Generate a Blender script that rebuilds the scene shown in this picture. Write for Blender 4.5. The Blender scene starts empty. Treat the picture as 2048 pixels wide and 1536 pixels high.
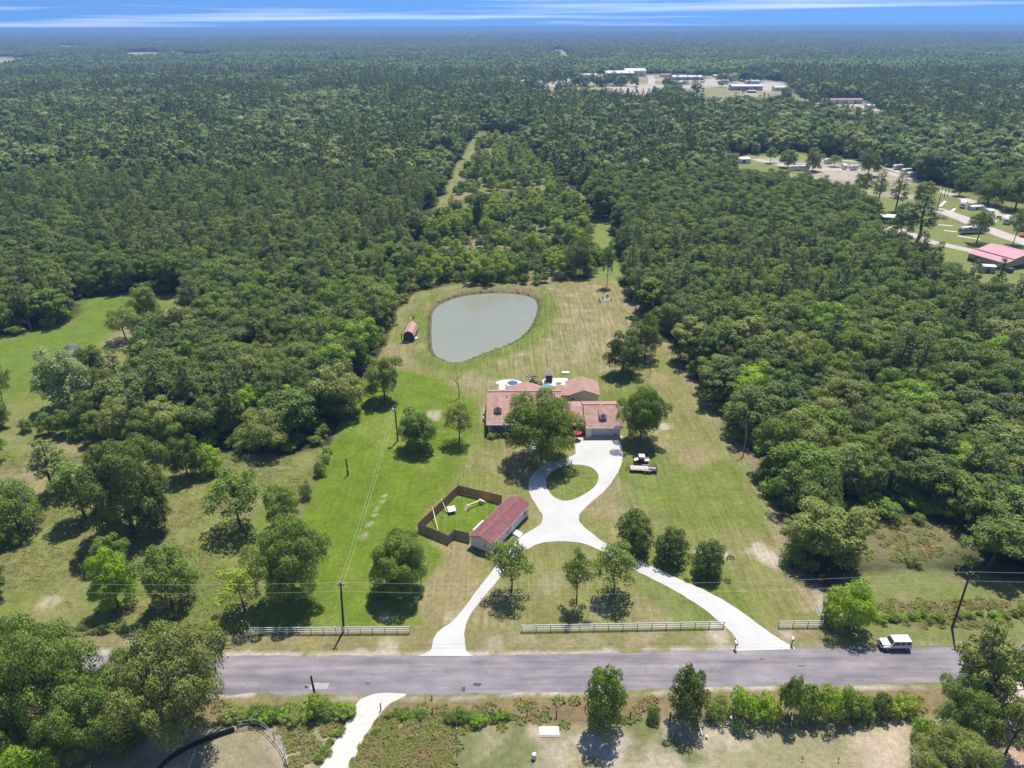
import bpy, math, random
import numpy as np
from mathutils import Vector, Matrix, noise as mnoise
from mathutils.geometry import tessellate_polygon

# ------------------------------------------------------------------ camera
S = bpy.context.scene
COL = S.collection
CAM_H, FPX = 85.0, 1421.0                       # drone height in metres, focal length in photo pixels
PITCH = math.atan((768 - 54.0) / FPX)
ROLL = math.radians(0.2)
_f = np.array([0, math.cos(PITCH), -math.sin(PITCH)])
_r0 = np.array([1.0, 0, 0]); _u0 = np.cross(_r0, _f)
_r = _r0 * math.cos(ROLL) - _u0 * math.sin(ROLL)
_u = _u0 * math.cos(ROLL) + _r0 * math.sin(ROLL)
cd = bpy.data.cameras.new('camera')
cd.sensor_width = 36.0
cd.lens = 36.0 * FPX / 2048
cd.clip_start = 1.0
cd.clip_end = 200000.0
cam = bpy.data.objects.new('camera', cd)
COL.objects.link(cam)
cam.matrix_world = Matrix(((_r[0], _u[0], -_f[0], 0), (_r[1], _u[1], -_f[1], 0), (_r[2], _u[2], -_f[2], CAM_H), (0, 0, 0, 1)))
S.camera = cam

# ------------------------------------------------------------------ sky, sun, exposure
SUN_EL, SUN_AZ = math.radians(68.0), math.radians(20.0)     # azimuth measured from +Y towards +X
w = bpy.data.worlds.new('World'); S.world = w; w.use_nodes = True
nt = w.node_tree; nt.nodes.clear()
def _n(t, **k):
    n = nt.nodes.new(t)
    for a, b in k.items(): setattr(n, a, b)
    return n
sky = _n('ShaderNodeTexSky', sky_type='NISHITA', sun_disc=False, sun_elevation=SUN_EL, sun_rotation=SUN_AZ,
         altitude=300.0, air_density=1.0, dust_density=0.2, ozone_density=3.0)
bg = _n('ShaderNodeBackground'); bg.inputs['Strength'].default_value = 0.072
tintc = _n('ShaderNodeMix', data_type='RGBA', blend_type='MULTIPLY'); tintc.inputs[0].default_value = 1.0
tintc.inputs[7].default_value = (0.72, 1.07, 1.48, 1)
tc = _n('ShaderNodeTexCoord'); mp = _n('ShaderNodeMapping')
mp.inputs['Scale'].default_value = (1.7, 1.7, 78.0)
mp.inputs['Rotation'].default_value = (0.0, 0.004, 0.0); mp.inputs['Location'].default_value = (0.35, 0.0, 0.4)
n1 = _n('ShaderNodeTexNoise'); n1.inputs['Scale'].default_value = 1.35; n1.inputs['Detail'].default_value = 5.0; n1.inputs['Roughness'].default_value = 0.48
n1.inputs['Distortion'].default_value = 0.25
rp = _n('ShaderNodeValToRGB'); rp.color_ramp.elements[0].position = 0.50; rp.color_ramp.elements[1].position = 0.80
rp.color_ramp.elements[1].color = (0.60, 0.60, 0.60, 1)
mixc = _n('ShaderNodeMix', data_type='RGBA'); mixc.inputs[7].default_value = (14.5, 15.4, 17.0, 1)
out = _n('ShaderNodeOutputWorld')
L = nt.links.new
# the sky of a clear day keeps its blue down to the horizon here: look a little higher into the Nishita sky
lift = _n('ShaderNodeVectorMath', operation='ADD'); lift.inputs[1].default_value = (0, 0, 0.22); nrmz = _n('ShaderNodeVectorMath', operation='NORMALIZE')
L(tc.outputs['Generated'], lift.inputs[0]); L(lift.outputs[0], nrmz.inputs[0]); L(nrmz.outputs[0], sky.inputs['Vector'])
L(tc.outputs['Generated'], mp.inputs['Vector']); L(mp.outputs[0], n1.inputs['Vector']); L(n1.outputs['Fac'], rp.inputs[0])
L(sky.outputs[0], tintc.inputs[6]); L(tintc.outputs[2], mixc.inputs[6]); L(rp.outputs[0], mixc.inputs[0])
L(mixc.outputs[2], bg.inputs['Color']); L(bg.outputs[0], out.inputs[0])
sl = bpy.data.lights.new('sun', 'SUN'); sl.energy = 5.0; sl.angle = math.radians(0.53); sl.color = (1.0, 0.955, 0.88)
sun = bpy.data.objects.new('sun', sl); COL.objects.link(sun)
sv = Vector((math.cos(SUN_EL) * math.sin(SUN_AZ), math.cos(SUN_EL) * math.cos(SUN_AZ), math.sin(SUN_EL)))
sun.rotation_euler = sv.to_track_quat('Z', 'Y').to_euler(); sun.location = (0, 0, 300)
S.view_settings.view_transform = 'Standard'; S.view_settings.look = 'None'
S.view_settings.exposure = 0.45; S.view_settings.gamma = 1.0; S.view_settings.use_curve_mapping = False
cy = S.cycles
cy.max_bounces = 5; cy.diffuse_bounces = 3; cy.glossy_bounces = 2; cy.transmission_bounces = 3; cy.volume_bounces = 0; cy.transparent_max_bounces = 8
cy.use_denoising = True; cy.use_adaptive_sampling = True; cy.adaptive_threshold = 0.015
cy.caustics_reflective = False; cy.caustics_refractive = False
try: cy.volume_step_rate = 1.0
except Exception: pass

# ------------------------------------------------------------------ helpers
rng = np.random.default_rng(7)
random.seed(7)

def G(x, y, z=0.0):
    """photo pixel -> the point of the level z it shows"""
    d = _f * FPX + _r * (x - 1024) + _u * (768 - y)
    t = (z - CAM_H) / d[2]
    return (d[0] * t, d[1] * t)
def GP(pts, z=0.0): return [G(x, y, z) for x, y in pts]
def proj(P):
    P = np.asarray(P, float) - np.array([0, 0, CAM_H])
    zc = P @ _f
    return 1024 + FPX * (P @ _r) / zc, 768 - FPX * (P @ _u) / zc, zc
def top_z(X, Y, ty):
    lo, hi = 0.0, 80.0
    for _ in range(40):
        m = (lo + hi) / 2
        if proj((X, Y, m))[1] > ty: lo = m
        else: hi = m
    return lo

def smooth(pts, closed=True, k=5):
    P = np.array(pts, float); n = len(P); out = []
    for i in range(n if closed else n - 1):
        a, b, c, d = (P[(i + j) % n] for j in (-1, 0, 1, 2)) if closed else (P[max(i - 1, 0)], P[i], P[i + 1], P[min(i + 2, n - 1)])
        for t in np.arange(k) / k:
            out.append(0.5 * ((2 * b) + (c - a) * t + (2 * a - 5 * b + 4 * c - d) * t * t + (3 * b - a - 3 * c + d) * t ** 3))
    if not closed: out.append(P[-1])
    return [tuple(p) for p in out]

def inside(X, Y, poly):
    X = np.asarray(X); Y = np.asarray(Y); r = np.zeros(X.shape, bool); n = len(poly)
    for i in range(n):
        x0, y0 = poly[i]; x1, y1 = poly[(i + 1) % n]
        if y0 == y1: continue
        c = ((y0 > Y) != (y1 > Y)) & (X < (x1 - x0) * (Y - y0) / (y1 - y0) + x0)
        r ^= c
    return r
def edge_dist(X, Y, poly, closed=True):
    d = np.full(np.shape(X), 1e9); n = len(poly)
    for i in range(n if closed else n - 1):
        ax, ay = poly[i]; bx, by = poly[(i + 1) % n]
        dx, dy = bx - ax, by - ay; l2 = dx * dx + dy * dy + 1e-9
        t = np.clip(((X - ax) * dx + (Y - ay) * dy) / l2, 0, 1)
        d = np.minimum(d, np.hypot(X - ax - t * dx, Y - ay - t * dy))
    return d
def sdist(X, Y, poly):
    d = edge_dist(X, Y, poly)
    return np.where(inside(X, Y, poly), d, -d)
_lat = np.random.default_rng(3).random((256, 256))
def vnoise(X, Y, s, o=0.0):
    u = np.asarray(X) / s + 37.3 + o * 17.1; v = np.asarray(Y) / s + 91.7 + o * 5.3
    iu = np.floor(u).astype(int); iv = np.floor(v).astype(int); fu = u - iu; fv = v - iv
    fu = fu * fu * (3 - 2 * fu); fv = fv * fv * (3 - 2 * fv)
    g = lambda a, b: _lat[a % 256, b % 256]
    return (g(iu, iv) * (1 - fu) + g(iu + 1, iv) * fu) * (1 - fv) + (g(iu, iv + 1) * (1 - fu) + g(iu + 1, iv + 1) * fu) * fv
def fbm(X, Y, s, o=0.0, k=4):
    a, t, r = 1.0, 0.0, 0.0
    for i in range(k):
        r = r + a * vnoise(X, Y, s / 2 ** i, o + i * 3.1); t += a; a *= 0.5
    return r / t
def sstep(a, b, x):
    t = np.clip((x - a) / (b - a), 0, 1); return t * t * (3 - 2 * t)

# --- materials
def new_mat(name):
    m = bpy.data.materials.new(name); m.use_nodes = True
    nt = m.node_tree; nt.nodes.clear()
    o = nt.nodes.new('ShaderNodeOutputMaterial')
    return m, nt, o
def node(nt, t, **k):
    n = nt.nodes.new(t)
    for a, b in k.items():
        if a.startswith('i_'): n.inputs[a[2:]].default_value = b
        else: setattr(n, a, b)
    return n
def rgba(c): return (c[0], c[1], c[2], 1.0)
MATS = {}
def mat(name, col, col2=None, scale=3.0, rough=0.75, metal=0.0, bump=0.0, stretch=(1, 1, 1), spec=0.35, fine=None, emit=None):
    """base colour drifting between two tones with noise, plus fine relief"""
    if name in MATS: return MATS[name]
    m, nt, o = new_mat(name)
    b = node(nt, 'ShaderNodeBsdfPrincipled'); b.inputs['Roughness'].default_value = rough; b.inputs['Metallic'].default_value = metal
    b.inputs['Specular IOR Level'].default_value = spec
    tc = node(nt, 'ShaderNodeTexCoord'); mp = node(nt, 'ShaderNodeMapping'); mp.inputs['Scale'].default_value = stretch
    nt.links.new(tc.outputs['Object'], mp.inputs['Vector'])
    n = node(nt, 'ShaderNodeTexNoise'); n.inputs['Scale'].default_value = scale; n.inputs['Detail'].default_value = 6; n.inputs['Roughness'].default_value = 0.65
    nt.links.new(mp.outputs[0], n.inputs['Vector'])
    if col2 is None: col2 = tuple(c * 0.8 for c in col)
    r = node(nt, 'ShaderNodeValToRGB'); r.color_ramp.elements[0].position = 0.3; r.color_ramp.elements[1].position = 0.7
    r.color_ramp.elements[0].color = rgba(col2); r.color_ramp.elements[1].color = rgba(col)
    nt.links.new(n.outputs['Fac'], r.inputs[0])
    nt.links.new(r.outputs[0], b.inputs['Base Color'])
    if bump:
        bp = node(nt, 'ShaderNodeBump'); bp.inputs['Strength'].default_value = bump; bp.inputs['Distance'].default_value = 0.05
        nt.links.new(n.outputs['Fac'], bp.inputs['Height']); nt.links.new(bp.outputs[0], b.inputs['Normal'])
    nt.links.new(b.outputs[0], o.inputs[0])
    MATS[name] = m
    return m

# --- objects
def tag(o, label=None, cat=None, group=None, kind=None):
    if label: o['label'] = label
    if cat: o['category'] = cat
    if group: o['group'] = group
    if kind: o['kind'] = kind
    return o
def empty(name, label, cat, loc=(0, 0, 0), rz=0.0, group=None):
    o = bpy.data.objects.new(name, None); COL.objects.link(o)
    o.empty_display_size = 0.3
    o.location = loc; o.rotation_euler = (0, 0, rz)
    return tag(o, label, cat, group)
def npmesh(name, V, F, mats=(), smoothf=False, midx=None):
    """mesh from numpy arrays; F is (n,3) or (n,4)"""
    V = np.asarray(V, np.float32); F = np.asarray(F, np.int32)
    me = bpy.data.meshes.new(name)
    me.vertices.add(len(V)); me.vertices.foreach_set('co', V.ravel())
    k = F.shape[1]
    me.loops.add(F.size); me.loops.foreach_set('vertex_index', F.ravel())
    me.polygons.add(len(F)); me.polygons.foreach_set('loop_start', np.arange(0, F.size, k, dtype=np.int32))
    if smoothf: me.polygons.foreach_set('use_smooth', np.ones(len(F), bool))
    for m in mats: me.materials.append(m)
    if midx is not None: me.polygons.foreach_set('material_index', np.asarray(midx, np.int32))
    me.update(calc_edges=True)
    return me
def mobj(name, me, parent=None):
    o = bpy.data.objects.new(name, me); COL.objects.link(o)
    if parent is not None: o.parent = parent
    return o
class MB:
    """collects boxes, tubes and prisms into one mesh"""
    def __init__(s): s.v = []; s.f = []
    def add(s, v, f):
        b = len(s.v); s.v += [tuple(p) for p in v]; s.f += [tuple(b + i for i in q) for q in f]; return s
    def box(s, x0, x1, y0, y1, z0, z1):
        return s.add([(x0, y0, z0), (x1, y0, z0), (x1, y1, z0), (x0, y1, z0), (x0, y0, z1), (x1, y0, z1), (x1, y1, z1), (x0, y1, z1)],
                     [(3, 2, 1, 0), (4, 5, 6, 7), (0, 1, 5, 4), (1, 2, 6, 5), (2, 3, 7, 6), (3, 0, 4, 7)])
    def hexa(s, b, t):
        return s.add(list(b) + list(t), [(3, 2, 1, 0), (4, 5, 6, 7), (0, 1, 5, 4), (1, 2, 6, 5), (2, 3, 7, 6), (3, 0, 4, 7)])
    def beam(s, p, q, wd, ht):
        """box beam from p to q, wd across, ht high"""
        p = Vector(p); q = Vector(q); d = (q - p).normalized()
        side = d.cross(Vector((0, 0, 1)))
        if side.length < 1e-4: side = Vector((1, 0, 0))
        side.normalize(); up = side.cross(d).normalized()
        a = side * wd / 2; b = up * ht / 2
        return s.hexa([p - a - b, p + a - b, q + a - b, q - a - b], [p - a + b, p + a + b, q + a + b, q - a + b])
    def tube(s, pts, rad, n=8, cap=True):
        pts = [Vector(p) for p in pts]
        if not hasattr(rad, '__len__'): rad = [rad] * len(pts)
        rings = []; ref = Vector((0, 0, 1))
        for i, p in enumerate(pts):
            d = (pts[min(i + 1, len(pts) - 1)] - pts[max(i - 1, 0)]).normalized()
            a = d.cross(ref if abs(d.dot(ref)) < 0.95 else Vector((1, 0, 0))).normalized(); b = d.cross(a)
            rings.append([p + (a * math.cos(2 * math.pi * j / n) + b * math.sin(2 * math.pi * j / n)) * rad[i] for j in range(n)])
        v = [q for r in rings for q in r]; f = []
        for i in range(len(pts) - 1):
            for j in range(n):
                f.append((i * n + j, i * n + (j + 1) % n, (i + 1) * n + (j + 1) % n, (i + 1) * n + j))
        if cap: f.append(tuple(range(n))[::-1]); f.append(tuple((len(pts) - 1) * n + j for j in range(n)))
        return s.add(v, f)
    def lathe(s, prof, n=16, c=(0, 0)):
        v = []; f = []
        for r, z in prof:
            for j in range(n): v.append((c[0] + r * math.cos(2 * math.pi * j / n), c[1] + r * math.sin(2 * math.pi * j / n), z))
        for i in range(len(prof) - 1):
            for j in range(n): f.append((i * n + j, i * n + (j + 1) % n, (i + 1) * n + (j + 1) % n, (i + 1) * n + j))
        f.append(tuple(range(n))[::-1]); f.append(tuple((len(prof) - 1) * n + j for j in range(n)))
        return s.add(v, f)
    def prism(s, poly, z0, z1):
        n = len(poly)
        v = [(x, y, z0) for x, y in poly] + [(x, y, z1) for x, y in poly]
        f = [tuple(range(n))[::-1], tuple(n + i for i in range(n))] + [(i, (i + 1) % n, n + (i + 1) % n, n + i) for i in range(n)]
        return s.add(v, f)
    def slab(s, q, t):
        """quad or polygon q (3d points, top face) with thickness t downwards"""
        n = len(q)
        v = [tuple(p) for p in q] + [(p[0], p[1], p[2] - t) for p in q]
        f = [tuple(range(n)), tuple(n + i for i in range(n))[::-1]] + [((i + 1) % n, i, n + i, n + (i + 1) % n) for i in range(n)]
        return s.add(v, f)
    def xprofile(s, prof, x0, x1):
        """closed (y,z) outline swept along x"""
        n = len(prof)
        v = [(x0, y, z) for y, z in prof] + [(x1, y, z) for y, z in prof]
        f = [tuple(range(n)), tuple(n + i for i in range(n))[::-1]] + [(i, n + i, n + (i + 1) % n, (i + 1) % n) for i in range(n)]
        return s.add(v, f)
    def build(s, name, m, parent=None, smoothf=False):
        me = bpy.data.meshes.new(name); me.from_pydata([tuple(p) for p in s.v], [], s.f); me.validate()
        if m: me.materials.append(m)
        if smoothf:
            for p in me.polygons: p.use_smooth = True
        return mobj(name, me, parent)

def sheet(name, outer, holes, z, m, thick=0.0, kind='structure'):
    """flat polygon with holes; thick > 0 adds an edge down to z - thick"""
    loops = [[Vector((x, y, 0)) for x, y in l] for l in [outer] + list(holes)]
    tris = tessellate_polygon(loops)
    P = [p for l in loops for p in l]
    v = [(p.x, p.y, z) for p in P]; f = []
    for t in tris:
        a, b, c = (P[i] for i in t)
        f.append(tuple(t) if (b - a).cross(c - a).z > 0 else tuple(t)[::-1])
    if thick:
        b = 0
        for l in loops:
            n = len(l); k = len(v)
            v += [(p.x, p.y, z - thick) for p in l]
            f += [(b + i, b + (i + 1) % n, k + (i + 1) % n, k + i) for i in range(n)]
            b += n
    me = bpy.data.meshes.new(name); me.from_pydata(v, [], f); me.materials.append(m)
    o = mobj(name, me)
    if kind: o['kind'] = kind
    return o

# ================================================================== the setting: ground, water, roads
LAWN = [(497, 1256), (548, 1150), (600, 1050), (640, 950), (660, 895), (700, 805), (722, 762), (770, 690), (800, 612), (830, 585), (900, 570), (1075, 572), (1150, 560),
        (1230, 552), (1262, 600), (1300, 645), (1340, 690), (1390, 765), (1450, 850), (1500, 920), (1540, 985), (1560, 1050), (1578, 1130), (1620, 1190), (1648, 1256)]
LUSH = [(498, 1252), (548, 1150), (600, 1050), (640, 950), (660, 895), (700, 805), (722, 762), (770, 738), (850, 752), (930, 790), (960, 830), (945, 880), (930, 920),
        (905, 962), (868, 1000), (838, 1040), (832, 1068), (866, 1092), (886, 1112), (850, 1165), (828, 1215), (824, 1250)]
PASTURE = [(-500, 900), (-60, 860), (20, 852), (130, 872), (240, 890), (350, 905), (450, 908), (560, 912), (655, 900), (600, 1050), (497, 1256), (-600, 1285)]
CLEARING = [(-300, 690), (0, 678), (90, 655), (150, 640), (168, 600), (260, 584), (380, 592), (384, 640), (312, 700), (268, 740), (246, 800), (228, 838), (160, 846), (60, 842), (-400, 872)]
POND = [(862, 642), (866, 620), (880, 606), (905, 595), (940, 587), (985, 583.5), (1030, 585), (1060, 591), (1073, 600), (1076, 615), (1070, 635), (1055, 660), (1030, 680),
        (1000, 693), (965, 705), (935, 718), (915, 722), (895, 720), (872, 709), (863, 690)]
HAY = [(1090, 572), (1228, 560), (1262, 605), (1290, 660), (1250, 700), (1230, 738), (1150, 742), (990, 742), (960, 728), (1010, 700), (1060, 668), (1086, 630)]
PATH_W = [(816, 578), (838, 500), (861, 430), (907, 340), (940, 285), (958, 262), (966, 272), (945, 325), (902, 400), (868, 455), (842, 530), (838, 575)]
ISLAND_PX = [(1092, 968), (1096, 951), (1109, 940), (1130, 932), (1155, 929.5), (1180, 934), (1194, 945), (1197, 958), (1189, 974), (1165, 991), (1140, 1001), (1120, 1000), (1102, 989)]
SCRUB = [(834, 575), (840, 530), (866, 455), (900, 400), (944, 325), (964, 262), (1045, 275), (1075, 335), (1150, 385), (1170, 440), (1185, 500), (1215, 550), (1075, 572), (900, 570)]
PATH_E = [(1135, 375), (1168, 385), (1182, 436), (1228, 436), (1232, 500), (1246, 552), (1196, 566), (1172, 530), (1168, 505), (1154, 450)]
RVPARK = [(1455, 322), (1480, 312), (1600, 305), (1700, 318), (1800, 338), (1850, 362), (1930, 382), (2048, 405), (2400, 470), (2400, 700), (2048, 632), (1960, 612), (1890, 590), (1850, 550), (1830, 540), (1745, 520), (1750, 445), (1720, 412), (1640, 394), (1500, 374), (1460, 358)]
GLADE_R = [(2005, 650), (2100, 620), (2200, 640), (2200, 700), (2060, 690)]
GLADE_R2 = [(1660, 1075), (1720, 1050), (1800, 1042), (1880, 1050), (1950, 1085), (1900, 1110), (1780, 1125), (1690, 1120)]
TOWN = [(1034, 158), (1150, 155), (1200, 147), (1300, 148), (1330, 148), (1420, 151), (1480, 153), (1560, 163), (1600, 172), (1640, 180), (1640, 196), (1540, 196), (1440, 196), (1360, 192), (1290, 188), (1120, 180), (1050, 176)]
TOWN2 = [(1590, 200), (1720, 195), (1780, 215), (1760, 235), (1690, 225), (1600, 215)]
FAR_FIELDS = [[(-200, 124), (0, 113), (35, 115), (85, 119), (60, 124), (0, 130), (-200, 140)], [(112, 91.5), (168, 92.5), (166, 94.5), (112, 94)], [(235, 106), (270, 104), (330, 105), (320, 109), (250, 111)],
              [(90, 117), (120, 117), (180, 120), (100, 124)], [(355, 108), (400, 108.5), (440, 108), (430, 111), (360, 112)], [(1095, 101), (1125, 99), (1148, 110), (1120, 113)], [(505, 81), (570, 82), (570, 83.4), (505, 83)], [(640, 119), (720, 120), (730, 125), (650, 124)],
              [(822, 142), (856, 144), (858, 152), (825, 151)]]
def reach(poly, h=12.0):
    ym = (min(q[1] for q in poly) + max(q[1] for q in poly)) / 2
    return [(x, y + (h * FPX / G(x, max(y, 62))[1] if y >= ym else 0)) for x, y in poly]
FAR_FIELDS = [reach(q, 15.0) for q in FAR_FIELDS]; TOWN = reach(TOWN, 18.0); TOWN2 = reach(TOWN2, 13.0)
G_LAWN, G_LUSH, G_PAST, G_CLEAR, G_HAY = GP(LAWN), GP(LUSH), GP(PASTURE), GP(CLEARING), GP(HAY)
G_POND = smooth(GP(POND), True, 4)
ROAD_N = [(-400, 80.0), (-160, 78.6), (-60, 77.9), (-14, 77.6), (5, 77.7), (30, 78.4), (45, 78.9), (63, 79.0), (160, 80.2), (400, 84)]
ROAD_S = [(-400, 73.0), (-160, 71.5), (-60, 71.0), (-14, 70.6), (5, 70.9), (30, 71.7), (45, 72.1), (63, 72.3), (160, 73.4), (400, 77)]
ROADP = ROAD_S + ROAD_N[::-1]

def axis(lo_far, fine0, fine1, hi_far, step, grow):
    a = list(np.arange(fine0, fine1 + 1e-6, step)); s = step; x = fine1
    while x < hi_far: s *= grow; x += s; a.append(x)
    s = step; x = fine0; pre = []
    while x > lo_far: s *= grow; x -= s; pre.append(x)
    return np.array(pre[::-1] + a)
gx = axis(-60000, -78, 92, 60000, 0.8, 1.045)
gy = axis(-3000, 46, 262, 60000, 0.8, 1.04)
GX, GY = np.meshgrid(gx, gy)
X = GX.ravel(); Y = GY.ravel(); R = np.hypot(X, Y)
near = R < 700
Z = np.zeros_like(X)
# far rolling country
Z += sstep(2500, 9000, R) * (fbm(X, Y, 5200, 2.0, 3) - 0.42) * 60 * sstep(60000, 9000, R * 0.6 + 3000)
# the pond basin
sd_p = np.full_like(X, -99.0); nb = (np.abs(X + 10) < 60) & (np.abs(Y - 213) < 60)
sd_p[nb] = sdist(X[nb], Y[nb], G_POND)
Z += -1.3 * sstep(-1.2, 2.0, sd_p) + 0.45 * sstep(-9, -3.5, sd_p) * sstep(-1.0, -3.0, sd_p)

C = np.zeros((len(X), 3))
def paint(mask, col, wgt=None):
    wgt = mask if wgt is None else wgt
    C[:] = C * (1 - wgt[:, None]) + np.asarray(col)[None, :] * wgt[:, None]
def region(poly, feather=1.0, wob=1.5, ns=4.0):
    x0, y0 = np.min(poly, 0) - 12; x1, y1 = np.max(poly, 0) + 12
    m = (X > x0) & (X < x1) & (Y > y0) & (Y < y1)
    wv = np.zeros_like(X)
    if m.any():
        s = sdist(X[m], Y[m], poly) + (fbm(X[m], Y[m], ns, 1.0, 3) - 0.5) * 2 * wob
        wv[m] = sstep(-feather, feather, s)
    return wv
nA = fbm(X, Y, 14, 0.0); nB = fbm(X, Y, 5, 5.0); nC = fbm(X, Y, 40, 9.0); nD = fbm(X, Y, 2.2, 12.0, 2)
FLOOR_C = (0.042, 0.042, 0.020); FORESTC = (0.020, 0.030, 0.011)
C[:] = FLOOR_C
paint(None, FORESTC, sstep(250, 900, R))
paint(None, (0.075, 0.085, 0.030), 0.5 * sstep(0.48, 0.62, nA) * (1 - sstep(200, 400, R)))
# open ground on both sides of the road
front = sstep(90, 86, Y + (nB - 0.5) * 3) * (1 - sstep(200, 400, np.abs(X)))
paint(None, (0.175, 0.175, 0.062), front)
LAWNC = (0.172, 0.170, 0.054); TANC = (0.235, 0.195, 0.095); LUSHC = (0.112, 0.162, 0.016); PASTC = (0.158, 0.172, 0.046)
for poly, tanw in ((G_PAST, 0.34), (G_CLEAR, 0.4)):
    wv = region(poly, 2.0, 2.5, 6.0)
    paint(None, PASTC, wv)
    paint(None, (0.205, 0.165, 0.085), wv * tanw * sstep(0.5, 0.66, nA))
    paint(None, (0.24, 0.19, 0.11), wv * tanw * sstep(0.58, 0.70, nB) * 0.7)
    paint(None, (0.105, 0.160, 0.022), wv * 0.7 * sstep(0.52, 0.68, fbm(X, Y, 9, 22.0)))
wv = region(GP([(-300, 690), (0, 680), (150, 645), (168, 602), (260, 586), (330, 600), (270, 650), (200, 690), (110, 760), (40, 790), (-300, 800)]), 2.5, 2.5, 6)
paint(None, (0.105, 0.165, 0.020), wv * 0.85)
wv = region(GP([(200, 690), (240, 660), (330, 640), (375, 610), (385, 640), (320, 690), (240, 700)]), 2.0, 3.0, 6); paint(None, (0.24, 0.19, 0.10), wv * 0.75)
wv = region(GP([(-300, 860), (60, 870), (190, 890), (230, 930), (130, 1000), (60, 1010), (-300, 1010)]), 3.0, 4.0, 7); paint(None, (0.245, 0.185, 0.105), wv * 0.75 * sstep(0.35, 0.6, nB))
wl = region(G_LAWN, 0.6, 0.4)
paint(None, LAWNC, wl)
paint(None, TANC, wl * 0.85 * sstep(0.46, 0.66, nA))
paint(None, (0.112, 0.158, 0.026), wl * 0.7 * sstep(0.52, 0.68, fbm(X, Y, 18, 31.0)))
wh = region(G_HAY, 2.5, 2.0); paint(None, (0.200, 0.178, 0.074), wh * 0.75)
paint(None, (0.28, 0.225, 0.125), wh * sstep(0.5, 0.7, nB) * 0.8)
wg = region(smooth(GP(LUSH), True, 3), 0.7, 0.7, 3.0)
paint(None, LUSHC, wg)
paint(None, (0.150, 0.185, 0.034), wg * 0.75 * sstep(0.5, 0.68, nA))
paint(None, (0.085, 0.140, 0.011), wg * 0.6 * sstep(0.52, 0.68, nB))
wv = region([(-2.2, 116.0), (-10.92, 119.5), (-17.5, 107.3), (-11.84, 103.9), (-10.75, 105.3), (-7.9, 104.4)], 0.4, 0.3, 2); paint(None, (0.110, 0.160, 0.018), wv)
# greener grass round the pond and beside the dam
wv = sstep(-9, -5, sd_p) * sstep(0.5, -1.5, sd_p) * wl; paint(None, (0.105, 0.150, 0.022), wv * 0.8)
wv = sstep(-1.6, -0.3, sd_p); paint(None, (0.085, 0.085, 0.035), wv)
wv = sstep(-0.4, 0.9, sd_p); paint(None, (0.20, 0.18, 0.13), wv)
wv = region(GP([(840, 640), (855, 612), (880, 592), (930, 578), (1000, 574), (1078, 578), (1078, 595), (1060, 588), (985, 581), (930, 584), (890, 596), (866, 615)]), 1.5, 1.5, 4)
paint(None, (0.20, 0.155, 0.085), wv * 0.8)
wv = region(GP([(800, 612), (840, 590), (858, 600), (850, 640), (852, 700), (800, 720), (770, 700)]), 2, 2, 4); paint(None, (0.24, 0.19, 0.10), wv * 0.55 * sstep(0.35, 0.6, nA))
# paths behind the pond, the scrub strip, the camp
for poly, col, a in ((SCRUB, (0.150, 0.165, 0.055), 1), (PATH_W, (0.175, 0.182, 0.066), 1), (PATH_E, (0.150, 0.185, 0.045), 1), (RVPARK, (0.165, 0.185, 0.055), 1), (GLADE_R, (0.15, 0.17, 0.05), 1), (GLADE_R2, (0.17, 0.155, 0.07), 0.8)):
    paint(None, col, a * region(GP(poly), 2.0, 2.0, 6))
wv = region(GP(SCRUB), 2, 2, 6); paint(None, (0.21, 0.18, 0.09), wv * sstep(0.5, 0.6, nA))
wv = region(GP([(1470, 320), (1600, 315), (1720, 335), (1850, 365), (1850, 400), (1700, 385), (1500, 360)]), 4, 6, 12); paint(None, (0.34, 0.29, 0.23), wv * sstep(0.42, 0.58, fbm(X, Y, 30, 4)))
wv = region(GP(TOWN), 12, 15, 60); paint(None, (0.26, 0.235, 0.115), wv)
paint(None, (0.42, 0.38, 0.33), wv * sstep(0.5, 0.6, fbm(X, Y, 90, 14)))
wv = region(GP(TOWN2), 6, 8, 40); paint(None, (0.30, 0.27, 0.17), wv)
for p in FAR_FIELDS: paint(None, (0.30, 0.30, 0.15), region(GP(p), 8, 10, 60))
# right-hand woodland edge: pinkish bare soil under the trees
wv = sstep(-4.5, -1.0, -np.abs(sdist(X, Y, G_LAWN)) * 1.0) * (X > 30) * (Y > 86) * (Y < 235); paint(None, (0.26, 0.195, 0.125), wv * 0.65 * sstep(0.42, 0.6, nB))
# verges: brown strip north of the road, dry weeds to the south
dn = np.interp(X, *zip(*ROAD_N)); ds = np.interp(X, *zip(*ROAD_S))
wv = sstep(0, 2.0, Y - dn) * sstep(5.6, 3.6, Y - dn + (nB - 0.5) * 2) * (np.abs(X) < 200)
paint(None, (0.195, 0.165, 0.072), wv * 0.85 * (1 - 0.6 * sstep(-3, 4, X) * sstep(42, 36, X)))
paint(None, (0.30, 0.235, 0.16), wv * 0.5 * sstep(0.55, 0.7, nB))
sh = np.minimum(np.abs(Y - dn), np.abs(Y - ds)); inr = (Y < dn) & (Y > ds)
wv = sstep(0.9, 0.2, sh + (nD - 0.5) * 1.6 + (nB - 0.5) * 1.2) * (~inr) * (np.abs(X) < 300); paint(None, (0.40, 0.34, 0.29), wv)
wv = sstep(0.4, 1.2, ds - Y) * sstep(6.5, 5.0, ds - Y + (nB - 0.5) * 2); paint(None, (0.185, 0.140, 0.070), wv * 0.9 * (np.abs(X) < 200))
wv = sstep(4.5, 6.0, ds - Y + (nB - 0.5)) * (np.abs(X) < 200); paint(None, (0.235, 0.215, 0.115), wv)
paint(None, (0.125, 0.140, 0.045), wv * sstep(0.50, 0.64, nB) * 0.8)
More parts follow.
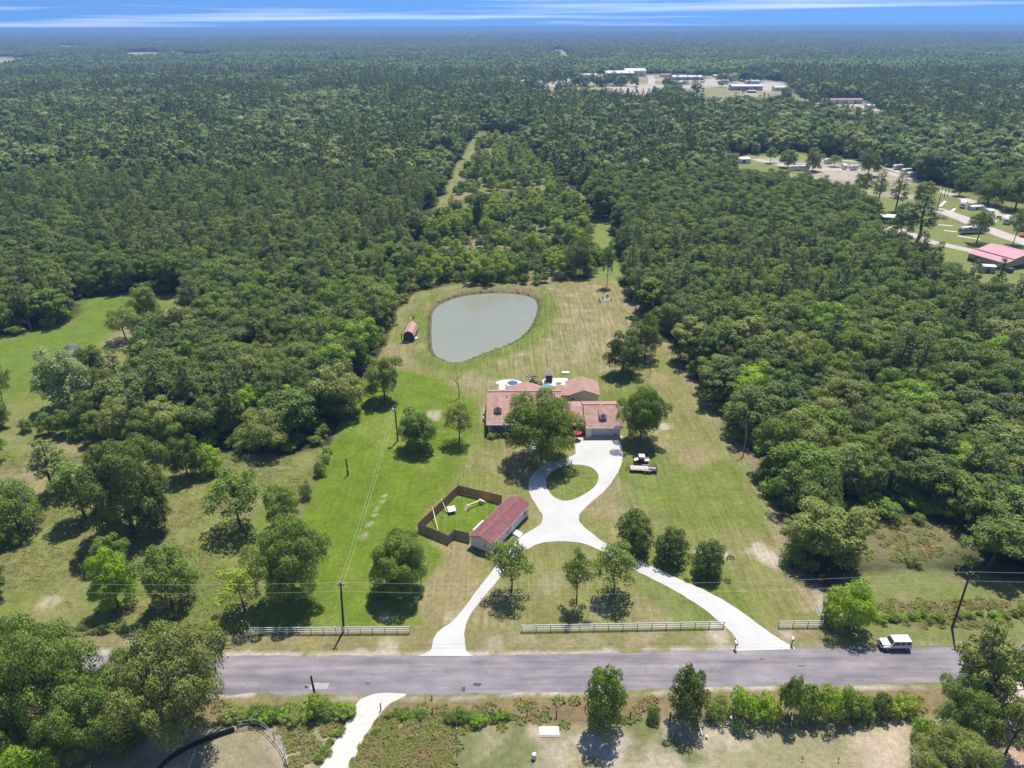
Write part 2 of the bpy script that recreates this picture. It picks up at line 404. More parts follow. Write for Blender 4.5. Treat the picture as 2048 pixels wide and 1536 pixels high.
paint(None, (0.40, 0.33, 0.25), wv * sstep(0.56, 0.72, fbm(X, Y, 8, 41)) * 0.7)
wv = region(GP([(700, 1536), (720, 1490), (760, 1440), (905, 1440), (915, 1490), (918, 1560), (700, 1560)]), 0.5, 0.6, 2); paint(None, (0.165, 0.165, 0.048), wv)
wv = region(GP([(1180, 1470), (1240, 1460), (1270, 1480), (1225, 1530), (1205, 1530), (1140, 1480)]), 1.2, 1.0, 2); paint(None, (0.46, 0.40, 0.34), wv * 0.8)
wv = region(GP([(1720, 1470), (1790, 1440), (1830, 1480), (1810, 1560), (1700, 1560)]), 2, 1.5, 3); paint(None, (0.45, 0.35, 0.27), wv * 0.7)
wv = region(GP([(1880, 1490), (1960, 1400), (2100, 1380), (2150, 1600), (1850, 1600)]), 2, 1.5, 3); paint(None, (0.40, 0.27, 0.19), wv * 0.85)
wv = region(GP([(1985, 1365), (2060, 1355), (2150, 1360), (2150, 1430), (2020, 1420)]), 1, 1, 3); paint(None, (0.48, 0.40, 0.33), wv)
wv = region(GP([(380, 1560), (420, 1480), (480, 1455), (540, 1470), (575, 1510), (585, 1560)]), 0.7, 0.6, 2); paint(None, (0.235, 0.205, 0.125), wv * 0.9)
wv = region(GP([(520, 1455), (560, 1480), (590, 1530), (600, 1580), (570, 1580), (560, 1520), (530, 1480)]), 0.4, 0.5, 1.5); paint(None, (0.36, 0.30, 0.24), wv * 0.8)
wv = region(GP([(1646, 1262), (1650, 1196), (1700, 1150), (1800, 1140), (1950, 1150), (2100, 1170), (2200, 1290), (1646, 1290)]), 1.5, 1.5, 4); paint(None, (0.150, 0.170, 0.050), wv)
paint(None, (0.20, 0.165, 0.085), wv * 0.4 * sstep(0.5, 0.62, nB))
wv = region(smooth(GP(ISLAND_PX), True, 3), 0.3, 0.2, 2); paint(None, (0.135, 0.165, 0.038), wv)
# worn and bare spots
for (px, py, r, a) in ((1410, 1106, 2.2, .7), (1450, 1112, 1.5, .6), (1520, 1105, 2.4, .8), (1536, 1118, 2, .7), (1500, 1103, 1, .6), (1438, 1270, 2.0, .8), (1575, 1270, 1.4, .5), (1330, 853, 1.6, .8), (1310, 862, 1.4, .6), (1655, 1215, 2.4, .5), (1640, 1190, 2, .4), (770, 1235, 1.2, .6), (905, 1235, 1.2, .5), (780, 1290, 2.0, .6), (990, 1290, 1.6, .5), (870, 830, 2.2, .6), (785, 770, 1.2, .5), (280, 1275, 1.6, .8), (100, 1205, 1.8, .5), (805, 1080, 1.5, .4), (925, 845, 2, .4), (1100, 1165, 2.5, .25), (1200, 1220, 2.5, .3), (730, 1072, .9, .5), (742, 1045, .5, .7), (748, 1030, .6, .7), (756, 1018, .5, .7), (764, 1003, .5, .7), (770, 992, .5, .7), (738, 1050, .5, .7)):
    x, y = G(px, py); d = np.hypot(X - x, (Y - y) * 0.8); paint(None, (0.42, 0.36, 0.27), a * sstep(r * 1.2, r * 0.4, d + (nD - 0.5) * r * 1.3))
C *= 1.0 * (0.88 + 0.24 * nD)[:, None]
far = sstep(250, 700, R)[:, None]; C[:] = C * (1 - far) + C * far * (0.75 + 0.5 * fbm(X, Y, 260, 77.0)[:, None])
mow = np.clip(0.55 * wl + 0.45 * wh - 0.25 * wg, 0, 1) + 0.15 * wv * 0

def ground_material():
    m, nt, o = new_mat('grassy_ground')
    at = node(nt, 'ShaderNodeAttribute', attribute_name='Col'); am = node(nt, 'ShaderNodeAttribute', attribute_name='mow')
    geo = node(nt, 'ShaderNodeNewGeometry')
    def nz(scale, detail, stretch=(1, 1, 1), rot=0.0, dist=0.0):
        mp = node(nt, 'ShaderNodeMapping'); mp.inputs['Scale'].default_value = stretch; mp.inputs['Rotation'].default_value = (0, 0, rot)
        nt.links.new(geo.outputs['Position'], mp.inputs['Vector'])
        n = node(nt, 'ShaderNodeTexNoise'); n.inputs['Scale'].default_value = scale; n.inputs['Detail'].default_value = detail; n.inputs['Roughness'].default_value = 0.7; n.inputs['Distortion'].default_value = dist
        nt.links.new(mp.outputs[0], n.inputs['Vector']); return n.outputs['Fac']
    def mr(fac, a, b, c, d):
        r = node(nt, 'ShaderNodeMapRange'); nt.links.new(fac, r.inputs[0])
        for i, v in enumerate((a, b, c, d)): r.inputs[i + 1].default_value = v
        return r.outputs[0]
    def math_(op, a, b):
        n = node(nt, 'ShaderNodeMath', operation=op)
        for i, v in enumerate((a, b)):
            if isinstance(v, (int, float)): n.inputs[i].default_value = v
            else: nt.links.new(v, n.inputs[i])
        return n.outputs[0]
    grain = math_('MULTIPLY', mr(nz(1.1, 7), 0.3, 0.7, 0.72, 1.28), mr(nz(0.22, 6, dist=0.8), 0.3, 0.7, 0.86, 1.14))
    fine = mr(nz(4.5, 4), 0.3, 0.7, 0.80, 1.20)
    streak = mr(nz(1.0, 4, (1.15, 0.09, 1), -0.06), 0.35, 0.65, 0.74, 1.28)
    fines = mr(nz(1.0, 3, (2.4, 0.035, 1), -0.05), 0.35, 0.65, 0.84, 1.18)
    streak = math_('MULTIPLY', streak, fines)
    smix = node(nt, 'ShaderNodeMix', data_type='FLOAT'); nt.links.new(am.outputs['Fac'], smix.inputs[0]); smix.inputs[2].default_value = 1.0; nt.links.new(streak, smix.inputs[3])
    k = math_('MULTIPLY', math_('MULTIPLY', grain, fine), smix.outputs[0])
    vm = node(nt, 'ShaderNodeVectorMath', operation='SCALE'); nt.links.new(at.outputs['Color'], vm.inputs[0]); nt.links.new(k, vm.inputs['Scale'])
    # dry blades among the green
    dry = mr(nz(0.75, 8, dist=0.6), 0.55, 0.72, 0.0, 0.55)
    mx = node(nt, 'ShaderNodeMix', data_type='RGBA', blend_type='MULTIPLY'); nt.links.new(dry, mx.inputs[0]); nt.links.new(vm.outputs[0], mx.inputs[6]); mx.inputs[7].default_value = (1.45, 1.10, 1.35, 1)
    b = node(nt, 'ShaderNodeBsdfPrincipled'); b.inputs['Roughness'].default_value = 0.95; b.inputs['Specular IOR Level'].default_value = 0.1
    nt.links.new(mx.outputs[2], b.inputs['Base Color'])
    bp = node(nt, 'ShaderNodeBump'); bp.inputs['Strength'].default_value = 0.55; bp.inputs['Distance'].default_value = 0.25
    nt.links.new(k, bp.inputs['Height']); nt.links.new(bp.outputs[0], b.inputs['Normal'])
    nt.links.new(b.outputs[0], o.inputs[0])
    return m
GROUND_M = ground_material()
nx, ny = len(gx), len(gy)
ii = (np.arange(ny - 1)[:, None] * nx + np.arange(nx - 1)[None, :]).ravel()
FQ = np.stack([ii, ii + 1, ii + nx + 1, ii + nx], 1)
cx = (X[FQ[:, 0]] + X[FQ[:, 2]]) / 2; cyy = (Y[FQ[:, 0]] + Y[FQ[:, 2]]) / 2
own = np.zeros(len(FQ), int)
nearf = (np.abs(cx) < 400) & (cyy < 500) & (cyy > 0)
own[nearf & inside(cx, cyy, G_LAWN)] = 1
own[nearf & inside(cx, cyy, G_PAST)] = 2
for k, nm in enumerate(('ground', 'lawn', 'pasture_ground')):
    F = FQ[own == k]; u, inv = np.unique(F, return_inverse=True)
    me = npmesh(nm, np.stack([X[u], Y[u], Z[u]], 1), inv.reshape(F.shape), [GROUND_M], True)
    a = me.attributes.new('Col', 'FLOAT_COLOR', 'POINT'); a.data.foreach_set('color', np.concatenate([C[u], np.ones((len(u), 1))], 1).astype(np.float32).ravel())
    a = me.attributes.new('mow', 'FLOAT', 'POINT'); a.data.foreach_set('value', mow[u].astype(np.float32))
    tag(mobj(nm, me), kind='structure')

def gz(x, y):
    return 0.0

# water
def water_mat(name, col, rough, deep=None):
    m, nt, o = new_mat(name)
    b = node(nt, 'ShaderNodeBsdfPrincipled'); b.inputs['Roughness'].default_value = rough; b.inputs['IOR'].default_value = 1.33
    geo = node(nt, 'ShaderNodeNewGeometry')
    n = node(nt, 'ShaderNodeTexNoise'); n.inputs['Scale'].default_value = 0.05; n.inputs['Detail'].default_value = 3
    nt.links.new(geo.outputs['Position'], n.inputs['Vector'])
    r = node(nt, 'ShaderNodeValToRGB'); r.color_ramp.elements[0].position = 0.35; r.color_ramp.elements[1].position = 0.65
    r.color_ramp.elements[0].color = rgba(deep or [c * 0.92 for c in col]); r.color_ramp.elements[1].color = rgba(col)
    nt.links.new(n.outputs['Fac'], r.inputs[0]); nt.links.new(r.outputs[0], b.inputs['Base Color'])
    n2 = node(nt, 'ShaderNodeTexNoise'); n2.inputs['Scale'].default_value = 1.6; n2.inputs['Detail'].default_value = 3
    nt.links.new(geo.outputs['Position'], n2.inputs['Vector'])
    bp = node(nt, 'ShaderNodeBump'); bp.inputs['Strength'].default_value = 0.06; bp.inputs['Distance'].default_value = 0.05
    nt.links.new(n2.outputs['Fac'], bp.inputs['Height']); nt.links.new(bp.outputs[0], b.inputs['Normal'])
    nt.links.new(b.outputs[0], o.inputs[0]); return m
big = []
cxp, cyp = np.mean(G_POND, 0)
for x, y in G_POND: big.append((cxp + (x - cxp) * 1.04, cyp + (y - cyp) * 1.03))
sheet('pond_water', big, [], -0.55, water_mat('murky_water', (0.225, 0.238, 0.180), 0.16))

# asphalt road
def asphalt():
    m, nt, o = new_mat('worn_asphalt')
    geo = node(nt, 'ShaderNodeNewGeometry')
    def nz(scale, det, stretch):
        mp = node(nt, 'ShaderNodeMapping'); mp.inputs['Scale'].default_value = stretch; nt.links.new(geo.outputs['Position'], mp.inputs['Vector'])
        n = node(nt, 'ShaderNodeTexNoise'); n.inputs['Scale'].default_value = scale; n.inputs['Detail'].default_value = det; n.inputs['Roughness'].default_value = 0.6
        nt.links.new(mp.outputs[0], n.inputs['Vector']); return n.outputs['Fac']
    r = node(nt, 'ShaderNodeValToRGB'); e = r.color_ramp.elements
    e[0].position = 0.30; e[0].color = (0.150, 0.135, 0.145, 1); e[1].position = 0.68; e[1].color = (0.268, 0.242, 0.250, 1)
    nt.links.new(nz(1.0, 5, (0.045, 0.75, 1)), r.inputs[0])
    m2 = node(nt, 'ShaderNodeMix', data_type='RGBA', blend_type='MULTIPLY'); m2.inputs[0].default_value = 1.0
    r2 = node(nt, 'ShaderNodeValToRGB'); e = r2.color_ramp.elements; e[0].position = 0.3; e[0].color = (0.72, 0.72, 0.75, 1); e[1].position = 0.7; e[1].color = (1.22, 1.19, 1.16, 1)
    nt.links.new(nz(0.35, 8, (0.5, 1, 1)), r2.inputs[0])
    nt.links.new(r.outputs[0], m2.inputs[6]); nt.links.new(r2.outputs[0], m2.inputs[7])
    r3 = node(nt, 'ShaderNodeValToRGB'); e = r3.color_ramp.elements; e[0].position = 0.2; e[0].color = (0.86, 0.86, 0.86, 1); e[1].position = 0.8; e[1].color = (1.1, 1.1, 1.1, 1)
    nt.links.new(nz(9.0, 3, (1, 1, 1)), r3.inputs[0])
    m3 = node(nt, 'ShaderNodeMix', data_type='RGBA', blend_type='MULTIPLY'); m3.inputs[0].default_value = 1.0
    nt.links.new(m2.outputs[2], m3.inputs[6]); nt.links.new(r3.outputs[0], m3.inputs[7])
    vo = node(nt, 'ShaderNodeTexVoronoi', feature='DISTANCE_TO_EDGE'); vo.inputs['Scale'].default_value = 0.22; vm_ = node(nt, 'ShaderNodeMapping'); vm_.inputs['Scale'].default_value = (0.5, 1.0, 1.0)
    dn_ = node(nt, 'ShaderNodeTexNoise'); dn_.inputs['Scale'].default_value = 0.8; dn_.inputs['Detail'].default_value = 4; nt.links.new(geo.outputs['Position'], dn_.inputs['Vector'])
    av = node(nt, 'ShaderNodeVectorMath', operation='MULTIPLY_ADD'); av.inputs[1].default_value = (1.6, 1.6, 1.6); nt.links.new(dn_.outputs['Color'], av.inputs[0]); nt.links.new(geo.outputs['Position'], av.inputs[2])
    nt.links.new(av.outputs[0], vm_.inputs['Vector']); nt.links.new(vm_.outputs[0], vo.inputs['Vector'])
    cr = node(nt, 'ShaderNodeMapRange'); nt.links.new(vo.outputs['Distance'], cr.inputs[0]); cr.inputs[1].default_value = 0.004; cr.inputs[2].default_value = 0.016; cr.inputs[3].default_value = 0.88; cr.inputs[4].default_value = 1.0
    m4 = node(nt, 'ShaderNodeVectorMath', operation='SCALE'); nt.links.new(m3.outputs[2], m4.inputs[0]); nt.links.new(cr.outputs[0], m4.inputs['Scale'])
    b = node(nt, 'ShaderNodeBsdfPrincipled'); b.inputs['Roughness'].default_value = 0.9; b.inputs['Specular IOR Level'].default_value = 0.2
    nt.links.new(m4.outputs[0], b.inputs['Base Color']); nt.links.new(b.outputs[0], o.inputs[0]); return m
def ragged(pts, amp, step=0.7, seed=0):
    """resample a line and roughen it"""
    P = np.array(pts); s = np.concatenate([[0], np.cumsum(np.hypot(*np.diff(P, axis=0).T))]); t = np.arange(0, s[-1], step)
    xs = np.interp(t, s, P[:, 0]); ys = np.interp(t, s, P[:, 1])
    return [(x, y + amp * (float(vnoise(x, 0, 2.3, seed)) - 0.5) * 2 + amp * 0.6 * (float(vnoise(x, 0, 0.8, seed + 5)) - 0.5)) for x, y in zip(xs, ys)]
clipx = lambda P: [(x, float(np.interp(x, *zip(*P)))) for x in (-150, -60, -14, 5, 30, 45, 63, 150)]
rs, rn = ragged(clipx(ROAD_S), 0.28, 0.7, 1), ragged(clipx(ROAD_N), 0.22, 0.7, 2)
sheet('road', rs + rn[::-1], [], 0.010, asphalt())
tar = mat('tar_patch', (0.055, 0.05, 0.055), (0.08, 0.075, 0.08), 2.0, 0.8)
def blob(cx, cy, rx, ry, n=14, seed=0, rot=0.0):
    r = random.Random(seed); p = []
    for i in range(n):
        a = 2 * math.pi * i / n; k = r.uniform(0.75, 1.2); x, y = rx * k * math.cos(a), ry * k * math.sin(a)
        p.append((cx + x * math.cos(rot) - y * math.sin(rot), cy + x * math.sin(rot) + y * math.cos(rot)))
    return p
for i, (px, py, a, b2) in enumerate(((954, 1369, .6, .35), (927, 1379, .28, .5), (736, 1367, .3, .22), (1523, 1318, .3, .15), (1602, 1332, .45, .12))):
    x, y = G(px, py); sheet('road_patch', blob(x, y, a, b2, 12, i), [], 0.016, tar)
x, y = G(637, 1372); sheet('road_patch', [(x - 1.2, y - .6), (x + 1.4, y - .5), (x + 1.5, y + .5), (x - 1.1, y + .6)], [], 0.016, mat('pale_patch', (0.33, 0.31, 0.31), (0.28, 0.26, 0.26), 1.5, .9))

# concrete drive with its grass island
DRIVE = [(1148, 881), (1151, 900), (1146, 911), (1114, 919), (1092, 927), (1072, 941), (1060, 958), (1057, 976), (1063, 996), (1076, 1016), (1085, 1031), (1083, 1046), (1070, 1056),
         (1056, 1065), (1042, 1073), (1030, 1086), (1006, 1115), (985, 1141), (950, 1186), (925, 1220), (905, 1243), (880, 1261), (867, 1280), (861, 1300), (848, 1307), (833, 1312.5),
         (947, 1312.5), (936, 1305), (931, 1296), (930, 1256), (950, 1216), (1000, 1156), (1038, 1112), (1072, 1090), (1110, 1083), (1160, 1086), (1200, 1101), (1245, 1129),
         (1320, 1166), (1380, 1200), (1430, 1236), (1460, 1263), (1476, 1285), (1474, 1303), (1590, 1299), (1586, 1293), (1568, 1284), (1530, 1259), (1480, 1222), (1420, 1186), (1350, 1155),
         (1290, 1126), (1220, 1092), (1182, 1066), (1161, 1046), (1159, 1030), (1177, 1010), (1211, 980), (1236, 945), (1245, 920), (1244, 896), (1238, 881)]
ISLAND = [(1092, 968), (1096, 951), (1109, 940), (1130, 932), (1155, 929.5), (1180, 934), (1194, 945), (1197, 958), (1189, 974), (1165, 991), (1140, 1001), (1120, 1000), (1102, 989)]
gd = GP(DRIVE)
sharp = {0, 25, 26, 43, 44, len(gd) - 1}
def smooth_keep(P, keep, k=4):
    n = len(P); out = []
    for i in range(n):
        b, c = np.array(P[i]), np.array(P[(i + 1) % n])
        a = b if i in keep else np.array(P[i - 1]); d = c if (i + 1) % n in keep else np.array(P[(i + 2) % n])
        if i in keep and (i + 1) % n in keep: out.append(tuple(b)); continue
        for t in np.arange(k) / k:
            out.append(tuple(0.5 * ((2 * b) + (c - a) * t + (2 * a - 5 * b + 4 * c - d) * t * t + (3 * b - a - 3 * c + d) * t ** 3)))
    return out
conc = mat('pale_concrete', (0.485, 0.475, 0.445), (0.405, 0.395, 0.37), 0.16, 0.85, bump=0.05)
rag = lambda P: [(x + 0.14 * (float(vnoise(x, y, 0.9, 21)) - .5), y + 0.14 * (float(vnoise(x, y, 0.9, 33)) - .5)) for x, y in P]
sheet('driveway', rag(smooth_keep(gd, sharp, 8)), [smooth(GP(ISLAND), True, 5)], 0.06, conc, 0.12)
sheet('garage_apron', GP([(1148, 880), (1146, 876), (1166, 872.5), (1243, 872.0), (1246, 873.5), (1239, 880)]), [], 0.075, mat('old_concrete', (0.56, 0.49, 0.42), (0.46, 0.40, 0.35), 0.8, 0.9), 0.1)
walk = np.array(smooth(GP([(1096, 926), (1081, 920), (1070, 911), (1066, 900), (1064, 886), (1063, 872)]), False, 5))
def ribbon(c, wd):
    c = np.array(c); d = np.gradient(c, axis=0); d /= np.linalg.norm(d, axis=1)[:, None]; n = np.stack([-d[:, 1], d[:, 0]], 1) * wd / 2
    return [tuple(p) for p in c + n] + [tuple(p) for p in (c - n)[::-1]]
sheet('garden_path', ribbon(walk, 1.3), [], 0.05, mat('walk_concrete', (0.50, 0.46, 0.42), (0.42, 0.39, 0.36), 1.0, 0.9), 0.08)
gw = mat('white_gravel', (0.54, 0.52, 0.47), (0.44, 0.40, 0.35), 1.6, 0.95, bump=0.2)
trk = smooth_keep(GP([(716, 1402), (735, 1391), (760, 1386), (800, 1387), (812, 1391), (785, 1404), (760, 1428), (741, 1454), (722, 1490), (700, 1534), (660, 1640), (560, 1640), (640, 1536), (662, 1500), (690, 1452), (708, 1418)]), {10, 11}, 4)
trk = [(x + 0.25 * (float(vnoise(x, y, 1.1, 3)) - .5), y + 0.25 * (float(vnoise(x, y, 1.1, 7)) - .5)) for x, y in trk]
sheet('gravel_track', trk, [], 0.018, gw)
# camp roads
campg = mat('pinkish_gravel', (0.47, 0.40, 0.36), (0.36, 0.31, 0.28), 0.25, 0.95)
CAMP = [([(1770, 455), (1800, 460), (1850, 480), (1900, 492), (1960, 505), (2048, 520), (2200, 545)], 6.0), ([(1840, 415), (1870, 418), (1920, 435), (1975, 458), (2048, 484), (2200, 530)], 9.0),
        ([(1855, 374), (1890, 385), (1940, 402), (1985, 422), (2048, 447), (2200, 500)], 6.0), ([(1510, 318), (1560, 330), (1620, 338), (1700, 340), (1760, 342), (1840, 365)], 7.0), ([(1950, 455), (1985, 440), (1992, 425)], 5.0),
        ([(1640, 322), (1700, 322), (1760, 332), (1800, 345), (1830, 360)], 5.0)]
for k, (p, wd) in enumerate(CAMP):
    c = smooth(GP(p), False, 6); sheet('camp_road', ribbon(c, wd), [], 0.03 + 0.005 * k, campg)
x0, y0 = G(1304, 168); sheet('town_road', ribbon(smooth(GP([(1301, 152), (1304, 160), (1303, 168), (1330, 172), (1420, 172), (1500, 170)]), False, 5), 12), [], 0.05, campg)
sheet('town_road', ribbon(smooth(GP([(1690, 205), (1720, 212), (1760, 222), (1800, 228)]), False, 5), 9), [], 0.05, campg)
sheet('far_track', ribbon(smooth(GP([(955, 262), (962, 245), (966, 232)]), False, 3), 6), [], 0.05, campg)

# ================================================================== foliage prototypes
def leaf_mat(name, stops, trans=0.28, tcol=(1.25, 1.15, 0.55)):
    if name in MATS: return MATS[name]
    m, nt, o = new_mat(name)
    oi = node(nt, 'ShaderNodeObjectInfo'); at = node(nt, 'ShaderNodeAttribute', attribute_name='tint')
    ma = node(nt, 'ShaderNodeMath', operation='MULTIPLY'); ma.inputs[1].default_value = 0.78; nt.links.new(oi.outputs['Random'], ma.inputs[0])
    mb = node(nt, 'ShaderNodeMath', operation='MULTIPLY_ADD'); mb.inputs[1].default_value = 0.22; nt.links.new(at.outputs['Fac'], mb.inputs[0]); nt.links.new(ma.outputs[0], mb.inputs[2])
    r = node(nt, 'ShaderNodeValToRGB'); e = r.color_ramp.elements
    e[0].position = 0.08; e[0].color = rgba(stops[0]); e[1].position = 0.92; e[1].color = rgba(stops[-1])
    for i, c in enumerate(stops[1:-1]):
        q = e.new(0.08 + 0.84 * (i + 1) / (len(stops) - 1)); q.color = rgba(c)
    nt.links.new(mb.outputs[0], r.inputs[0])
    d = node(nt, 'ShaderNodeBsdfPrincipled'); d.inputs['Roughness'].default_value = 0.55; d.inputs['Specular IOR Level'].default_value = 0.25
    nt.links.new(r.outputs[0], d.inputs['Base Color'])
    t = node(nt, 'ShaderNodeBsdfTranslucent'); tm = node(nt, 'ShaderNodeMix', data_type='RGBA', blend_type='MULTIPLY'); tm.inputs[0].default_value = 1.0
    nt.links.new(r.outputs[0], tm.inputs[6]); tm.inputs[7].default_value = rgba(tcol); nt.links.new(tm.outputs[2], t.inputs['Color'])
    mx = node(nt, 'ShaderNodeMixShader'); mx.inputs[0].default_value = trans
    nt.links.new(d.outputs[0], mx.inputs[1]); nt.links.new(t.outputs[0], mx.inputs[2]); nt.links.new(mx.outputs[0], o.inputs[0])
    MATS[name] = m; return m
LEAF = {
    'mixed': leaf_mat('leaf_mixed', [(0.070, 0.121, 0.024), (0.175, 0.248, 0.043), (0.110, 0.174, 0.037), (0.219, 0.267, 0.058), (0.139, 0.223, 0.032), (0.086, 0.142, 0.030), (0.227, 0.242, 0.075)]),
    'fresh': leaf_mat('leaf_fresh', [(0.154, 0.234, 0.023), (0.190, 0.267, 0.028), (0.168, 0.248, 0.024)]),
    'dark': leaf_mat('leaf_dark', [(0.102, 0.156, 0.029), (0.141, 0.200, 0.035), (0.169, 0.223, 0.044)]),
    'bright': leaf_mat('leaf_bright', [(0.217, 0.368, 0.024), (0.289, 0.429, 0.033), (0.259, 0.409, 0.026)]),
    'olive': leaf_mat('leaf_olive', [(0.228, 0.269, 0.061), (0.259, 0.309, 0.066), (0.289, 0.320, 0.084)]),
    'mid': leaf_mat('leaf_mid', [(0.167, 0.249, 0.037), (0.195, 0.290, 0.043), (0.217, 0.297, 0.053)]),
    'pale': leaf_mat('leaf_pale', [(0.271, 0.368, 0.131), (0.350, 0.429, 0.166), (0.434, 0.497, 0.215)]),
    'scrub': leaf_mat('leaf_scrub', [(0.150, 0.235, 0.040), (0.185, 0.260, 0.055), (0.130, 0.215, 0.040), (0.205, 0.255, 0.075)]),
    'lime': leaf_mat('leaf_lime', [(0.310, 0.409, 0.048), (0.350, 0.449, 0.058), (0.322, 0.398, 0.053)]),
    'pine': leaf_mat('pine_needles', [(0.111, 0.161, 0.035), (0.149, 0.200, 0.041), (0.188, 0.227, 0.050)], 0.12),
    'pinelight': leaf_mat('pine_needles_light', [(0.192, 0.263, 0.055), (0.235, 0.297, 0.063), (0.261, 0.317, 0.068)], 0.15),
}
BARK = mat('bark', (0.125, 0.100, 0.078), (0.065, 0.052, 0.042), 6.0, 0.95, bump=0.4, stretch=(1, 1, 0.2))
DEADWOOD = mat('dead_wood', (0.36, 0.32, 0.30), (0.24, 0.21, 0.19), 5.0, 0.95, stretch=(1, 1, 0.3))

def quads(P, N, size, r, asp=0.62):
    """one rhombic leaf spray per point, facing N"""
    n = len(P); N = N / (np.linalg.norm(N, axis=1)[:, None] + 1e-9)
    t = np.cross(N, r.normal(size=(n, 3))); t /= np.linalg.norm(t, axis=1)[:, None] + 1e-9
    b = np.cross(N, t); s = (size * r.uniform(0.45, 1.55, n))[:, None]
    bend = N * s * r.uniform(-0.25, 0.1, n)[:, None]
    V = np.stack([P - t * s * 0.5 + bend, P - b * s * 0.5 * asp, P + t * s * 0.5 + bend, P + b * s * 0.5 * asp], 1).reshape(-1, 3)
    return V, np.arange(4 * n).reshape(n, 4)
def sph(n, r):
    v = r.normal(size=(n, 3)); return v / np.linalg.norm(v, axis=1)[:, None]
def leaf_mesh(name, P, N, size, r, m, tint, asp=0.62):
    V, F = quads(P, N, size, r, asp)
    me = npmesh(name, V, F, [m])
    a = me.attributes.new('tint', 'FLOAT', 'POINT'); a.data.foreach_set('value', np.repeat(tint, 4).astype(np.float32))
    return me
def trunk_mesh(name, H, r0, limbs, r, top=0.75, m=None, n=6, lean=0.03):
    mb = MB(); pts = []; dx, dy = r.normal(0, lean, 2)
    for i in range(5):
        t = i / 4; pts.append((dx * H * t * t + r.normal(0, 0.01) * H * (i > 0), dy * H * t * t + r.normal(0, 0.01) * H * (i > 0), H * top * t))
    mb.tube(pts, [r0 * 1.25, r0, r0 * 0.8, r0 * 0.55, r0 * 0.25], n)
    for (lx, ly, lz) in limbs:
        zf = min(0.9, max(0.30, (lz - 0.25 * math.hypot(lx, ly)) / (H * top) - 0.12)); k = zf * 4; i = min(int(k), 3); f = k - i
        s = [pts[i][j] * (1 - f) + pts[i + 1][j] * f for j in range(3)]
        mid = [(s[j] * 0.5 + (lx, ly, lz)[j] * 0.5) for j in range(3)]; mid[2] -= 0.06 * math.hypot(lx - s[0], ly - s[1])
        mb.tube([s, mid, (lx, ly, lz)], [r0 * 0.38, r0 * 0.24, r0 * 0.08], 5, False)
    me = bpy.data.meshes.new(name); me.from_pydata([tuple(p) for p in mb.v], [], mb.f); me.materials.append(m or BARK)
    return me
def crown(r, H, Rr, zb, nb, nl, size, fill=1.0, blob=(0.26, 0.40), top_heavy=0.0, jag=0.25, flat=0.92, nr=0.36, glob=0.0):
    """clumped crown: leaf sprays on the shells of many lobes spread through an ellipsoid"""
    c = np.array([0, 0, (H + zb) / 2]); hz = (H - zb) / 2
    i = np.arange(nb) + 0.5; ph = np.arccos(np.clip(1 - 1.92 * i / nb, -1, 1)); th = math.pi * (1 + 5 ** .5) * i + r.uniform(0, 6)
    sp_ = np.where(ph > 1.5708, np.sin(ph) ** 0.45, np.sin(ph)); d = np.stack([np.cos(th) * sp_, np.sin(th) * sp_, np.cos(ph)], 1) + r.normal(0, 0.14, (nb, 3))
    k = r.uniform(0.58, 0.86, nb)[:, None] * (1 + r.normal(0, jag * 0.4, nb))[:, None]
    BC = c + d * k * np.array([Rr, Rr, hz]); br = Rr * r.uniform(*blob, nb)
    ni = max(2, nb // 5); BC = np.concatenate([BC, c + sph(ni, r) * 0.35 * np.array([Rr, Rr, hz])]); br = np.concatenate([br, Rr * r.uniform(0.25, 0.4, ni)])
    if top_heavy: BC[:, :2] *= (1 - top_heavy * ((H - BC[:, 2]) / (H - zb)))[:, None]
    w = br ** 2; cnt = np.maximum(8, (nl * w / w.sum()).astype(int))
    P, N, T = [], [], []
    for b in range(len(BC)):
        n = cnt[b]; u = sph(n, r); u[:, 2] = np.where(u[:, 2] < -0.35, -u[:, 2], u[:, 2])
        rad = br[b] * (0.68 + 0.40 * r.random(n) ** 0.75)
        bump = 1 + jag * 0.5 * np.sin(u[:, 0] * 7 + b) * np.sin(u[:, 1] * 6 + 2 * b)
        p = BC[b] + u * (rad * bump)[:, None] * np.array([1, 1, flat])
        P.append(p); gn_ = (p - c) / np.array([Rr, Rr, hz]); N.append(u * (0.85 - 0.4 * glob) + gn_ * glob + np.array([0, 0, 0.18]) + r.normal(0, nr, (n, 3))); T.append(np.full(n, r.random()) * 0.6 + r.random(n) * 0.4)
    P, N, T = np.concatenate(P), np.concatenate(N), np.concatenate(T)
    keep = np.ones(len(P), bool)
    for b in range(len(BC)):      # drop sprays buried deep inside a neighbouring lobe
        keep &= ~(np.linalg.norm((P - BC[b]) / np.array([1, 1, flat]), axis=1) < br[b] * 0.62)
    keep &= (r.random(len(P)) < fill) & (P[:, 2] > 0.12)
    return P[keep], N[keep], T[keep], BC, br
PROTO = {}      # kind -> list of dict(trunk, crown, H, R)
def add_proto(kind, tm, cm, H, Rr):
    v = np.empty(len(cm.vertices) * 3, np.float32); cm.vertices.foreach_get('co', v); v = v.reshape(-1, 3)
    PROTO.setdefault(kind, []).append(dict(trunk=tm, crown=cm, H=float(np.percentile(v[:, 2], 99.7)), R=float(np.percentile(np.hypot(v[:, 0], v[:, 1]), 97))))
def r_(s): return np.random.default_rng(s)
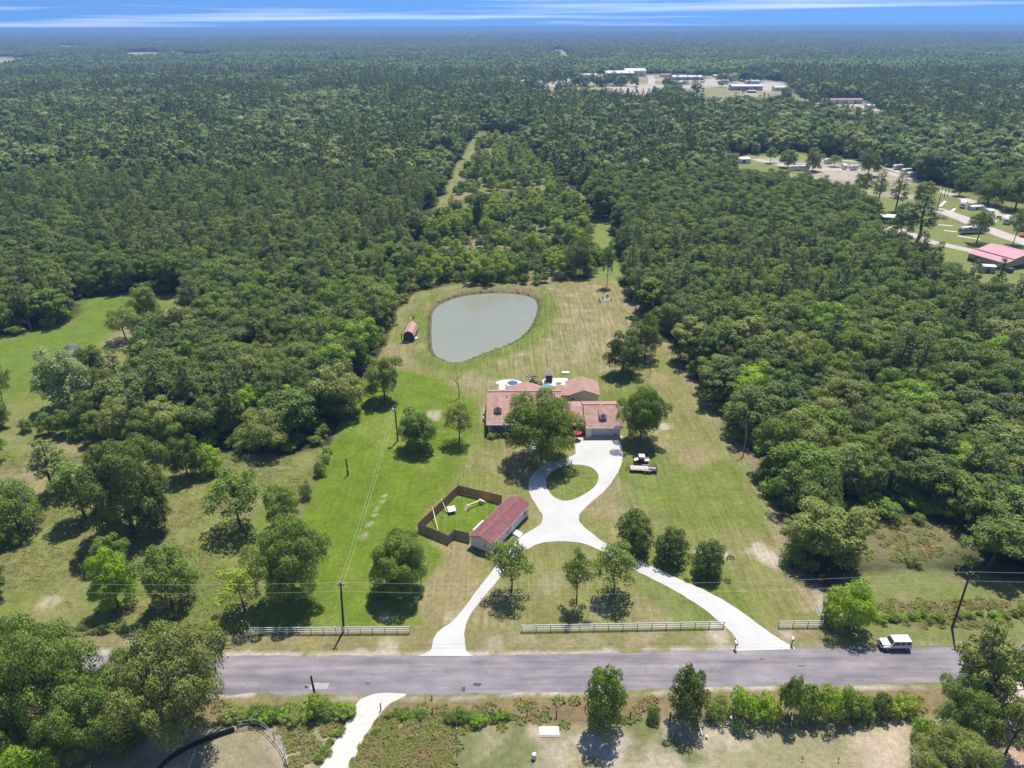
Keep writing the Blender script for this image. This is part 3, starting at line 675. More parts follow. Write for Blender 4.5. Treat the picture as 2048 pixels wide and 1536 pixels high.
for k in range(6):      # broad rounded hardwoods
    r = r_(100 + k); H = r.uniform(11, 13); Rr = r.uniform(4.8, 5.8); zb = r.uniform(0.5, 1.5)
    P, N, T, BC, br = crown(r, H, Rr, zb, int(r.integers(30, 44)), 22000, 0.42, 1.0, (0.20, 0.40), 0, 0.38)
    add_proto('oak', trunk_mesh('trunk', H, 0.26, BC[::3], r), leaf_mesh('crown', P, N, 0.34, r, LEAF['mixed'], T), H, Rr)
for k in range(3):      # big spreading trees with finer leaves
    r = r_(150 + k); H = r.uniform(13, 15); Rr = r.uniform(7.6, 8.4); zb = r.uniform(0.6, 1.2)
    P, N, T, BC, br = crown(r, H, Rr, zb, int(r.integers(60, 80)), 76000, 0.42, 1.0, (0.15, 0.30), 0, 0.30)
    add_proto('bigoak', trunk_mesh('trunk', H, 0.36, BC[::4], r), leaf_mesh('crown', P, N, 0.29, r, LEAF['mixed'], T), H, Rr)
for k in range(4):      # taller ovals
    r = r_(200 + k); H = r.uniform(13.5, 16); Rr = r.uniform(3.8, 4.6); zb = r.uniform(2.2, 4.0)
    P, N, T, BC, br = crown(r, H, Rr, zb, int(r.integers(26, 36)), 14000, 0.42, 1.0, (0.20, 0.44), 0, 0.6)
    add_proto('tall', trunk_mesh('trunk', H, 0.24, BC[::3], r), leaf_mesh('crown', P, N, 0.34, r, LEAF['mixed'], T), H, Rr)
for k in range(4):      # thin open crowns on a visible stem
    r = r_(300 + k); H = r.uniform(8.5, 10); Rr = r.uniform(3.6, 4.3); zb = r.uniform(2.6, 3.4)
    P, N, T, BC, br = crown(r, H, Rr, zb, int(r.integers(26, 36)), 10500, 0.34, 0.75, (0.18, 0.32), 0, 0.6)
    add_proto('open', trunk_mesh('trunk', H, 0.17, BC[::1], r, lean=0.06), leaf_mesh('crown', P, N, 0.28, r, LEAF['mixed'], T), H, Rr)
for k in range(3):      # dense egg-shaped evergreens
    r = r_(400 + k); H = 6.4; Rr = 3.3; zb = -0.5
    P, N, T, BC, br = crown(r, H, Rr, zb, 60, 12000, 0.3, 1.0, (0.20, 0.30), 0, 0.2, 0.95)
    add_proto('evergreen', trunk_mesh('trunk', H, 0.14, BC[::6], r, 0.8), leaf_mesh('crown', P, N, 0.26, r, LEAF['dark'], T), H, Rr)
for k in range(5):      # shrubs
    r = r_(500 + k); H = r.uniform(2.6, 3.6); Rr = r.uniform(1.7, 2.3)
    P, N, T, BC, br = crown(r, H, Rr, 0.05, 18, 4200, 0.25, 1.0, (0.28, 0.46), 0, 0.5)
    add_proto('shrub', trunk_mesh('trunk', H, 0.06, BC[::2], r), leaf_mesh('crown', P, N, 0.22, r, LEAF['mixed'], T), H, Rr)
def pine(r, H, Rr, zb, tiers, size, per, dens=1.0, taper=0.75):
    """whorls of branches tipped with needle tufts"""
    P, N, T, tips = [], [], [], []
    for z in np.linspace(zb, H * 0.97, tiers):
        f = (z - zb) / (H - zb); prof = (1 - f) ** taper * (0.55 + 0.45 * min(1, f * 4 + 0.2))
        nbr = max(3, int(r.integers(5, 8) * (0.5 + 0.5 * (1 - f))))
        a0 = r.uniform(0, 6.3)
        for j in range(nbr):
            a = a0 + 2 * math.pi * j / nbr + r.normal(0, 0.3); ln = Rr * prof * r.uniform(0.65, 1.15) + 0.25
            e = np.array([math.cos(a) * ln, math.sin(a) * ln, z + ln * r.uniform(0.02, 0.32) - 0.1]); tips.append(tuple(e))
            nt_ = max(2, int(ln / 0.55))
            for q in range(nt_):
                t = (0.35 + 0.65 * (q + 1) / nt_); ctr = np.array([0, 0, z]) * (1 - t) + e * t
                n = int(per * dens); u = sph(n, r); rad = r.uniform(0.25, 0.75, n) * (0.5 + 0.1 * Rr)
                off = r.normal(0, 0.22, 3)
                P.append(ctr + off + u * rad[:, None] * np.array([1, 1, 0.6])); N.append(u * 0.6 + np.array([0, 0, 0.5]) + r.normal(0, 0.45, (n, 3))); T.append(np.full(n, r.random()))
    return np.concatenate(P), np.concatenate(N), np.concatenate(T), tips
for k in range(5):
    r = r_(600 + k); H = r.uniform(17, 21); Rr = r.uniform(2.9, 3.7); zb = H * r.uniform(0.30, 0.45)
    P, N, T, tips = pine(r, H, Rr, zb, 15, 0.4, 22)
    add_proto('pine', trunk_mesh('trunk', H, 0.22, tips[::4], r, 0.97, lean=0.015), leaf_mesh('crown', P, N, 0.46, r, LEAF['pine'], T, 0.28), H, Rr)
for k in range(3):      # young pines and cedars, branched to the ground
    r = r_(650 + k); H = r.uniform(6, 8); Rr = r.uniform(1.7, 2.2)
    P, N, T, tips = pine(r, H, Rr, 0.6, 11, 0.3, 13, 1.0, 0.9)
    add_proto('youngpine', trunk_mesh('trunk', H, 0.10, tips[::5], r, 0.97, lean=0.01), leaf_mesh('crown', P, N, 0.36, r, LEAF['pine'], T, 0.4), H, Rr)
def dead(r, H, r0, depth=4, spread=0.5):
    mb = MB()
    def br(p, d, ln, rad, k):
        q = p + d * ln; mid = p + d * ln * 0.5 + np.array([r.normal(0, .04), r.normal(0, .04), 0]) * ln
        mb.tube([p, mid, q], [rad, rad * 0.8, rad * 0.55], 5, False)
        if k == 0: return
        for _ in range(int(r.integers(2, 4))):
            e = d + r.normal(0, spread, 3) + np.array([0, 0, 0.12]); e /= np.linalg.norm(e)
            br(p + d * ln * r.uniform(0.55, 1.0), e, ln * r.uniform(0.55, 0.8), rad * 0.55, k - 1)
    br(np.zeros(3), np.array([0.03, 0, 1.0]), H * 0.36, r0, depth)
    me = bpy.data.meshes.new('trunk'); me.from_pydata([tuple(p) for p in mb.v], [], mb.f); me.materials.append(DEADWOOD)
    zs = max(p[2] for p in mb.v); rs = max(math.hypot(p[0], p[1]) for p in mb.v)
    return me, zs, rs
DEAD = [dead(r_(700 + k), 10, 0.22, 5, 0.45) for k in range(3)]
SNAG = dead(r_(750), 12, 0.30, 2, 0.30)

TREE_N = {'oak': 'broadleaf_tree', 'bigoak': 'broadleaf_tree', 'tall': 'broadleaf_tree', 'open': 'broadleaf_tree', 'evergreen': 'evergreen_tree', 'pine': 'pine_tree', 'youngpine': 'pine_tree', 'shrub': 'shrub'}
TREE_C = {'broadleaf_tree': 'tree', 'evergreen_tree': 'evergreen tree', 'pine_tree': 'pine tree', 'shrub': 'shrub'}
def plant(kind, k, x, y, H, Rr, rot, label, group=None, leaf=None, name=None, z=0.0):
    """one tree: an Empty at its foot with a trunk and a crown"""
    p = PROTO[kind][k % len(PROTO[kind])]; nm = name or TREE_N[kind]
    o = empty(nm, label, TREE_C.get(nm, 'tree'), (x, y, z), rot, group)
    o.scale = (Rr / p['R'], Rr / p['R'], H / p['H'])
    t = mobj('trunk', p['trunk'], o); c = mobj('crown', p['crown'], o)
    if leaf:
        c.material_slots[0].link = 'OBJECT'; c.material_slots[0].material = LEAF[leaf]
    return o
def plant_px(kind, k, bx, by, cw, ty, label, leaf=None, group=None, name=None):
    """place by the photo: foot at (bx,by), crown cw pixels wide, top at row ty"""
    x, y = G(bx, by); H = top_z(x, y, ty); zc = proj((x, y, H * 0.5))[2]
    return plant(kind, k, x, y, H, cw / FPX * zc / 2, random.uniform(0, 6.28), label, group, leaf, name)
def dead_px(k, bx, by, ty, label, cw=None, snag=False, name='dead_tree'):
    x, y = G(bx, by); H = top_z(x, y, ty); me, zs, rs = SNAG if snag else DEAD[k]
    o = mobj(name, me); s = H / zs; sx = s if cw is None else cw / FPX * proj((x, y, H / 2))[2] / 2 / rs
    o.location = (x, y, -0.03); o.scale = (sx, sx, s); o.rotation_euler = (0, 0, k * 1.3)
    return tag(o, label, 'dead tree')

# ================================================================== single trees
HT = [  # kind, variant, foot x, foot y, crown width, top row, leaf, label
    ('bigoak', 0, 1082, 922, 150, 786, 'fresh', 'large spreading bright green tree in front of the house porch'),
    ('bigoak', 1, 1281, 880, 96, 780, 'mid', 'round green tree beside the garage with machines parked in its shade'),
    ('oak', 2, 770, 800, 76, 713, 'olive', 'round lone tree on the bright lawn behind the tall utility pole'),
    ('oak', 3, 838, 896, 80, 822, 'mid', 'round tree on the bright lawn just right of the tall utility pole'),
    ('open', 0, 919, 884, 62, 808, 'olive', 'thin pale tree on the lawn between the round tree and the house'),
    ('oak', 4, 1246, 746, 80, 664, 'dark', 'dense dark tree behind the house, the nearer of a pair'),
    ('oak', 5, 1289, 716, 72, 630, 'dark', 'dense dark tree behind the house, the farther of a pair'),
    ('open', 1, 1214, 573, 30, 482, 'mid', 'slender lone tree on the mown field near the fire pit'),
    ('evergreen', 0, 1268, 1096, 78, 1023, None, 'dense round evergreen beside the drive, nearest the house of three'),
    ('evergreen', 1, 1339, 1120, 70, 1061, None, 'dense round evergreen beside the drive, middle of three'),
    ('evergreen', 2, 1415, 1147, 75, 1085, None, 'dense round evergreen beside the drive, farthest right of three'),
    ('open', 2, 1023, 1185, 88, 1085, 'mid', 'thin open tree between the drive branches, leftmost of three'),
    ('open', 3, 1153, 1209, 76, 1107, 'mid', 'thin open tree between the drive branches, middle of three'),
    ('open', 0, 1228, 1187, 92, 1094, 'mid', 'thin open tree between the drive branches, rightmost of three'),
    ('bigoak', 2, 800, 1182, 116, 1078, 'mid', 'green tree with a dead stem beside it, left of the red-roofed building'),
    ('bigoak', 1, 590, 1195, 150, 1045, 'mid', 'big dense tree at the corner of the white rail fence'),
    ('open', 1, 490, 1222, 100, 1138, 'lime', 'pale yellow-green thin tree left of the big fence-corner tree'),
    ('oak', 2, 571, 1055, 72, 980, 'mid', 'bushy tree on the pasture edge above the big fence-corner tree'),
    ('open', 2, 482, 1054, 122, 946, 'mid', 'spreading open tree standing alone on the pasture'),
    ('shrub', 0, 613, 996, 30, 966, 'mid', 'small bush on the lawn boundary beside the pasture'),
    ('shrub', 1, 637, 952, 22, 925, 'mid', 'little bush on the pasture boundary under the wood corner'),
    ('bigoak', 2, 268, 1066, 160, 888, 'dark', 'very large dark tree on the pasture beside a pine'),
    ('tall', 0, 172, 1040, 90, 930, 'mid', 'brighter green tree growing into the large dark pasture tree'),
    ('oak', 4, 315, 1062, 66, 985, 'dark', 'low dark tree at the right foot of the large pasture tree'),
    ('pine', 0, 115, 986, 78, 880, 'pinelight', 'lone pine with tiered branches on the dry pasture'),
    ('oak', 5, 40, 1062, 118, 968, 'mid', 'bushy tree behind the grey snag at the pasture edge'),
    ('oak', 0, 237, 1214, 88, 1104, 'bright', 'yellow-green tree in the pasture under the wires'),
    ('oak', 1, 232, 1160, 80, 1073, 'mid', 'dark tree directly behind the yellow-green pasture tree'),
    ('oak', 2, 345, 1212, 106, 1102, 'mid', 'rounded tree in the pasture right of the yellow-green one'),
    ('oak', 3, -18, 1195, 74, 1120, 'dark', 'dark tree cut by the left edge at the pasture'),
    ('oak', 4, -12, 1100, 60, 1035, 'mid', 'green bushy tree at the left edge below the snag'),
    ('shrub', 2, 8, 1272, 40, 1236, 'mid', 'roadside bush at the left edge of the verge'),
    ('shrub', 3, 36, 1090, 36, 1062, 'mid', 'small bush below the grey snag on the pasture'),
    ('oak', 5, 1697, 1256, 104, 1172, 'bright', 'round bright bush-like tree at the end of the short rail fence'),
    ('shrub', 4, 1660, 1238, 44, 1196, 'bright', 'yellow-green bush between the short rail fence and round tree'),
    ('evergreen', 1, 1207, 1456, 90, 1338, 'mid', 'upright leafy tree on the near roadside, left of the pair'),
    ('evergreen', 2, 1370, 1438, 84, 1333, 'dark', 'upright dark tree on the near roadside, right of the pair'),
    ('bigoak', 0, 120, 1478, 205, 1252, 'mid', 'huge leafy tree at the lower left corner by the road'),
    ('bigoak', 1, 365, 1466, 220, 1278, 'olive', 'huge pale olive tree overhanging the road at lower left'),
    ('bigoak', 2, 195, 1500, 150, 1370, 'mid', 'leafy tree in front of the huge lower left pair'),
    ('bigoak', 2, 262, 1448, 130, 1335, 'mid', 'green tree filling the gap between the huge lower left pair'),
    ('oak', 4, 20, 1430, 100, 1310, 'olive', 'olive tree at the left edge beside the road'),
    ('bigoak', 1, 20, 1560, 140, 1425, 'mid', 'green tree in the bottom left corner'),
    ('oak', 5, 70, 1590, 110, 1490, 'bright', 'bright green tree top at the bottom left edge'),
    ('tall', 3, 1935, 1440, 120, 1262, 'olive', 'tall olive tree beside the road, leftmost of the right corner group'),
    ('open', 1, 2000, 1420, 100, 1285, 'mid', 'open crowned tree over the road at the right edge'),
    ('bigoak', 1, 1925, 1478, 130, 1372, 'mid', 'dense green tree in the middle of the right corner group'),
    ('bigoak', 0, 1890, 1570, 150, 1470, 'olive', 'olive tree at the bottom edge in the right corner group'),
    ('open', 3, 2010, 1510, 120, 1400, 'olive', 'open tree beside the bare driveway at lower right'),
    ('open', 0, 2068, 1470, 70, 1375, 'mid', 'tree cut by the right edge above the bare ground'),
    ('shrub', 2, 1838, 1478, 44, 1440, 'bright', 'yellow-green bush in front of the right corner group'),
    ('oak', 1, 297, 640, 62, 570, 'olive', 'rounded lone tree on the upper left clearing'),
    ('open', 2, 252, 680, 66, 616, 'olive', 'thin spreading tree below the lone tree of the clearing'),
    ('open', 3, 12, 818, 62, 732, 'olive', 'thin tree at the left edge of the clearing'),
    ('oak', 3, 142, 815, 104, 700, 'pale', 'silvery pale tree in front of the greenhouse frame'),
    ('oak', 5, 205, 790, 60, 735, 'dark', 'dark low tree touching the silvery pale tree'),
    ('tall', 0, 195, 760, 58, 690, 'dark', 'dark tree behind the silvery pale tree'),
    ('youngpine', 0, 235, 760, 44, 700, 'pine', 'slim dark conifer between the pale tree and a bare pole'),
    ('oak', 0, 98, 868, 40, 826, 'mid', 'small bushy tree, left of two in front of the pale tree'),
    ('oak', 2, 140, 868, 50, 818, 'mid', 'small bushy tree, right of two in front of the pale tree'),
    ('oak', 4, -4, 855, 56, 800, 'mid', 'bush-like tree at the left edge of the clearing'),
    ('oak', 5, -12, 925, 64, 865, 'mid', 'tree at the left edge beside the dry pasture'),
    ('oak', 1, 200, 884, 66, 822, 'mid', 'bushy tree in the hedge line above the dry pasture, first from the left'),
    ('oak', 3, 248, 890, 80, 800, 'olive', 'pale crowned tree in the hedge line above the dry pasture'),
    ('oak', 0, 300, 896, 76, 818, 'mid', 'rounded tree in the hedge line next to the wood corner'),
    ('oak', 2, 345, 902, 66, 838, 'mid', 'low leafy tree where the hedge line meets the wood'),
    ('oak', 4, 376, 955, 74, 872, 'dark', 'dark tree standing forward of the wood beside a round bush'),
    ('evergreen', 1, 421, 946, 56, 893, 'bright', 'bright round bush standing forward of the wood'),
    ('oak', 5, 55, 862, 30, 838, 'mid', 'small bush left of the two in front of the pale tree'),
    ('pine', 1, 1832, 488, 76, 388, 'pine', 'big lone pine standing at the edge of the camp'),
    ('open', 1, 1953, 486, 56, 415, 'mid', 'dark rounded tree on a bare stem in front of the long coach'),
    ('open', 2, 2026, 488, 40, 418, 'olive', 'slim tree beside the camp road at the right edge'),
    ('oak', 1, 1843, 412, 48, 362, 'olive', 'rounded olive tree behind the lone camp pine'),
    ('oak', 3, 1862, 362, 76, 300, 'dark', 'broad dark tree at the far edge of the camp'),
    ('oak', 2, 1575, 335, 38, 300, 'mid', 'rounded tree beside the white long trailer in the camp'),
    ('tall', 1, 1541, 326, 26, 292, 'mid', 'small tree on bare ground in the far camp'),
    ('oak', 4, 1624, 342, 36, 295, 'olive', 'olive tree at the right end of the white long trailer'),
    ('open', 0, 1668, 333, 26, 310, 'mid', 'small tree beside the square white camper'),
    ('tall', 1, 1722, 398, 40, 338, 'olive', 'thin pale tree on the near edge of the camp, left of three'),
    ('pine', 0, 1752, 412, 34, 340, 'pinelight', 'ragged pine on the near edge of the camp, middle of three'),
    ('pine', 3, 1790, 424, 40, 345, 'pinelight', 'ragged pine on the near edge of the camp, right of three'),
    ('oak', 0, 1800, 470, 50, 405, 'mid', 'leafy tree just left of the big lone camp pine'),
    ('oak', 2, 1735, 352, 44, 300, 'dark', 'dark tree behind the campers at the back of the site'),
    ('oak', 4, 1918, 392, 30, 352, 'dark', 'small dark tree on the far camp grass'),
    ('oak', 5, 1975, 408, 66, 345, 'mid', 'broad tree shading the upper camp road, left of two'),
    ('oak', 1, 2030, 420, 80, 345, 'mid', 'broad tree shading the upper camp road, right of two'),
    ('pine', 2, 1271, 628, 20, 540, 'pine', 'tall thin pine on the mown field at the wood edge'),
    ('tall', 2, 1205, 436, 74, 368, 'dark', 'dark dense tree at the head of the eastern grass path'),
    ('oak', 5, 1160, 552, 56, 478, 'dark', 'dark rounded tree at the front of the scrub'),
    ('pine', 3, 956, 362, 17, 295, 'pine', 'slim pine in the scrub, the left of three standing tall'),
    ('pine', 4, 988, 350, 16, 308, 'pine', 'slim pine in the scrub, the middle of three standing tall'),
    ('pine', 0, 1022, 345, 18, 290, 'pine', 'slim pine in the scrub, the right of three standing tall'),
    ('tall', 3, 956, 462, 28, 392, 'dark', 'dark column-like tree standing in the middle of the scrub'),
    ('tall', 0, 880, 455, 20, 415, 'dark', 'dark slim tree beside the western grass path'),
    ('oak', 1, 1090, 545, 46, 375, 'mid', None),
]
HT = [h for h in HT if h[7]]
for (kind, k, bx, by, cw, ty, leaf, lab) in HT: plant_px(kind, k, bx, by, cw, ty, lab, leaf)
dead_px(0, 1300, 747, 664, 'bare dead tree standing in front of the dark pair behind the house', 26)
dead_px(1, 918, 795, 728, 'leafless grey tree on the lawn in front of the pond', 36)
dead_px(0, 845, 1192, 1112, 'bare dead stem leaning beside the tree left of the red-roofed building', 26, True)
dead_px(0, 74, 1072, 962, 'grey broken snag at the left of the pasture', 22, True, 'dead_snag')
dead_px(2, 1952, 1010, 905, 'bare dead tree poking out of the right wood', 30, True)
dead_px(1, 1487, 905, 800, 'bleached dead tree at the edge of the right wood', 40)
dead_px(2, 500, 610, 518, 'bleached bare crown among the trees of the left wood', 50)
dead_px(1, 62, 660, 622, 'pale bare tree at the left edge of the clearing', 34)
dead_px(0, 258, 640, 590, 'grey bare tree touching the lone tree of the clearing', 26)
dead_px(2, 372, 640, 588, 'small pale bare tree at the back of the clearing', 22)
dead_px(0, 822, 425, 388, 'white bare tree at the edge beside the western grass path', 22)
# roadside shrubs behind the near fence
for i, (bx, by, cw, ty, leaf, lab) in enumerate((
        (1432, 1436, 50, 1407, 'mid', 'first roadside shrub right of the upright dark tree'), (1482, 1436, 74, 1381, 'bright', 'tall bright shrub, first of the near roadside hedge'),
        (1530, 1436, 62, 1395, 'bright', 'low bright shrub in the roadside hedge below the drive mouth'), (1573, 1436, 56, 1352, 'mid', 'feathery tall shrub in the roadside hedge'),
        (1612, 1436, 62, 1377, 'mid', 'dark green shrub, fourth of the roadside hedge'), (1655, 1436, 68, 1375, 'bright', 'broad bright shrub, fifth of the roadside hedge'),
        (1692, 1436, 62, 1381, 'mid', 'leafy shrub, sixth of the roadside hedge'), (1722, 1434, 52, 1397, 'mid', 'small shrub, seventh of the roadside hedge'),
        (1755, 1430, 52, 1393, 'dark', 'dark cone-like shrub near the hedge end'), (1788, 1428, 48, 1403, 'lime', 'yellowish shrub near the hedge end'), (1812, 1424, 48, 1395, 'lime', 'last yellowish shrub of the roadside hedge'),
        (1418, 1440, 24, 1418, 'mid', 'low bush at the foot of the upright dark tree'), (1305, 1440, 30, 1416, 'mid', 'low bush between the two upright roadside trees'),
        (634, 1432, 44, 1392, 'lime', 'climber-wrapped bush round the short leaning pole'), (1480, 1140, 1, 1139, None, None))):
    if lab: plant_px('shrub', i, bx, by, cw, ty, lab, leaf)
for i, (bx, by, cw, ty, leaf, lab) in enumerate(((989, 873, 26, 862, 'dark', 'low dark bush at the left end of the porch'), (1012, 873, 24, 863, 'dark', 'low dark bush under the porch eave'), (982, 876, 18, 866, 'lime', 'spiky pale bush at the porch corner'))):
    plant_px('shrub', i, bx, by, cw, ty, lab, leaf)

# ================================================================== woods
GLADES = [GP(p) for p in (LAWN, PASTURE, CLEARING, PATH_W, SCRUB, PATH_E, RVPARK, GLADE_R, GLADE_R2, TOWN, TOWN2)] + [GP(p) for p in FAR_FIELDS]
TB_SPOTS = [G((a + b) / 2, py) + ((b - a) / 2 * G(0, py)[1] / FPX,) for a, b, py in ((1049, 1066, 156), (1070, 1082, 155), (1084, 1094, 156), (1156, 1194, 157), (1211, 1268, 157), (1250, 1292, 153), (1322, 1344, 154), (1344, 1406, 160), (1339, 1369, 169), (1428, 1476, 155), (1444, 1457, 169), (1493, 1520, 168), (1463, 1525, 181), (1549, 1578, 182), (1659, 1725, 208))]
def clear_of_town(x, y):
    m = np.ones(len(x), bool)
    for bx, by, hw in TB_SPOTS: m &= ~((np.abs(x - bx) < hw + 10) & (y > by - 75) & (y < by + 50))
    return m
def wooded(x, y, pad=0.0):
    m = (y > 92 + 0.04 * np.abs(x)) & (np.abs(x) < 0.80 * y + 70)
    m &= ~((x > 40) & (x < 140) & (y < 95))
    for gi, g in enumerate(GLADES):
        lo = np.min(g, 0) - pad; hi = np.max(g, 0) + pad
        b = (x > lo[0]) & (x < hi[0]) & (y > lo[1]) & (y < hi[1])
        if b.any():
            i = np.where(b)[0]; q = inside(x[i], y[i], g)
            if pad: q |= edge_dist(x[i], y[i], g) < pad
            if gi in (9, 10): q &= ~((fbm(x[i], y[i], 45, 90.0, 2) > 0.66) & clear_of_town(x[i], y[i]))
            m[i[q]] = False
    return m
def hexpts(y0, y1, s, jit, seed):
    r = r_(seed); ys = np.arange(y0, y1, s * 0.866); out = []
    for k, yy in enumerate(ys):
        hw = 0.80 * yy + 70; xs = np.arange(-hw, hw, s) + (k % 2) * s / 2
        out.append(np.stack([xs, np.full(len(xs), yy)], 1))
    P = np.concatenate(out); return P + r.uniform(-jit, jit, P.shape) * s
def pine_share(x, y):
    """stands of pine among the hardwoods"""
    b = fbm(x, y, 150, 50.0, 3)
    s = sstep(0.44, 0.58, b + 0.10 * sstep(-20, -160, x) * sstep(280, 480, y) + 0.05 * sstep(500, 900, y))
    s = np.maximum(s, 0.85 * ((x > 32) & (x < 62) & (y > 205) & (y < 330)))
    return np.where((x > 60) & (y < 220), 0.03, 0.10) + (0.40 + 0.16 * sstep(700, 1100, y)) * s * sstep(150, 260, y)
P0 = hexpts(92, 430, 7.1, 0.34, 11); P0 = P0[wooded(P0[:, 0], P0[:, 1], 1.6)]
r = r_(12)
ps = pine_share(P0[:, 0], P0[:, 1]); isp = r.random(len(P0)) < ps
sx, sy, zc = proj(np.column_stack([P0, np.full(len(P0), 6.0)]))
vis = (sx > -60) & (sx < 2108) & (sy < 1560)
near_edge = np.zeros(len(P0), bool)
def region_name(x, y):
    if x > 20: return 'right'
    return 'left'
order = np.argsort(zc)
single = set(); nb_, np_ = 0, 0
for i in order:
    if not vis[i]: continue
    if isp[i] and np_ < 110: single.add(i); np_ += 1
    elif not isp[i] and nb_ < 215: single.add(i); nb_ += 1
    if nb_ >= 215 and np_ >= 110: break
LABELS = {('right', 'b'): 'broadleaf tree in the dense wood right of the mown lawn', ('left', 'b'): 'broadleaf tree in the dense wood left of the lawn and pond',
          ('right', 'p'): 'dark pine in the wood right of the mown lawn', ('left', 'p'): 'dark pine in the wood left of the lawn and pond'}
def wood_label(kind, lf, rg, y):
    look = {'mixed': 'leafy green', 'mid': 'mid-green', 'fresh': 'fresh green', 'olive': 'olive green', 'bright': 'bright yellow-green', 'dark': 'dark green', 'pinelight': 'paler', None: 'dark'}[lf]
    shape = {'oak': 'rounded tree', 'tall': 'tall oval tree', 'pine': 'pine'}[kind]
    where = 'nearest the road' if y < 115 else 'level with the house' if y < 172 else 'level with the pond' if y < 250 else 'beyond the pond'
    return '%s %s in the %s wood, %s' % (look, shape, rg, where)
leafpick = ['mixed', 'mixed', 'mid', 'olive', 'mixed', 'bright', 'fresh', 'dark', 'mixed', 'mixed', 'fresh', 'olive']
rest = []
for i in range(len(P0)):
    x, y = P0[i]
    if isp[i]: kind, v = 'pine', int(r.integers(5)); H = r.uniform(13, 19); Rr = r.uniform(2.6, 3.6); lf = 'pinelight' if r.random() < 0.3 else None
    else:
        kind = 'oak' if r.random() < 0.66 else 'tall'; v = int(r.integers(6)) if kind == 'oak' else int(r.integers(4))
        Rr = r.uniform(3.8, 7.2); H = 5.0 + Rr * r.uniform(0.9, 1.35) if kind == 'oak' else r.uniform(11, 15)
        if y < 150: H *= 0.9
        lf = leafpick[int(r.integers(len(leafpick)))]
    rot = r.uniform(0, 6.28)
    if i in single:
        rg = region_name(x, y); key = (rg, 'p' if isp[i] else 'b')
        plant(kind, v, x, y, H, Rr, rot, wood_label(kind, lf, rg, y), ('pines of the ' if isp[i] else 'broadleaf trees of the ') + rg + ' wood', lf)
    else: rest.append((kind, v, x, y, H, Rr, rot))

# --- stuff: instanced masses
def joined(tm, cm, name, cmat=None):
    """trunk and crown as one mesh for the masses of far trees"""
    nv = len(tm.vertices); cv = np.empty(len(cm.vertices) * 3, np.float32); cm.vertices.foreach_get('co', cv)
    me = cm.copy(); me.name = name
    if cmat: me.materials[0] = cmat
    return me
def gn_scatter(name, pts, idx, rot, scl, protos, label, cat, kind='stuff'):
    lib = bpy.data.collections.new(name + '_kinds')
    for k, me in enumerate(protos):
        o = bpy.data.objects.new('%s_kind_%02d' % (name, k), me); lib.objects.link(o)
    me = bpy.data.meshes.new(name); n = len(pts); me.vertices.add(n); me.vertices.foreach_set('co', np.asarray(pts, np.float32).ravel())
    a = me.attributes.new('pid', 'INT', 'POINT'); a.data.foreach_set('value', np.asarray(idx, np.int32))
    a = me.attributes.new('rot', 'FLOAT_VECTOR', 'POINT'); a.data.foreach_set('vector', np.column_stack([np.zeros(n), np.zeros(n), rot]).astype(np.float32).ravel())
    a = me.attributes.new('scl', 'FLOAT_VECTOR', 'POINT'); a.data.foreach_set('vector', np.asarray(scl, np.float32).ravel())
    o = mobj(name, me); tag(o, label, cat, None, kind)
    g = bpy.data.node_groups.new(name, 'GeometryNodeTree')
    g.interface.new_socket('Geometry', in_out='INPUT', socket_type='NodeSocketGeometry'); g.interface.new_socket('Geometry', in_out='OUTPUT', socket_type='NodeSocketGeometry')
    gi = g.nodes.new('NodeGroupInput'); go = g.nodes.new('NodeGroupOutput'); ip = g.nodes.new('GeometryNodeInstanceOnPoints'); ci = g.nodes.new('GeometryNodeCollectionInfo')
    ci.inputs['Collection'].default_value = lib; ci.inputs['Separate Children'].default_value = True; ci.inputs['Reset Children'].default_value = True
    def na(nm, t):
        q = g.nodes.new('GeometryNodeInputNamedAttribute'); q.data_type = t; q.inputs['Name'].default_value = nm; return q.outputs['Attribute']
    er = g.nodes.new('FunctionNodeEulerToRotation')
    l = g.links.new
    l(gi.outputs[0], ip.inputs['Points']); l(ci.outputs[0], ip.inputs['Instance']); ip.inputs['Pick Instance'].default_value = True
    l(na('pid', 'INT'), ip.inputs['Instance Index']); l(na('rot', 'FLOAT_VECTOR'), er.inputs[0]); l(er.outputs[0], ip.inputs['Rotation']); l(na('scl', 'FLOAT_VECTOR'), ip.inputs['Scale'])
    l(ip.outputs[0], go.inputs[0])
    md = o.modifiers.new('scatter', 'NODES'); md.node_group = g
    return o
leaves4 = ['mixed', 'mid', 'mixed', 'fresh', 'olive']
nearp, meta = [], []
for kind in ('oak', 'tall', 'pine'):
    for v, p in enumerate(PROTO[kind]):
        me = joined(p['trunk'], p['crown'], 'near_%s' % kind, LEAF['pinelight'] if kind == 'pine' and v % 3 == 2 else (None if kind == 'pine' else LEAF[leaves4[v % 4]]))
        nearp.append(me); meta.append((kind, v, p['H'], p['R']))
look = {(a, b): i for i, (a, b, c, d) in enumerate(meta)}
if rest:
    idx = [look[(q[0], q[1])] for q in rest]
    gn_scatter('woodland', [(q[2], q[3], 0) for q in rest], idx, [q[6] for q in rest], [(q[5] / meta[i][3], q[5] / meta[i][3], q[4] / meta[i][2]) for q, i in zip(rest, idx)], nearp,
               'dense mixed woodland filling the land behind the nearest trees', 'woodland')
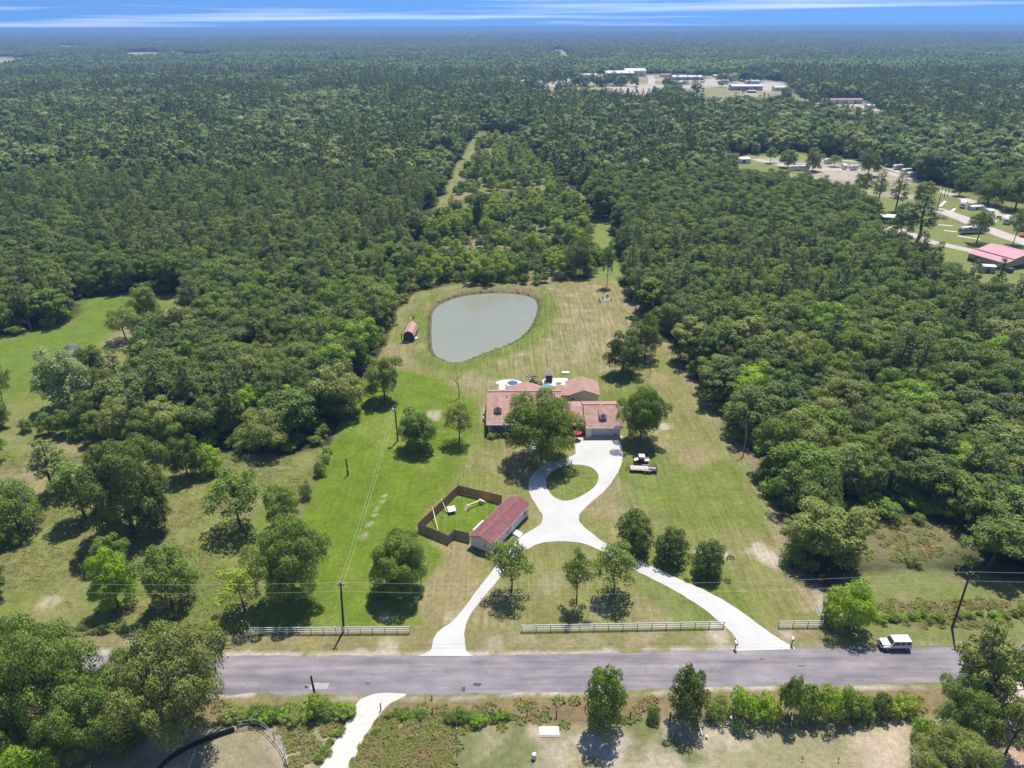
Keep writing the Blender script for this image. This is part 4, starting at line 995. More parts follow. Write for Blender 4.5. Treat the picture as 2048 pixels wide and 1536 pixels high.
# undergrowth between and under the trees, thicker at the wood edges
U = hexpts(90, 300, 4.2, 0.45, 21); U = U[wooded(U[:, 0], U[:, 1], 0.3)]; U = U[r_(22).random(len(U)) < 0.65]
r = r_(23); ssc = r.uniform(0.5, 1.15, len(U))
shp = [p['crown'].copy() for p in PROTO['shrub']]
for k, me in enumerate(shp): me.materials[0] = LEAF[['mixed', 'mid', 'olive', 'mid', 'bright'][k]]
gn_scatter('undergrowth', np.column_stack([U, np.zeros(len(U))]), r.integers(0, 5, len(U)), r.uniform(0, 6.28, len(U)), np.stack([ssc * 1.2, ssc * 1.2, ssc], 1), shp, 'low leafy undergrowth under and between the woodland trees', 'undergrowth')
# the scrub strip: dense saplings and willows by the pond, thinning out behind
Q = hexpts(225, 640, 3.1, 0.45, 31); gs = GP(SCRUB); Q = Q[inside(Q[:, 0], Q[:, 1], gs)]
r = r_(32); dens = np.interp(Q[:, 1], [235, 262, 330, 420, 600], [0.95, 0.90, 0.62, 0.36, 0.30]) * (0.35 + 1.3 * sstep(0.40, 0.62, fbm(Q[:, 0], Q[:, 1], 22, 61))); Q = Q[r.random(len(Q)) < dens]
n = len(Q); hh = r.uniform(0.7, 1.6, n) * np.interp(Q[:, 1], [235, 252, 300, 600], [0.6, 0.85, 0.95, 0.8]); kk = r.random(n)
scp = [p['crown'].copy() for p in PROTO['shrub']] + [p['crown'].copy() for p in PROTO['youngpine'][:2]] + [PROTO['tall'][1]['crown'].copy(), PROTO['oak'][2]['crown'].copy()]
for k, lf in enumerate(('scrub', 'lime', 'fresh', 'scrub', 'scrub', 'pine', 'pinelight', 'lime', 'scrub')): scp[k].materials[0] = LEAF[lf]
ix = np.where(kk < 0.62, r.integers(0, 5, n), np.where(kk < 0.74, r.integers(5, 7, n), r.integers(7, 9, n)))
base = np.where(ix < 5, 1.0, np.where(ix < 7, 0.62, 0.48))
gn_scatter('scrub_thicket', np.column_stack([Q, np.zeros(n)]), ix, r.uniform(0, 6.28, n), np.stack([hh * base, hh * base, hh * base], 1), scp, 'thicket of saplings and willows growing behind the pond', 'thicket')

# middle distance: single trees of fewer, larger sprays
midp, mmeta = [], []
for k in range(7):
    r = r_(800 + k); H = r.uniform(10.5, 13.5); Rr = r.uniform(5.0, 6.2)
    P, N, T, BC, br = crown(r, H, Rr, 1.0, 13, 2600, 0.8, 1.0, (0.30, 0.46), 0, 0.4, 0.92, 0.13, 0.5)
    midp.append(leaf_mesh('mid_hardwood', P, N, 0.85, r, LEAF[['mixed', 'mid', 'olive', 'mixed', 'dark', 'fresh', 'pale'][k]], T, 0.8)); mmeta.append('b')
for k in range(5):
    r = r_(820 + k); H = r.uniform(15, 19); Rr = r.uniform(3.0, 3.8)
    P, N, T, tips = pine(r, H, Rr, H * 0.35, 9, 0.8, 4.5)
    midp.append(leaf_mesh('mid_pine', P, N, 1.0, r, LEAF['pinelight' if k == 3 else 'pine'], T, 0.5)); mmeta.append('p')
for k in range(2):
    q_ = DEAD[k][0].copy(); q_.transform(Matrix.Scale(1.25, 4)); midp.append(q_)
M1 = hexpts(430, 1500, 8.6, 0.40, 41); M1 = M1[wooded(M1[:, 0], M1[:, 1], 2.0)]
r = r_(42); isp = r.random(len(M1)) < pine_share(M1[:, 0], M1[:, 1])
ix = np.where(isp, r.integers(7, 12, len(M1)), r.choice(7, len(M1), p=[0.30, 0.18, 0.13, 0.16, 0.08, 0.11, 0.04])); sc = r.uniform(0.70, 1.50, len(M1)) * np.where(isp, 0.92, 1.0); dd_ = r.random(len(M1)) < 0.008; ix[dd_] = r.integers(12, 14, int(dd_.sum()))
gn_scatter('middle_forest', np.column_stack([M1, np.zeros(len(M1))]), ix, r.uniform(0, 6.28, len(M1)), np.stack([sc, sc, sc * r.uniform(0.85, 1.1, len(M1))], 1), midp, 'unbroken forest of pines and hardwoods in the middle distance', 'forest')

# far forest: patches of many small crowns
def patch(seed, size, spacing, pine_f, nq, q, leafm):
    r = r_(seed); g = np.arange(-size / 2, size / 2, spacing); A, B = np.meshgrid(g, g); A = A.ravel() + r.uniform(-.4, .4, A.size) * spacing; B = B.ravel() + r.uniform(-.4, .4, B.size) * spacing
    P, N, T = [], [], []
    for x, y in zip(A, B):
        pn = r.random() < pine_f; H = r.uniform(14, 19) if pn else r.uniform(9, 14); Rr = spacing * (0.42 if pn else 0.62)
        u = sph(nq, r); u[:, 2] = np.abs(u[:, 2]) * 1.2 - 0.25
        hh = H * 0.4
        P.append(np.array([x, y, H - hh]) + u * np.array([Rr, Rr, hh])); N.append(u + np.array([0, 0, 0.3]) + r.normal(0, 0.3, (nq, 3))); T.append(np.full(nq, 0.25 * r.random() if pn else 0.3 + 0.7 * r.random()))
    return leaf_mesh('forest_patch', np.concatenate(P), np.concatenate(N), q, r, leafm, np.concatenate(T), 0.9)
far1 = [patch(900 + k, 52, 8.0, (0.95, 0.6, 0.15, 0.9, 0.3, 0.05)[k], 34, 3.0, LEAF[('pine', 'dark', 'mixed', 'pine', 'mid', 'mid')[k]]) for k in range(6)]
F1 = hexpts(1490, 5200, 46, 0.22, 51); F1 = F1[wooded(F1[:, 0], F1[:, 1], 14.0)]
r = r_(52); fn = fbm(F1[:, 0], F1[:, 1], 420, 71, 3) + r.normal(0, 0.035, len(F1)); ix = np.clip(((fn - 0.33) / 0.34 * 6), 0, 5).astype(int); ix = np.array([0, 3, 1, 4, 2, 5])[ix]
def gz_far(x, y):
    R = np.hypot(x, y); return sstep(2500, 9000, R) * (fbm(x, y, 5200, 2.0, 3) - 0.42) * 60 * sstep(60000, 9000, R * 0.6 + 3000)
gn_scatter('distant_forest', np.column_stack([F1, gz_far(F1[:, 0], F1[:, 1]) - 0.5]), ix, r.integers(0, 4, len(F1)) * 1.5708 + r.normal(0, .2, len(F1)), np.tile([1.0, 1.0, 1.0], (len(F1), 1)) * r.uniform(0.92, 1.12, len(F1))[:, None], far1, 'distant forest spreading towards the horizon', 'forest')
far2 = [patch(950 + k, 190, 15.0, (0.9, 0.5, 0.1)[k], 12, 9.0, LEAF[('pine', 'mixed', 'mid')[k]]) for k in range(3)]
F2 = hexpts(5150, 17000, 165, 0.2, 55); F2 = F2[wooded(F2[:, 0], F2[:, 1], 30.0)]
r = r_(56); ix = np.clip((fbm(F2[:, 0], F2[:, 1], 1500, 81, 3) - 0.36) / 0.28 * 3, 0, 2).astype(int)
gn_scatter('horizon_forest', np.column_stack([F2, gz_far(F2[:, 0], F2[:, 1]) - 1]), ix, r.uniform(0, 6.28, len(F2)), np.ones((len(F2), 3)), far2, 'hazy forest along the horizon', 'forest')

# rough grass and weeds: tufts of blades
GRASS = leaf_mat('rough_grass_blades', [(0.22, 0.25, 0.065), (0.30, 0.27, 0.11), (0.18, 0.25, 0.045), (0.36, 0.29, 0.15)], 0.35)
WEED = leaf_mat('weed_blades', [(0.20, 0.27, 0.05), (0.30, 0.30, 0.08), (0.38, 0.28, 0.15), (0.24, 0.30, 0.06), (0.34, 0.31, 0.13)], 0.4)
def tuft(seed, n, rad, hgt, q, m):
    r = r_(seed); a = r.uniform(0, 6.28, n); d = rad * np.sqrt(r.random(n)); P = np.stack([d * np.cos(a), d * np.sin(a), hgt * r.uniform(0.2, 0.9, n)], 1)
    N = np.stack([np.cos(a + 1), np.sin(a + 1), r.uniform(0.8, 2.4, n)], 1) + r.normal(0, 0.3, (n, 3)); return leaf_mesh('tuft', P, N, q, r, m, np.full(n, 1.0) * r.random() * 0.5 + r.random(n) * 0.5, 0.35)
tl = [tuft(1000 + k, 46, 0.9, 0.10, 0.30, GRASS) for k in range(4)]; tw = [tuft(1010 + k, 80, 0.75, 0.42, 0.38, WEED) for k in range(4)]
def spread(poly, s, seed, dens=1.0, ns=6.0, lo=0.35):
    g = np.array(poly); x0, y0 = g.min(0); x1, y1 = g.max(0); xs, ys = np.meshgrid(np.arange(x0, x1, s), np.arange(y0, y1, s)); r = r_(seed); x = xs.ravel() + r.uniform(-.5, .5, xs.size) * s; y = ys.ravel() + r.uniform(-.5, .5, xs.size) * s
    k = inside(x, y, poly) & (r.random(len(x)) < dens * sstep(lo, lo + 0.25, fbm(x, y, ns, seed * 1.7, 3))); return np.stack([x[k], y[k]], 1)
tp = np.concatenate([spread(GP([(-120, 900), (0, 858), (130, 875), (350, 908), (560, 915), (652, 905), (600, 1050), (500, 1250), (-250, 1275)]), 1.15, 61), spread(GP(PATH_W), 2.2, 64, 0.6), spread(GP(SCRUB), 1.6, 65, 0.9)])
r = r_(66); n = len(tp); sc = r.uniform(0.6, 1.3, n)
gn_scatter('rough_grass', np.column_stack([tp, np.zeros(n)]), r.integers(0, 4, n), r.uniform(0, 6.28, n), np.stack([sc, sc, sc], 1), tl, 'rough pasture grass in tufts', 'grass')
south = lambda y0, y1: [(x, float(np.interp(x, *zip(*ROAD_S))) - y0) for x in (-75, -40, -26)] + [(x, float(np.interp(x, *zip(*ROAD_S))) - y1) for x in (-26, -40, -75)]
verge = [(x, float(np.interp(x, *zip(*ROAD_S))) - 1.6) for x in (-13.5, 0, 30, 60)] + [(x, float(np.interp(x, *zip(*ROAD_S))) - 5.4) for x in (60, 30, 0, -15)]
verge2 = [(x, float(np.interp(x, *zip(*ROAD_S))) - 1.6) for x in (-60, -40, -24)] + [(x, float(np.interp(x, *zip(*ROAD_S))) - 5.0) for x in (-24.5, -40, -60)]
tp = np.concatenate([spread(GP([(716, 1500), (765, 1436), (905, 1440), (912, 1560), (690, 1560)]), 0.62, 71, 1.0, 2.5, 0.15), spread(verge, 0.85, 72, 0.7, 2.5, 0.38), spread(verge2, 0.85, 73, 0.7, 2.5, 0.38), spread(GP([(560, 1440), (690, 1432), (655, 1500), (620, 1560), (590, 1560), (560, 1480)]), 0.8, 74, 0.8, 2.5, 0.3),
                     spread(GP([(1650, 1215), (1780, 1200), (2060, 1200), (2060, 1250), (1780, 1258), (1740, 1262)]), 0.9, 75, 0.9, 3, 0.3), spread(GP([(910, 1436), (1060, 1442), (960, 1470), (915, 1500)]), 0.9, 76, 0.6, 2.5, 0.4), spread(GP([(-60, 1255), (490, 1250), (490, 1264), (-60, 1268)]), 0.8, 77, 0.9, 3, 0.2), spread(GLADES[8], 1.0, 78, 0.8)])
r = r_(79); n = len(tp); sc = r.uniform(0.55, 1.25, n)
gn_scatter('weeds', np.column_stack([tp, np.zeros(n)]), r.integers(0, 4, n), r.uniform(0, 6.28, n), np.stack([sc, sc, sc], 1), tw, 'tall dry weeds on the roadside and the plot beside the track', 'weeds')
hp = []
r = r_(80)
for (a, b, n_, s0) in (((452, 1436), (700, 1430), 46, 0.42), ((-40, 1262), (490, 1256), 60, 0.26), ((772, 1432), (865, 1434), 14, 0.24), ((905, 1438), (1010, 1440), 12, 0.34), ((1740, 1240), (2060, 1232), 26, 0.32), ((640, 950), (655, 905), 7, 0.4), ((752, 1462), (722, 1530), 9, 0.16), ((686, 1450), (640, 1520), 10, 0.2)):
    for k in range(n_):
        t = (k + r.random()) / n_; x, y = G(a[0] + (b[0] - a[0]) * t, a[1] + (b[1] - a[1]) * t); hp.append((x + r.normal(0, .25), y + r.normal(0, .35), s0 * r.uniform(0.6, 1.35)))
hp = np.array(hp); n = len(hp)
gn_scatter('fence_line_brush', np.column_stack([hp[:, :2], np.zeros(n)]), r.integers(0, 5, n), r.uniform(0, 6.28, n), np.stack([hp[:, 2] * 1.15, hp[:, 2] * 1.15, hp[:, 2]], 1), shp, 'low leafy brush grown up along the fence lines', 'brush')

rg_ = []; r = r_(90)
P_ = np.array(G_POND); cen_ = P_.mean(0)
for k in range(len(P_)):
    a, b = P_[k], P_[(k + 1) % len(P_)]; ln = np.linalg.norm(b - a); north = (a[1] > cen_[1] + 12)
    for q in range(int(ln / (0.5 if north else 0.9))):
        t = r.random(); c = a + (b - a) * t; d = (c - cen_) / np.linalg.norm(c - cen_); c = c + d * r.uniform(0.5, 4.5 if north else 1.3); rg_.append((c[0], c[1], r.uniform(0.35, 0.9)))
rg_ = np.array(rg_); n = len(rg_)
gn_scatter('pond_reeds', np.column_stack([rg_[:, :2], np.full(n, -0.05)]), r.integers(0, 4, n), r.uniform(0, 6.28, n), np.stack([rg_[:, 2] * 0.8, rg_[:, 2] * 0.8, rg_[:, 2]], 1), tw, 'weeds and reeds fringing the pond bank', 'reeds')

# ================================================================== buildings
WHITE = mat('white_paint', (0.66, 0.65, 0.63), (0.56, 0.55, 0.53), 2.0, 0.55)
OFFW = mat('off_white_siding', (0.70, 0.66, 0.62), (0.60, 0.56, 0.52), 1.2, 0.6)
CREAM = mat('cream_siding', (0.72, 0.66, 0.52), (0.64, 0.58, 0.45), 1.5, 0.7)
GLASS = mat('dark_glass', (0.03, 0.035, 0.045), (0.05, 0.06, 0.07), 1.0, 0.08, spec=0.6)
DARKM = mat('dark_metal', (0.035, 0.035, 0.04), (0.06, 0.06, 0.065), 3.0, 0.5, 0.3)
STEEL = mat('grey_steel', (0.36, 0.36, 0.37), (0.26, 0.26, 0.27), 3.0, 0.45, 0.5)
RUBBER = mat('tyre_rubber', (0.025, 0.025, 0.027), (0.04, 0.04, 0.042), 8.0, 0.9)
TIMBER = mat('pole_timber', (0.085, 0.06, 0.045), (0.05, 0.036, 0.028), 5.0, 0.9, stretch=(1, 1, 0.15))
PLY = mat('pale_plywood', (0.66, 0.52, 0.30), (0.58, 0.44, 0.24), 4.0, 0.8)
REDP = mat('red_paint', (0.50, 0.035, 0.04), (0.40, 0.03, 0.035), 3.0, 0.5)
BROWNP = mat('brown_paint', (0.13, 0.075, 0.055), (0.09, 0.05, 0.04), 3.0, 0.6)
def shingle(name, a, b, row=0.32):
    m, nt, o = new_mat(name)
    tc = node(nt, 'ShaderNodeTexCoord')
    br = node(nt, 'ShaderNodeTexBrick'); br.inputs['Scale'].default_value = 1.0; br.inputs['Brick Width'].default_value = 0.9; br.inputs['Row Height'].default_value = row
    br.inputs['Mortar Size'].default_value = 0.012; br.inputs['Color1'].default_value = rgba(a); br.inputs['Color2'].default_value = rgba(b); br.inputs['Mortar'].default_value = rgba([c * 0.72 for c in b])
    nt.links.new(tc.outputs['Object'], br.inputs['Vector'])
    n = node(nt, 'ShaderNodeTexNoise'); n.inputs['Scale'].default_value = 0.9; n.inputs['Detail'].default_value = 6; nt.links.new(tc.outputs['Object'], n.inputs['Vector'])
    r = node(nt, 'ShaderNodeValToRGB'); r.color_ramp.elements[0].position = 0.3; r.color_ramp.elements[0].color = (0.82, 0.80, 0.80, 1); r.color_ramp.elements[1].position = 0.7; r.color_ramp.elements[1].color = (1.12, 1.10, 1.08, 1)
    nt.links.new(n.outputs['Fac'], r.inputs[0])
    mx = node(nt, 'ShaderNodeMix', data_type='RGBA', blend_type='MULTIPLY'); mx.inputs[0].default_value = 1.0
    nt.links.new(br.outputs['Color'], mx.inputs[6]); nt.links.new(r.outputs[0], mx.inputs[7])
    b_ = node(nt, 'ShaderNodeBsdfPrincipled'); b_.inputs['Roughness'].default_value = 0.9; b_.inputs['Specular IOR Level'].default_value = 0.2
    nt.links.new(mx.outputs[2], b_.inputs['Base Color']); nt.links.new(b_.outputs[0], o.inputs[0]); return m
SH_PINK = shingle('terracotta_shingles', (0.385, 0.245, 0.200), (0.330, 0.205, 0.168))
SH_MAROON = shingle('maroon_shingles', (0.225, 0.098, 0.102), (0.190, 0.080, 0.085))

def ab(mb, name, m, parent, root=None, smoothf=False):
    """build absolute coordinates under an unrotated root"""
    r = (root or parent).location
    mb.v = [(p[0] - r[0], p[1] - r[1], p[2] - r[2]) for p in mb.v]
    return mb.build(name, m, parent, smoothf)
def window(x, y, z, wd, ht, root, facing=-1, name='window'):
    """glazed window in a wall whose outside faces -Y (facing=-1)"""
    f = MB(); t = 0.07; y0, y1 = (y - 0.07, y + 0.02)
    f.box(x - wd / 2 - t, x + wd / 2 + t, y0, y1, z - t, z); f.box(x - wd / 2 - t, x + wd / 2 + t, y0, y1, z + ht, z + ht + t)
    f.box(x - wd / 2 - t, x - wd / 2, y0, y1, z, z + ht); f.box(x + wd / 2, x + wd / 2 + t, y0, y1, z, z + ht); f.box(x - wd / 2, x + wd / 2, y0 + 0.02, y1, z + ht / 2 - 0.03, z + ht / 2 + 0.03)
    fr = ab(f, name, WHITE, root); p = MB().box(x - wd / 2, x + wd / 2, y - 0.035, y - 0.01, z, z + ht)
    ab(p, 'pane', GLASS, fr, root)
    return fr

# --- the main house
HR = empty('ranch_house', 'long cream house with terracotta shingle roofs, dormers and double garage', 'house', (3.0, 150.0, 0))
ab(MB().xprofile([(146, 0), (159.5, 0), (159.5, 3.05), (153, 5.80), (146, 3.80)], -5.45, 11.3), 'wall', CREAM, HR)
def gable_x(x0, x1, ye, ze, yr, zr, yb, zb, t=0.16):
    """roof with its ridge along x: eave, ridge, back eave"""
    m = MB(); m.slab([(x0, ye, ze), (x1, ye, ze), (x1, yr, zr), (x0, yr, zr)], t); m.slab([(x0, yr, zr), (x1, yr, zr), (x1, yb, zb), (x0, yb, zb)], t); return m
rf = ab(gable_x(-6.05, 11.85, 142.4, 2.95, 153.0, 6.05, 160.2, 2.95), 'roof', SH_PINK, HR)
RIDGE = mat('ridge_cap', (0.16, 0.07, 0.06), (0.13, 0.055, 0.05), 3.0, 0.9)
ab(MB().box(-6.07, 11.87, 152.86, 153.14, 6.0, 6.12), 'ridge_cap', RIDGE, rf, HR)
ab(MB().box(-6.05, 11.85, 142.32, 142.40, 2.72, 2.96), 'fascia', WHITE, rf, HR)
ab(MB().box(-5.6, 11.6, 142.7, 146.0, 0, 0.25), 'porch_floor', mat('porch_boards', (0.42, 0.44, 0.50), (0.35, 0.37, 0.42), 2.0, 0.7), HR)
for x in (-5.45, -1.6, 2.2, 6.0, 9.8): ab(MB().box(x - 0.09, x + 0.09, 142.85, 143.03, 0.25, 2.85), 'porch_column', WHITE, HR)
ab(MB().box(-5.6, 11.4, 142.86, 143.02, 2.6, 2.82), 'porch_beam', WHITE, HR)
for x in (-3.9, -0.6, 6.4, 9.2): window(x, 145.98, 1.0, 1.2, 1.4, HR)
dr = ab(MB().box(2.4, 3.4, 145.9, 145.99, 0.25, 2.4), 'door', REDP, HR); ab(MB().box(3.2, 3.28, 145.84, 145.9, 1.25, 1.33), 'handle', STEEL, dr, HR)
# rear cross gable of the main block
m = MB(); xr = 3.6
m.slab([(-1.8, 153.5, 2.95), (xr, 153.5, 4.5), (xr, 161.6, 4.5), (-1.8, 161.6, 2.95)], 0.15); m.slab([(xr, 153.5, 4.5), (9.0, 153.5, 2.95), (9.0, 161.6, 2.95), (xr, 161.6, 4.5)], 0.15)
ab(m, 'roof', SH_PINK, HR)
ab(MB().prism([(-1.3, 159.5), (8.5, 159.5), (8.5, 161.2), (-1.3, 161.2)], 0, 2.9), 'wall', CREAM, HR)
def dormer(x, y, roofz, slope, wd, ht, root):
    """small gabled dormer: front face at y on a roof rising by slope"""
    z0 = roofz; z1 = z0 + ht; zr = z1 + wd * 0.36; yb = y + (z1 - roofz) / slope; yr = y + (zr - roofz) / slope
    d = MB(); h = wd / 2
    d.add([(x - h, y, z0), (x + h, y, z0), (x + h, y, z1), (x, y, zr), (x - h, y, z1), (x - h, yb, z1), (x + h, yb, z1), (x, yr, zr)],
          [(0, 1, 2, 3, 4), (1, 6, 2), (0, 4, 5)])
    dm = ab(d, 'dormer', WHITE, root)
    o = 0.16; rm = MB(); rm.slab([(x - h - o, y - 0.22, z1 - 0.1), (x, y - 0.22, zr + 0.03), (x, yr, zr + 0.03), (x - h - o, yb, z1 - 0.1)], 0.07)
    rm.slab([(x, y - 0.22, zr + 0.03), (x + h + o, y - 0.22, z1 - 0.1), (x + h + o, yb, z1 - 0.1), (x, yr, zr + 0.03)], 0.07)
    ab(rm, 'dormer_roof', SH_PINK, dm, root)
    ab(MB().box(x - 0.27, x + 0.27, y - 0.04, y - 0.01, z0 + 0.35, z1 - 0.05), 'pane', GLASS, dm, root)
    fb = MB(); fb.box(x - 0.36, x - 0.27, y - 0.07, y - 0.005, z0 + 0.28, z1 + 0.02); fb.box(x + 0.27, x + 0.36, y - 0.07, y - 0.005, z0 + 0.28, z1 + 0.02); fb.box(x - 0.27, x + 0.27, y - 0.07, y - 0.005, z0 + 0.64, z0 + 0.70); fb.box(x - 0.27, x + 0.27, y - 0.07, y - 0.005, z0 + 0.28, z0 + 0.35)
    ab(fb, 'window_frame', WHITE, dm, root)
sl = (6.05 - 2.95) / 10.6
for xd in (-3.3, 3.0, 8.9): dormer(xd, 146.2, 2.95 + sl * (146.2 - 142.4), sl, 1.55, 1.15, HR)
for k, (vx, vy) in enumerate(((-1.2, 151.2), (1.5, 150.6), (10.2, 151.0), (8.2, 148.5))):
    vz = 2.95 + sl * (vy - 142.4); ab(MB().lathe([(0.10, vz - 0.1), (0.10, vz + 0.4), (0.16, vz + 0.42), (0.16, vz + 0.5)], 8, (vx, vy)), 'roof_vent', STEEL, HR)
# link between house and garage
ab(MB().xprofile([(145.2, 0), (153.6, 0), (153.6, 2.7), (148.2, 4.4), (145.2, 3.5)], 11.35, 17.0), 'link_wall', mat('brown_brick', (0.19, 0.085, 0.065), (0.13, 0.06, 0.05), 5.0, 0.9), HR)
ab(gable_x(11.9, 16.75, 142.3, 2.7, 148.2, 4.62, 154.2, 2.7), 'roof', SH_PINK, HR)
# garage
ab(MB().xprofile([(142.2, 0), (153.2, 0), (153.2, 3.0), (147.7, 5.05), (142.2, 2.95)], 17.05, 25.1), 'garage_wall', CREAM, HR)
rg = ab(gable_x(16.8, 25.5, 141.1, 2.75, 147.7, 5.25, 153.8, 2.95), 'roof', SH_PINK, HR)
ab(MB().box(16.78, 25.52, 147.58, 147.82, 5.2, 5.31), 'ridge_cap', RIDGE, rg, HR); ab(MB().box(16.8, 25.5, 141.02, 141.1, 2.54, 2.76), 'fascia', WHITE, rg, HR)
for x in (18.5, 21.75):
    gdr = ab(MB().box(x - 0.1, x + 2.95, 142.12, 142.19, 0.05, 2.32), 'garage_door', WHITE, HR)
    for k in range(4): ab(MB().box(x, x + 2.85, 142.085, 142.118, 0.12 + 0.55 * k, 0.60 + 0.55 * k), 'panel', WHITE, gdr, HR)
ab(MB().box(17.0, 18.3, 141.3, 142.2, 0.05, 2.7), 'garage_pier', CREAM, HR)
slg = (5.25 - 2.75) / 6.6
dormer(21.1, 143.5, 2.75 + slg * 2.4, slg, 1.55, 1.15, HR)
# rear wing and the alcove
ab(MB().prism([(14.3, 157.4), (21.6, 157.4), (21.6, 164.6), (14.3, 164.6)], 0, 2.85), 'wing_wall', CREAM, HR)
gm = MB(); gm.add([(14.3, 157.4, 2.85), (21.6, 157.4, 2.85), (17.95, 157.4, 4.15)], [(0, 1, 2)]); ab(gm, 'gable', CREAM, HR)
m = MB(); m.slab([(13.8, 156.9, 2.85), (17.95, 156.9, 4.35), (17.95, 165, 4.35), (13.8, 165, 2.85)], 0.15); m.slab([(17.95, 156.9, 4.35), (22.1, 156.9, 2.85), (22.1, 165, 2.85), (17.95, 165, 4.35)], 0.15)
ab(m, 'roof', SH_PINK, HR)
ab(MB().prism([(11.35, 157.6), (14.25, 157.6), (14.25, 162), (11.35, 162)], 0, 2.8), 'alcove_wall', CREAM, HR)
ab(gable_x(10.9, 14.6, 157.0, 2.9, 160.2, 3.85, 163.0, 2.9), 'roof', SH_PINK, HR)
window(12.3, 157.58, 1.2, 0.8, 1.2, HR)
dr = ab(MB().box(14.7, 15.7, 157.28, 157.38, 0.1, 2.3), 'door', WHITE, HR); ab(MB().box(14.95, 15.45, 157.24, 157.28, 1.3, 2.0), 'pane', GLASS, dr, HR)
# pool terrace
DECKM = mat('terrace_concrete', (0.72, 0.66, 0.58), (0.64, 0.58, 0.50), 0.8, 0.85)
sheet('pool_terrace', smooth(GP([(1084, 763), (1092, 757.5), (1130, 756.5), (1136, 761), (1135, 771), (1127, 775), (1112, 775), (1104, 770.5), (1094, 768.5), (1086, 767)]), True, 3), [smooth(GP([(1111, 766.5), (1118, 764.8), (1124, 766), (1121, 769), (1115, 770.5)]), True, 3)], 0.06, DECKM, 0.1)
sheet('spa_terrace', smooth(GP([(991, 766), (999, 762), (1010, 759.8), (1030, 760), (1042, 763.5), (1043, 766), (1036, 770), (1020, 775), (1010, 781), (998, 779), (999, 772), (995, 768)]), True, 3), [], 0.06, WHITE, 0.1)
POOLW = water_mat('pool_water', (0.10, 0.34, 0.50), 0.05, (0.07, 0.27, 0.42))
sheet('pool_water', smooth(GP([(1080, 770), (1090, 769.2), (1099, 771), (1106, 773.5), (1099, 775), (1094, 780), (1090, 786), (1080, 784)]), True, 3), [], 0.045, POOLW)
sp = empty('hot_tub', 'round raised hot tub with blue water on the white terrace', 'hot tub', (0.13, 168.9, 0.06))
m = MB(); n = 28
prof = [(1.95, 0), (1.95, 0.42), (1.5, 0.45), (1.42, 0.30), (1.42, 0.05)]
v = []; f = []
for r0, z in prof:
    for j in range(n): v.append((r0 * math.cos(2 * math.pi * j / n), r0 * math.sin(2 * math.pi * j / n), z))
for i in range(len(prof) - 1):
    for j in range(n): f.append((i * n + j, i * n + (j + 1) % n, (i + 1) * n + (j + 1) % n, (i + 1) * n + j))
m.add(v, f); m.build('rim', DECKM, sp)
MB().lathe([(1.43, 0.06), (1.43, 0.27)], 28).build('water', POOLW, sp)
k = MB().lathe([(0.9, 0.272), (1.2, 0.285)], 20); k.build('seat_ring', mat('spa_tile', (0.06, 0.12, 0.2), (0.05, 0.1, 0.17), 4, 0.3), sp)
pav = empty('brick_kiosk', 'small brick-red kiosk with grey pyramid roof beside the pool terrace', 'kiosk', (9.9, 170.9, 0))
MB().box(-0.8, 0.8, -0.8, 0.8, 0, 2.1).build('wall', mat('kiosk_brick', (0.17, 0.06, 0.055), (0.11, 0.04, 0.04), 6, 0.9), pav)
for sx in (-1, 1): MB().box(sx * 0.88 - 0.06, sx * 0.88 + 0.06, -0.94, -0.82, 0, 2.1).build('post', mat('grey_wood', (0.42, 0.38, 0.38), (0.34, 0.3, 0.3), 4, 0.8), pav)
m = MB(); m.add([(-1.05, -1.05, 2.1), (1.05, -1.05, 2.1), (1.05, 1.05, 2.1), (-1.05, 1.05, 2.1), (0, 0, 3.1)], [(0, 1, 4), (1, 2, 4), (2, 3, 4), (3, 0, 4), (3, 2, 1, 0)]); m.build('roof', mat('slate_grey', (0.28, 0.28, 0.34), (0.22, 0.22, 0.27), 4, 0.7), pav)
MB().box(-0.3, 0.3, -0.83, -0.80, 0.9, 1.7).build('hatch', DARKM, pav)
# water slide
sl_ = empty('pool_slide', 'brown curling water slide running down to the pool', 'slide', (7.0, 169.2, 0))
pts = [(-3.2, 1.6, 1.9), (-2.4, 0.9, 1.75), (-1.2, 0.8, 1.5), (-0.2, 1.4, 1.3), (-1.2, 2.0, 1.15), (-2.2, 1.3, 1.0), (-1.3, 0.2, 0.85), (0.2, -0.1, 0.65), (1.2, -0.3, 0.4)]
cen = smooth([p[:2] for p in pts], False, 4); zz = np.interp(np.arange(len(cen)) / 4, range(len(pts)), [p[2] for p in pts]); cc = np.array(cen); dd = np.gradient(cc, axis=0); dd /= np.linalg.norm(dd, axis=1)[:, None]; nn = np.stack([-dd[:, 1], dd[:, 0]], 1) * 0.32
BR = mat('slide_brown', (0.13, 0.065, 0.05), (0.09, 0.045, 0.04), 4, 0.5)
for s_ in (-1, 1): MB().tube([(a[0], a[1], z) for a, z in zip(cc + s_ * nn, zz)], 0.10, 6).build('side_rail', BR, sl_)
m = MB(); q = cc
for i in range(len(q) - 1): m.add([(*(q[i] - nn[i]), zz[i] - 0.06), (*(q[i] + nn[i]), zz[i] - 0.06), (*(q[i + 1] + nn[i + 1]), zz[i + 1] - 0.06), (*(q[i + 1] - nn[i + 1]), zz[i + 1] - 0.06)], [(0, 1, 2, 3)])
m.build('chute', mat('slide_tan', (0.42, 0.34, 0.26), (0.34, 0.27, 0.2), 3, 0.5), sl_)
for i in (0, 8, 16, 24, 30): MB().tube([(cc[i][0], cc[i][1], 0), (cc[i][0], cc[i][1], zz[i] - 0.05)], 0.06, 6).build('support', BR, sl_)
pf = empty('terrace_railing', 'pale post railing at the left edge of the spa terrace', 'railing', (-5.3, 166.5, 0))
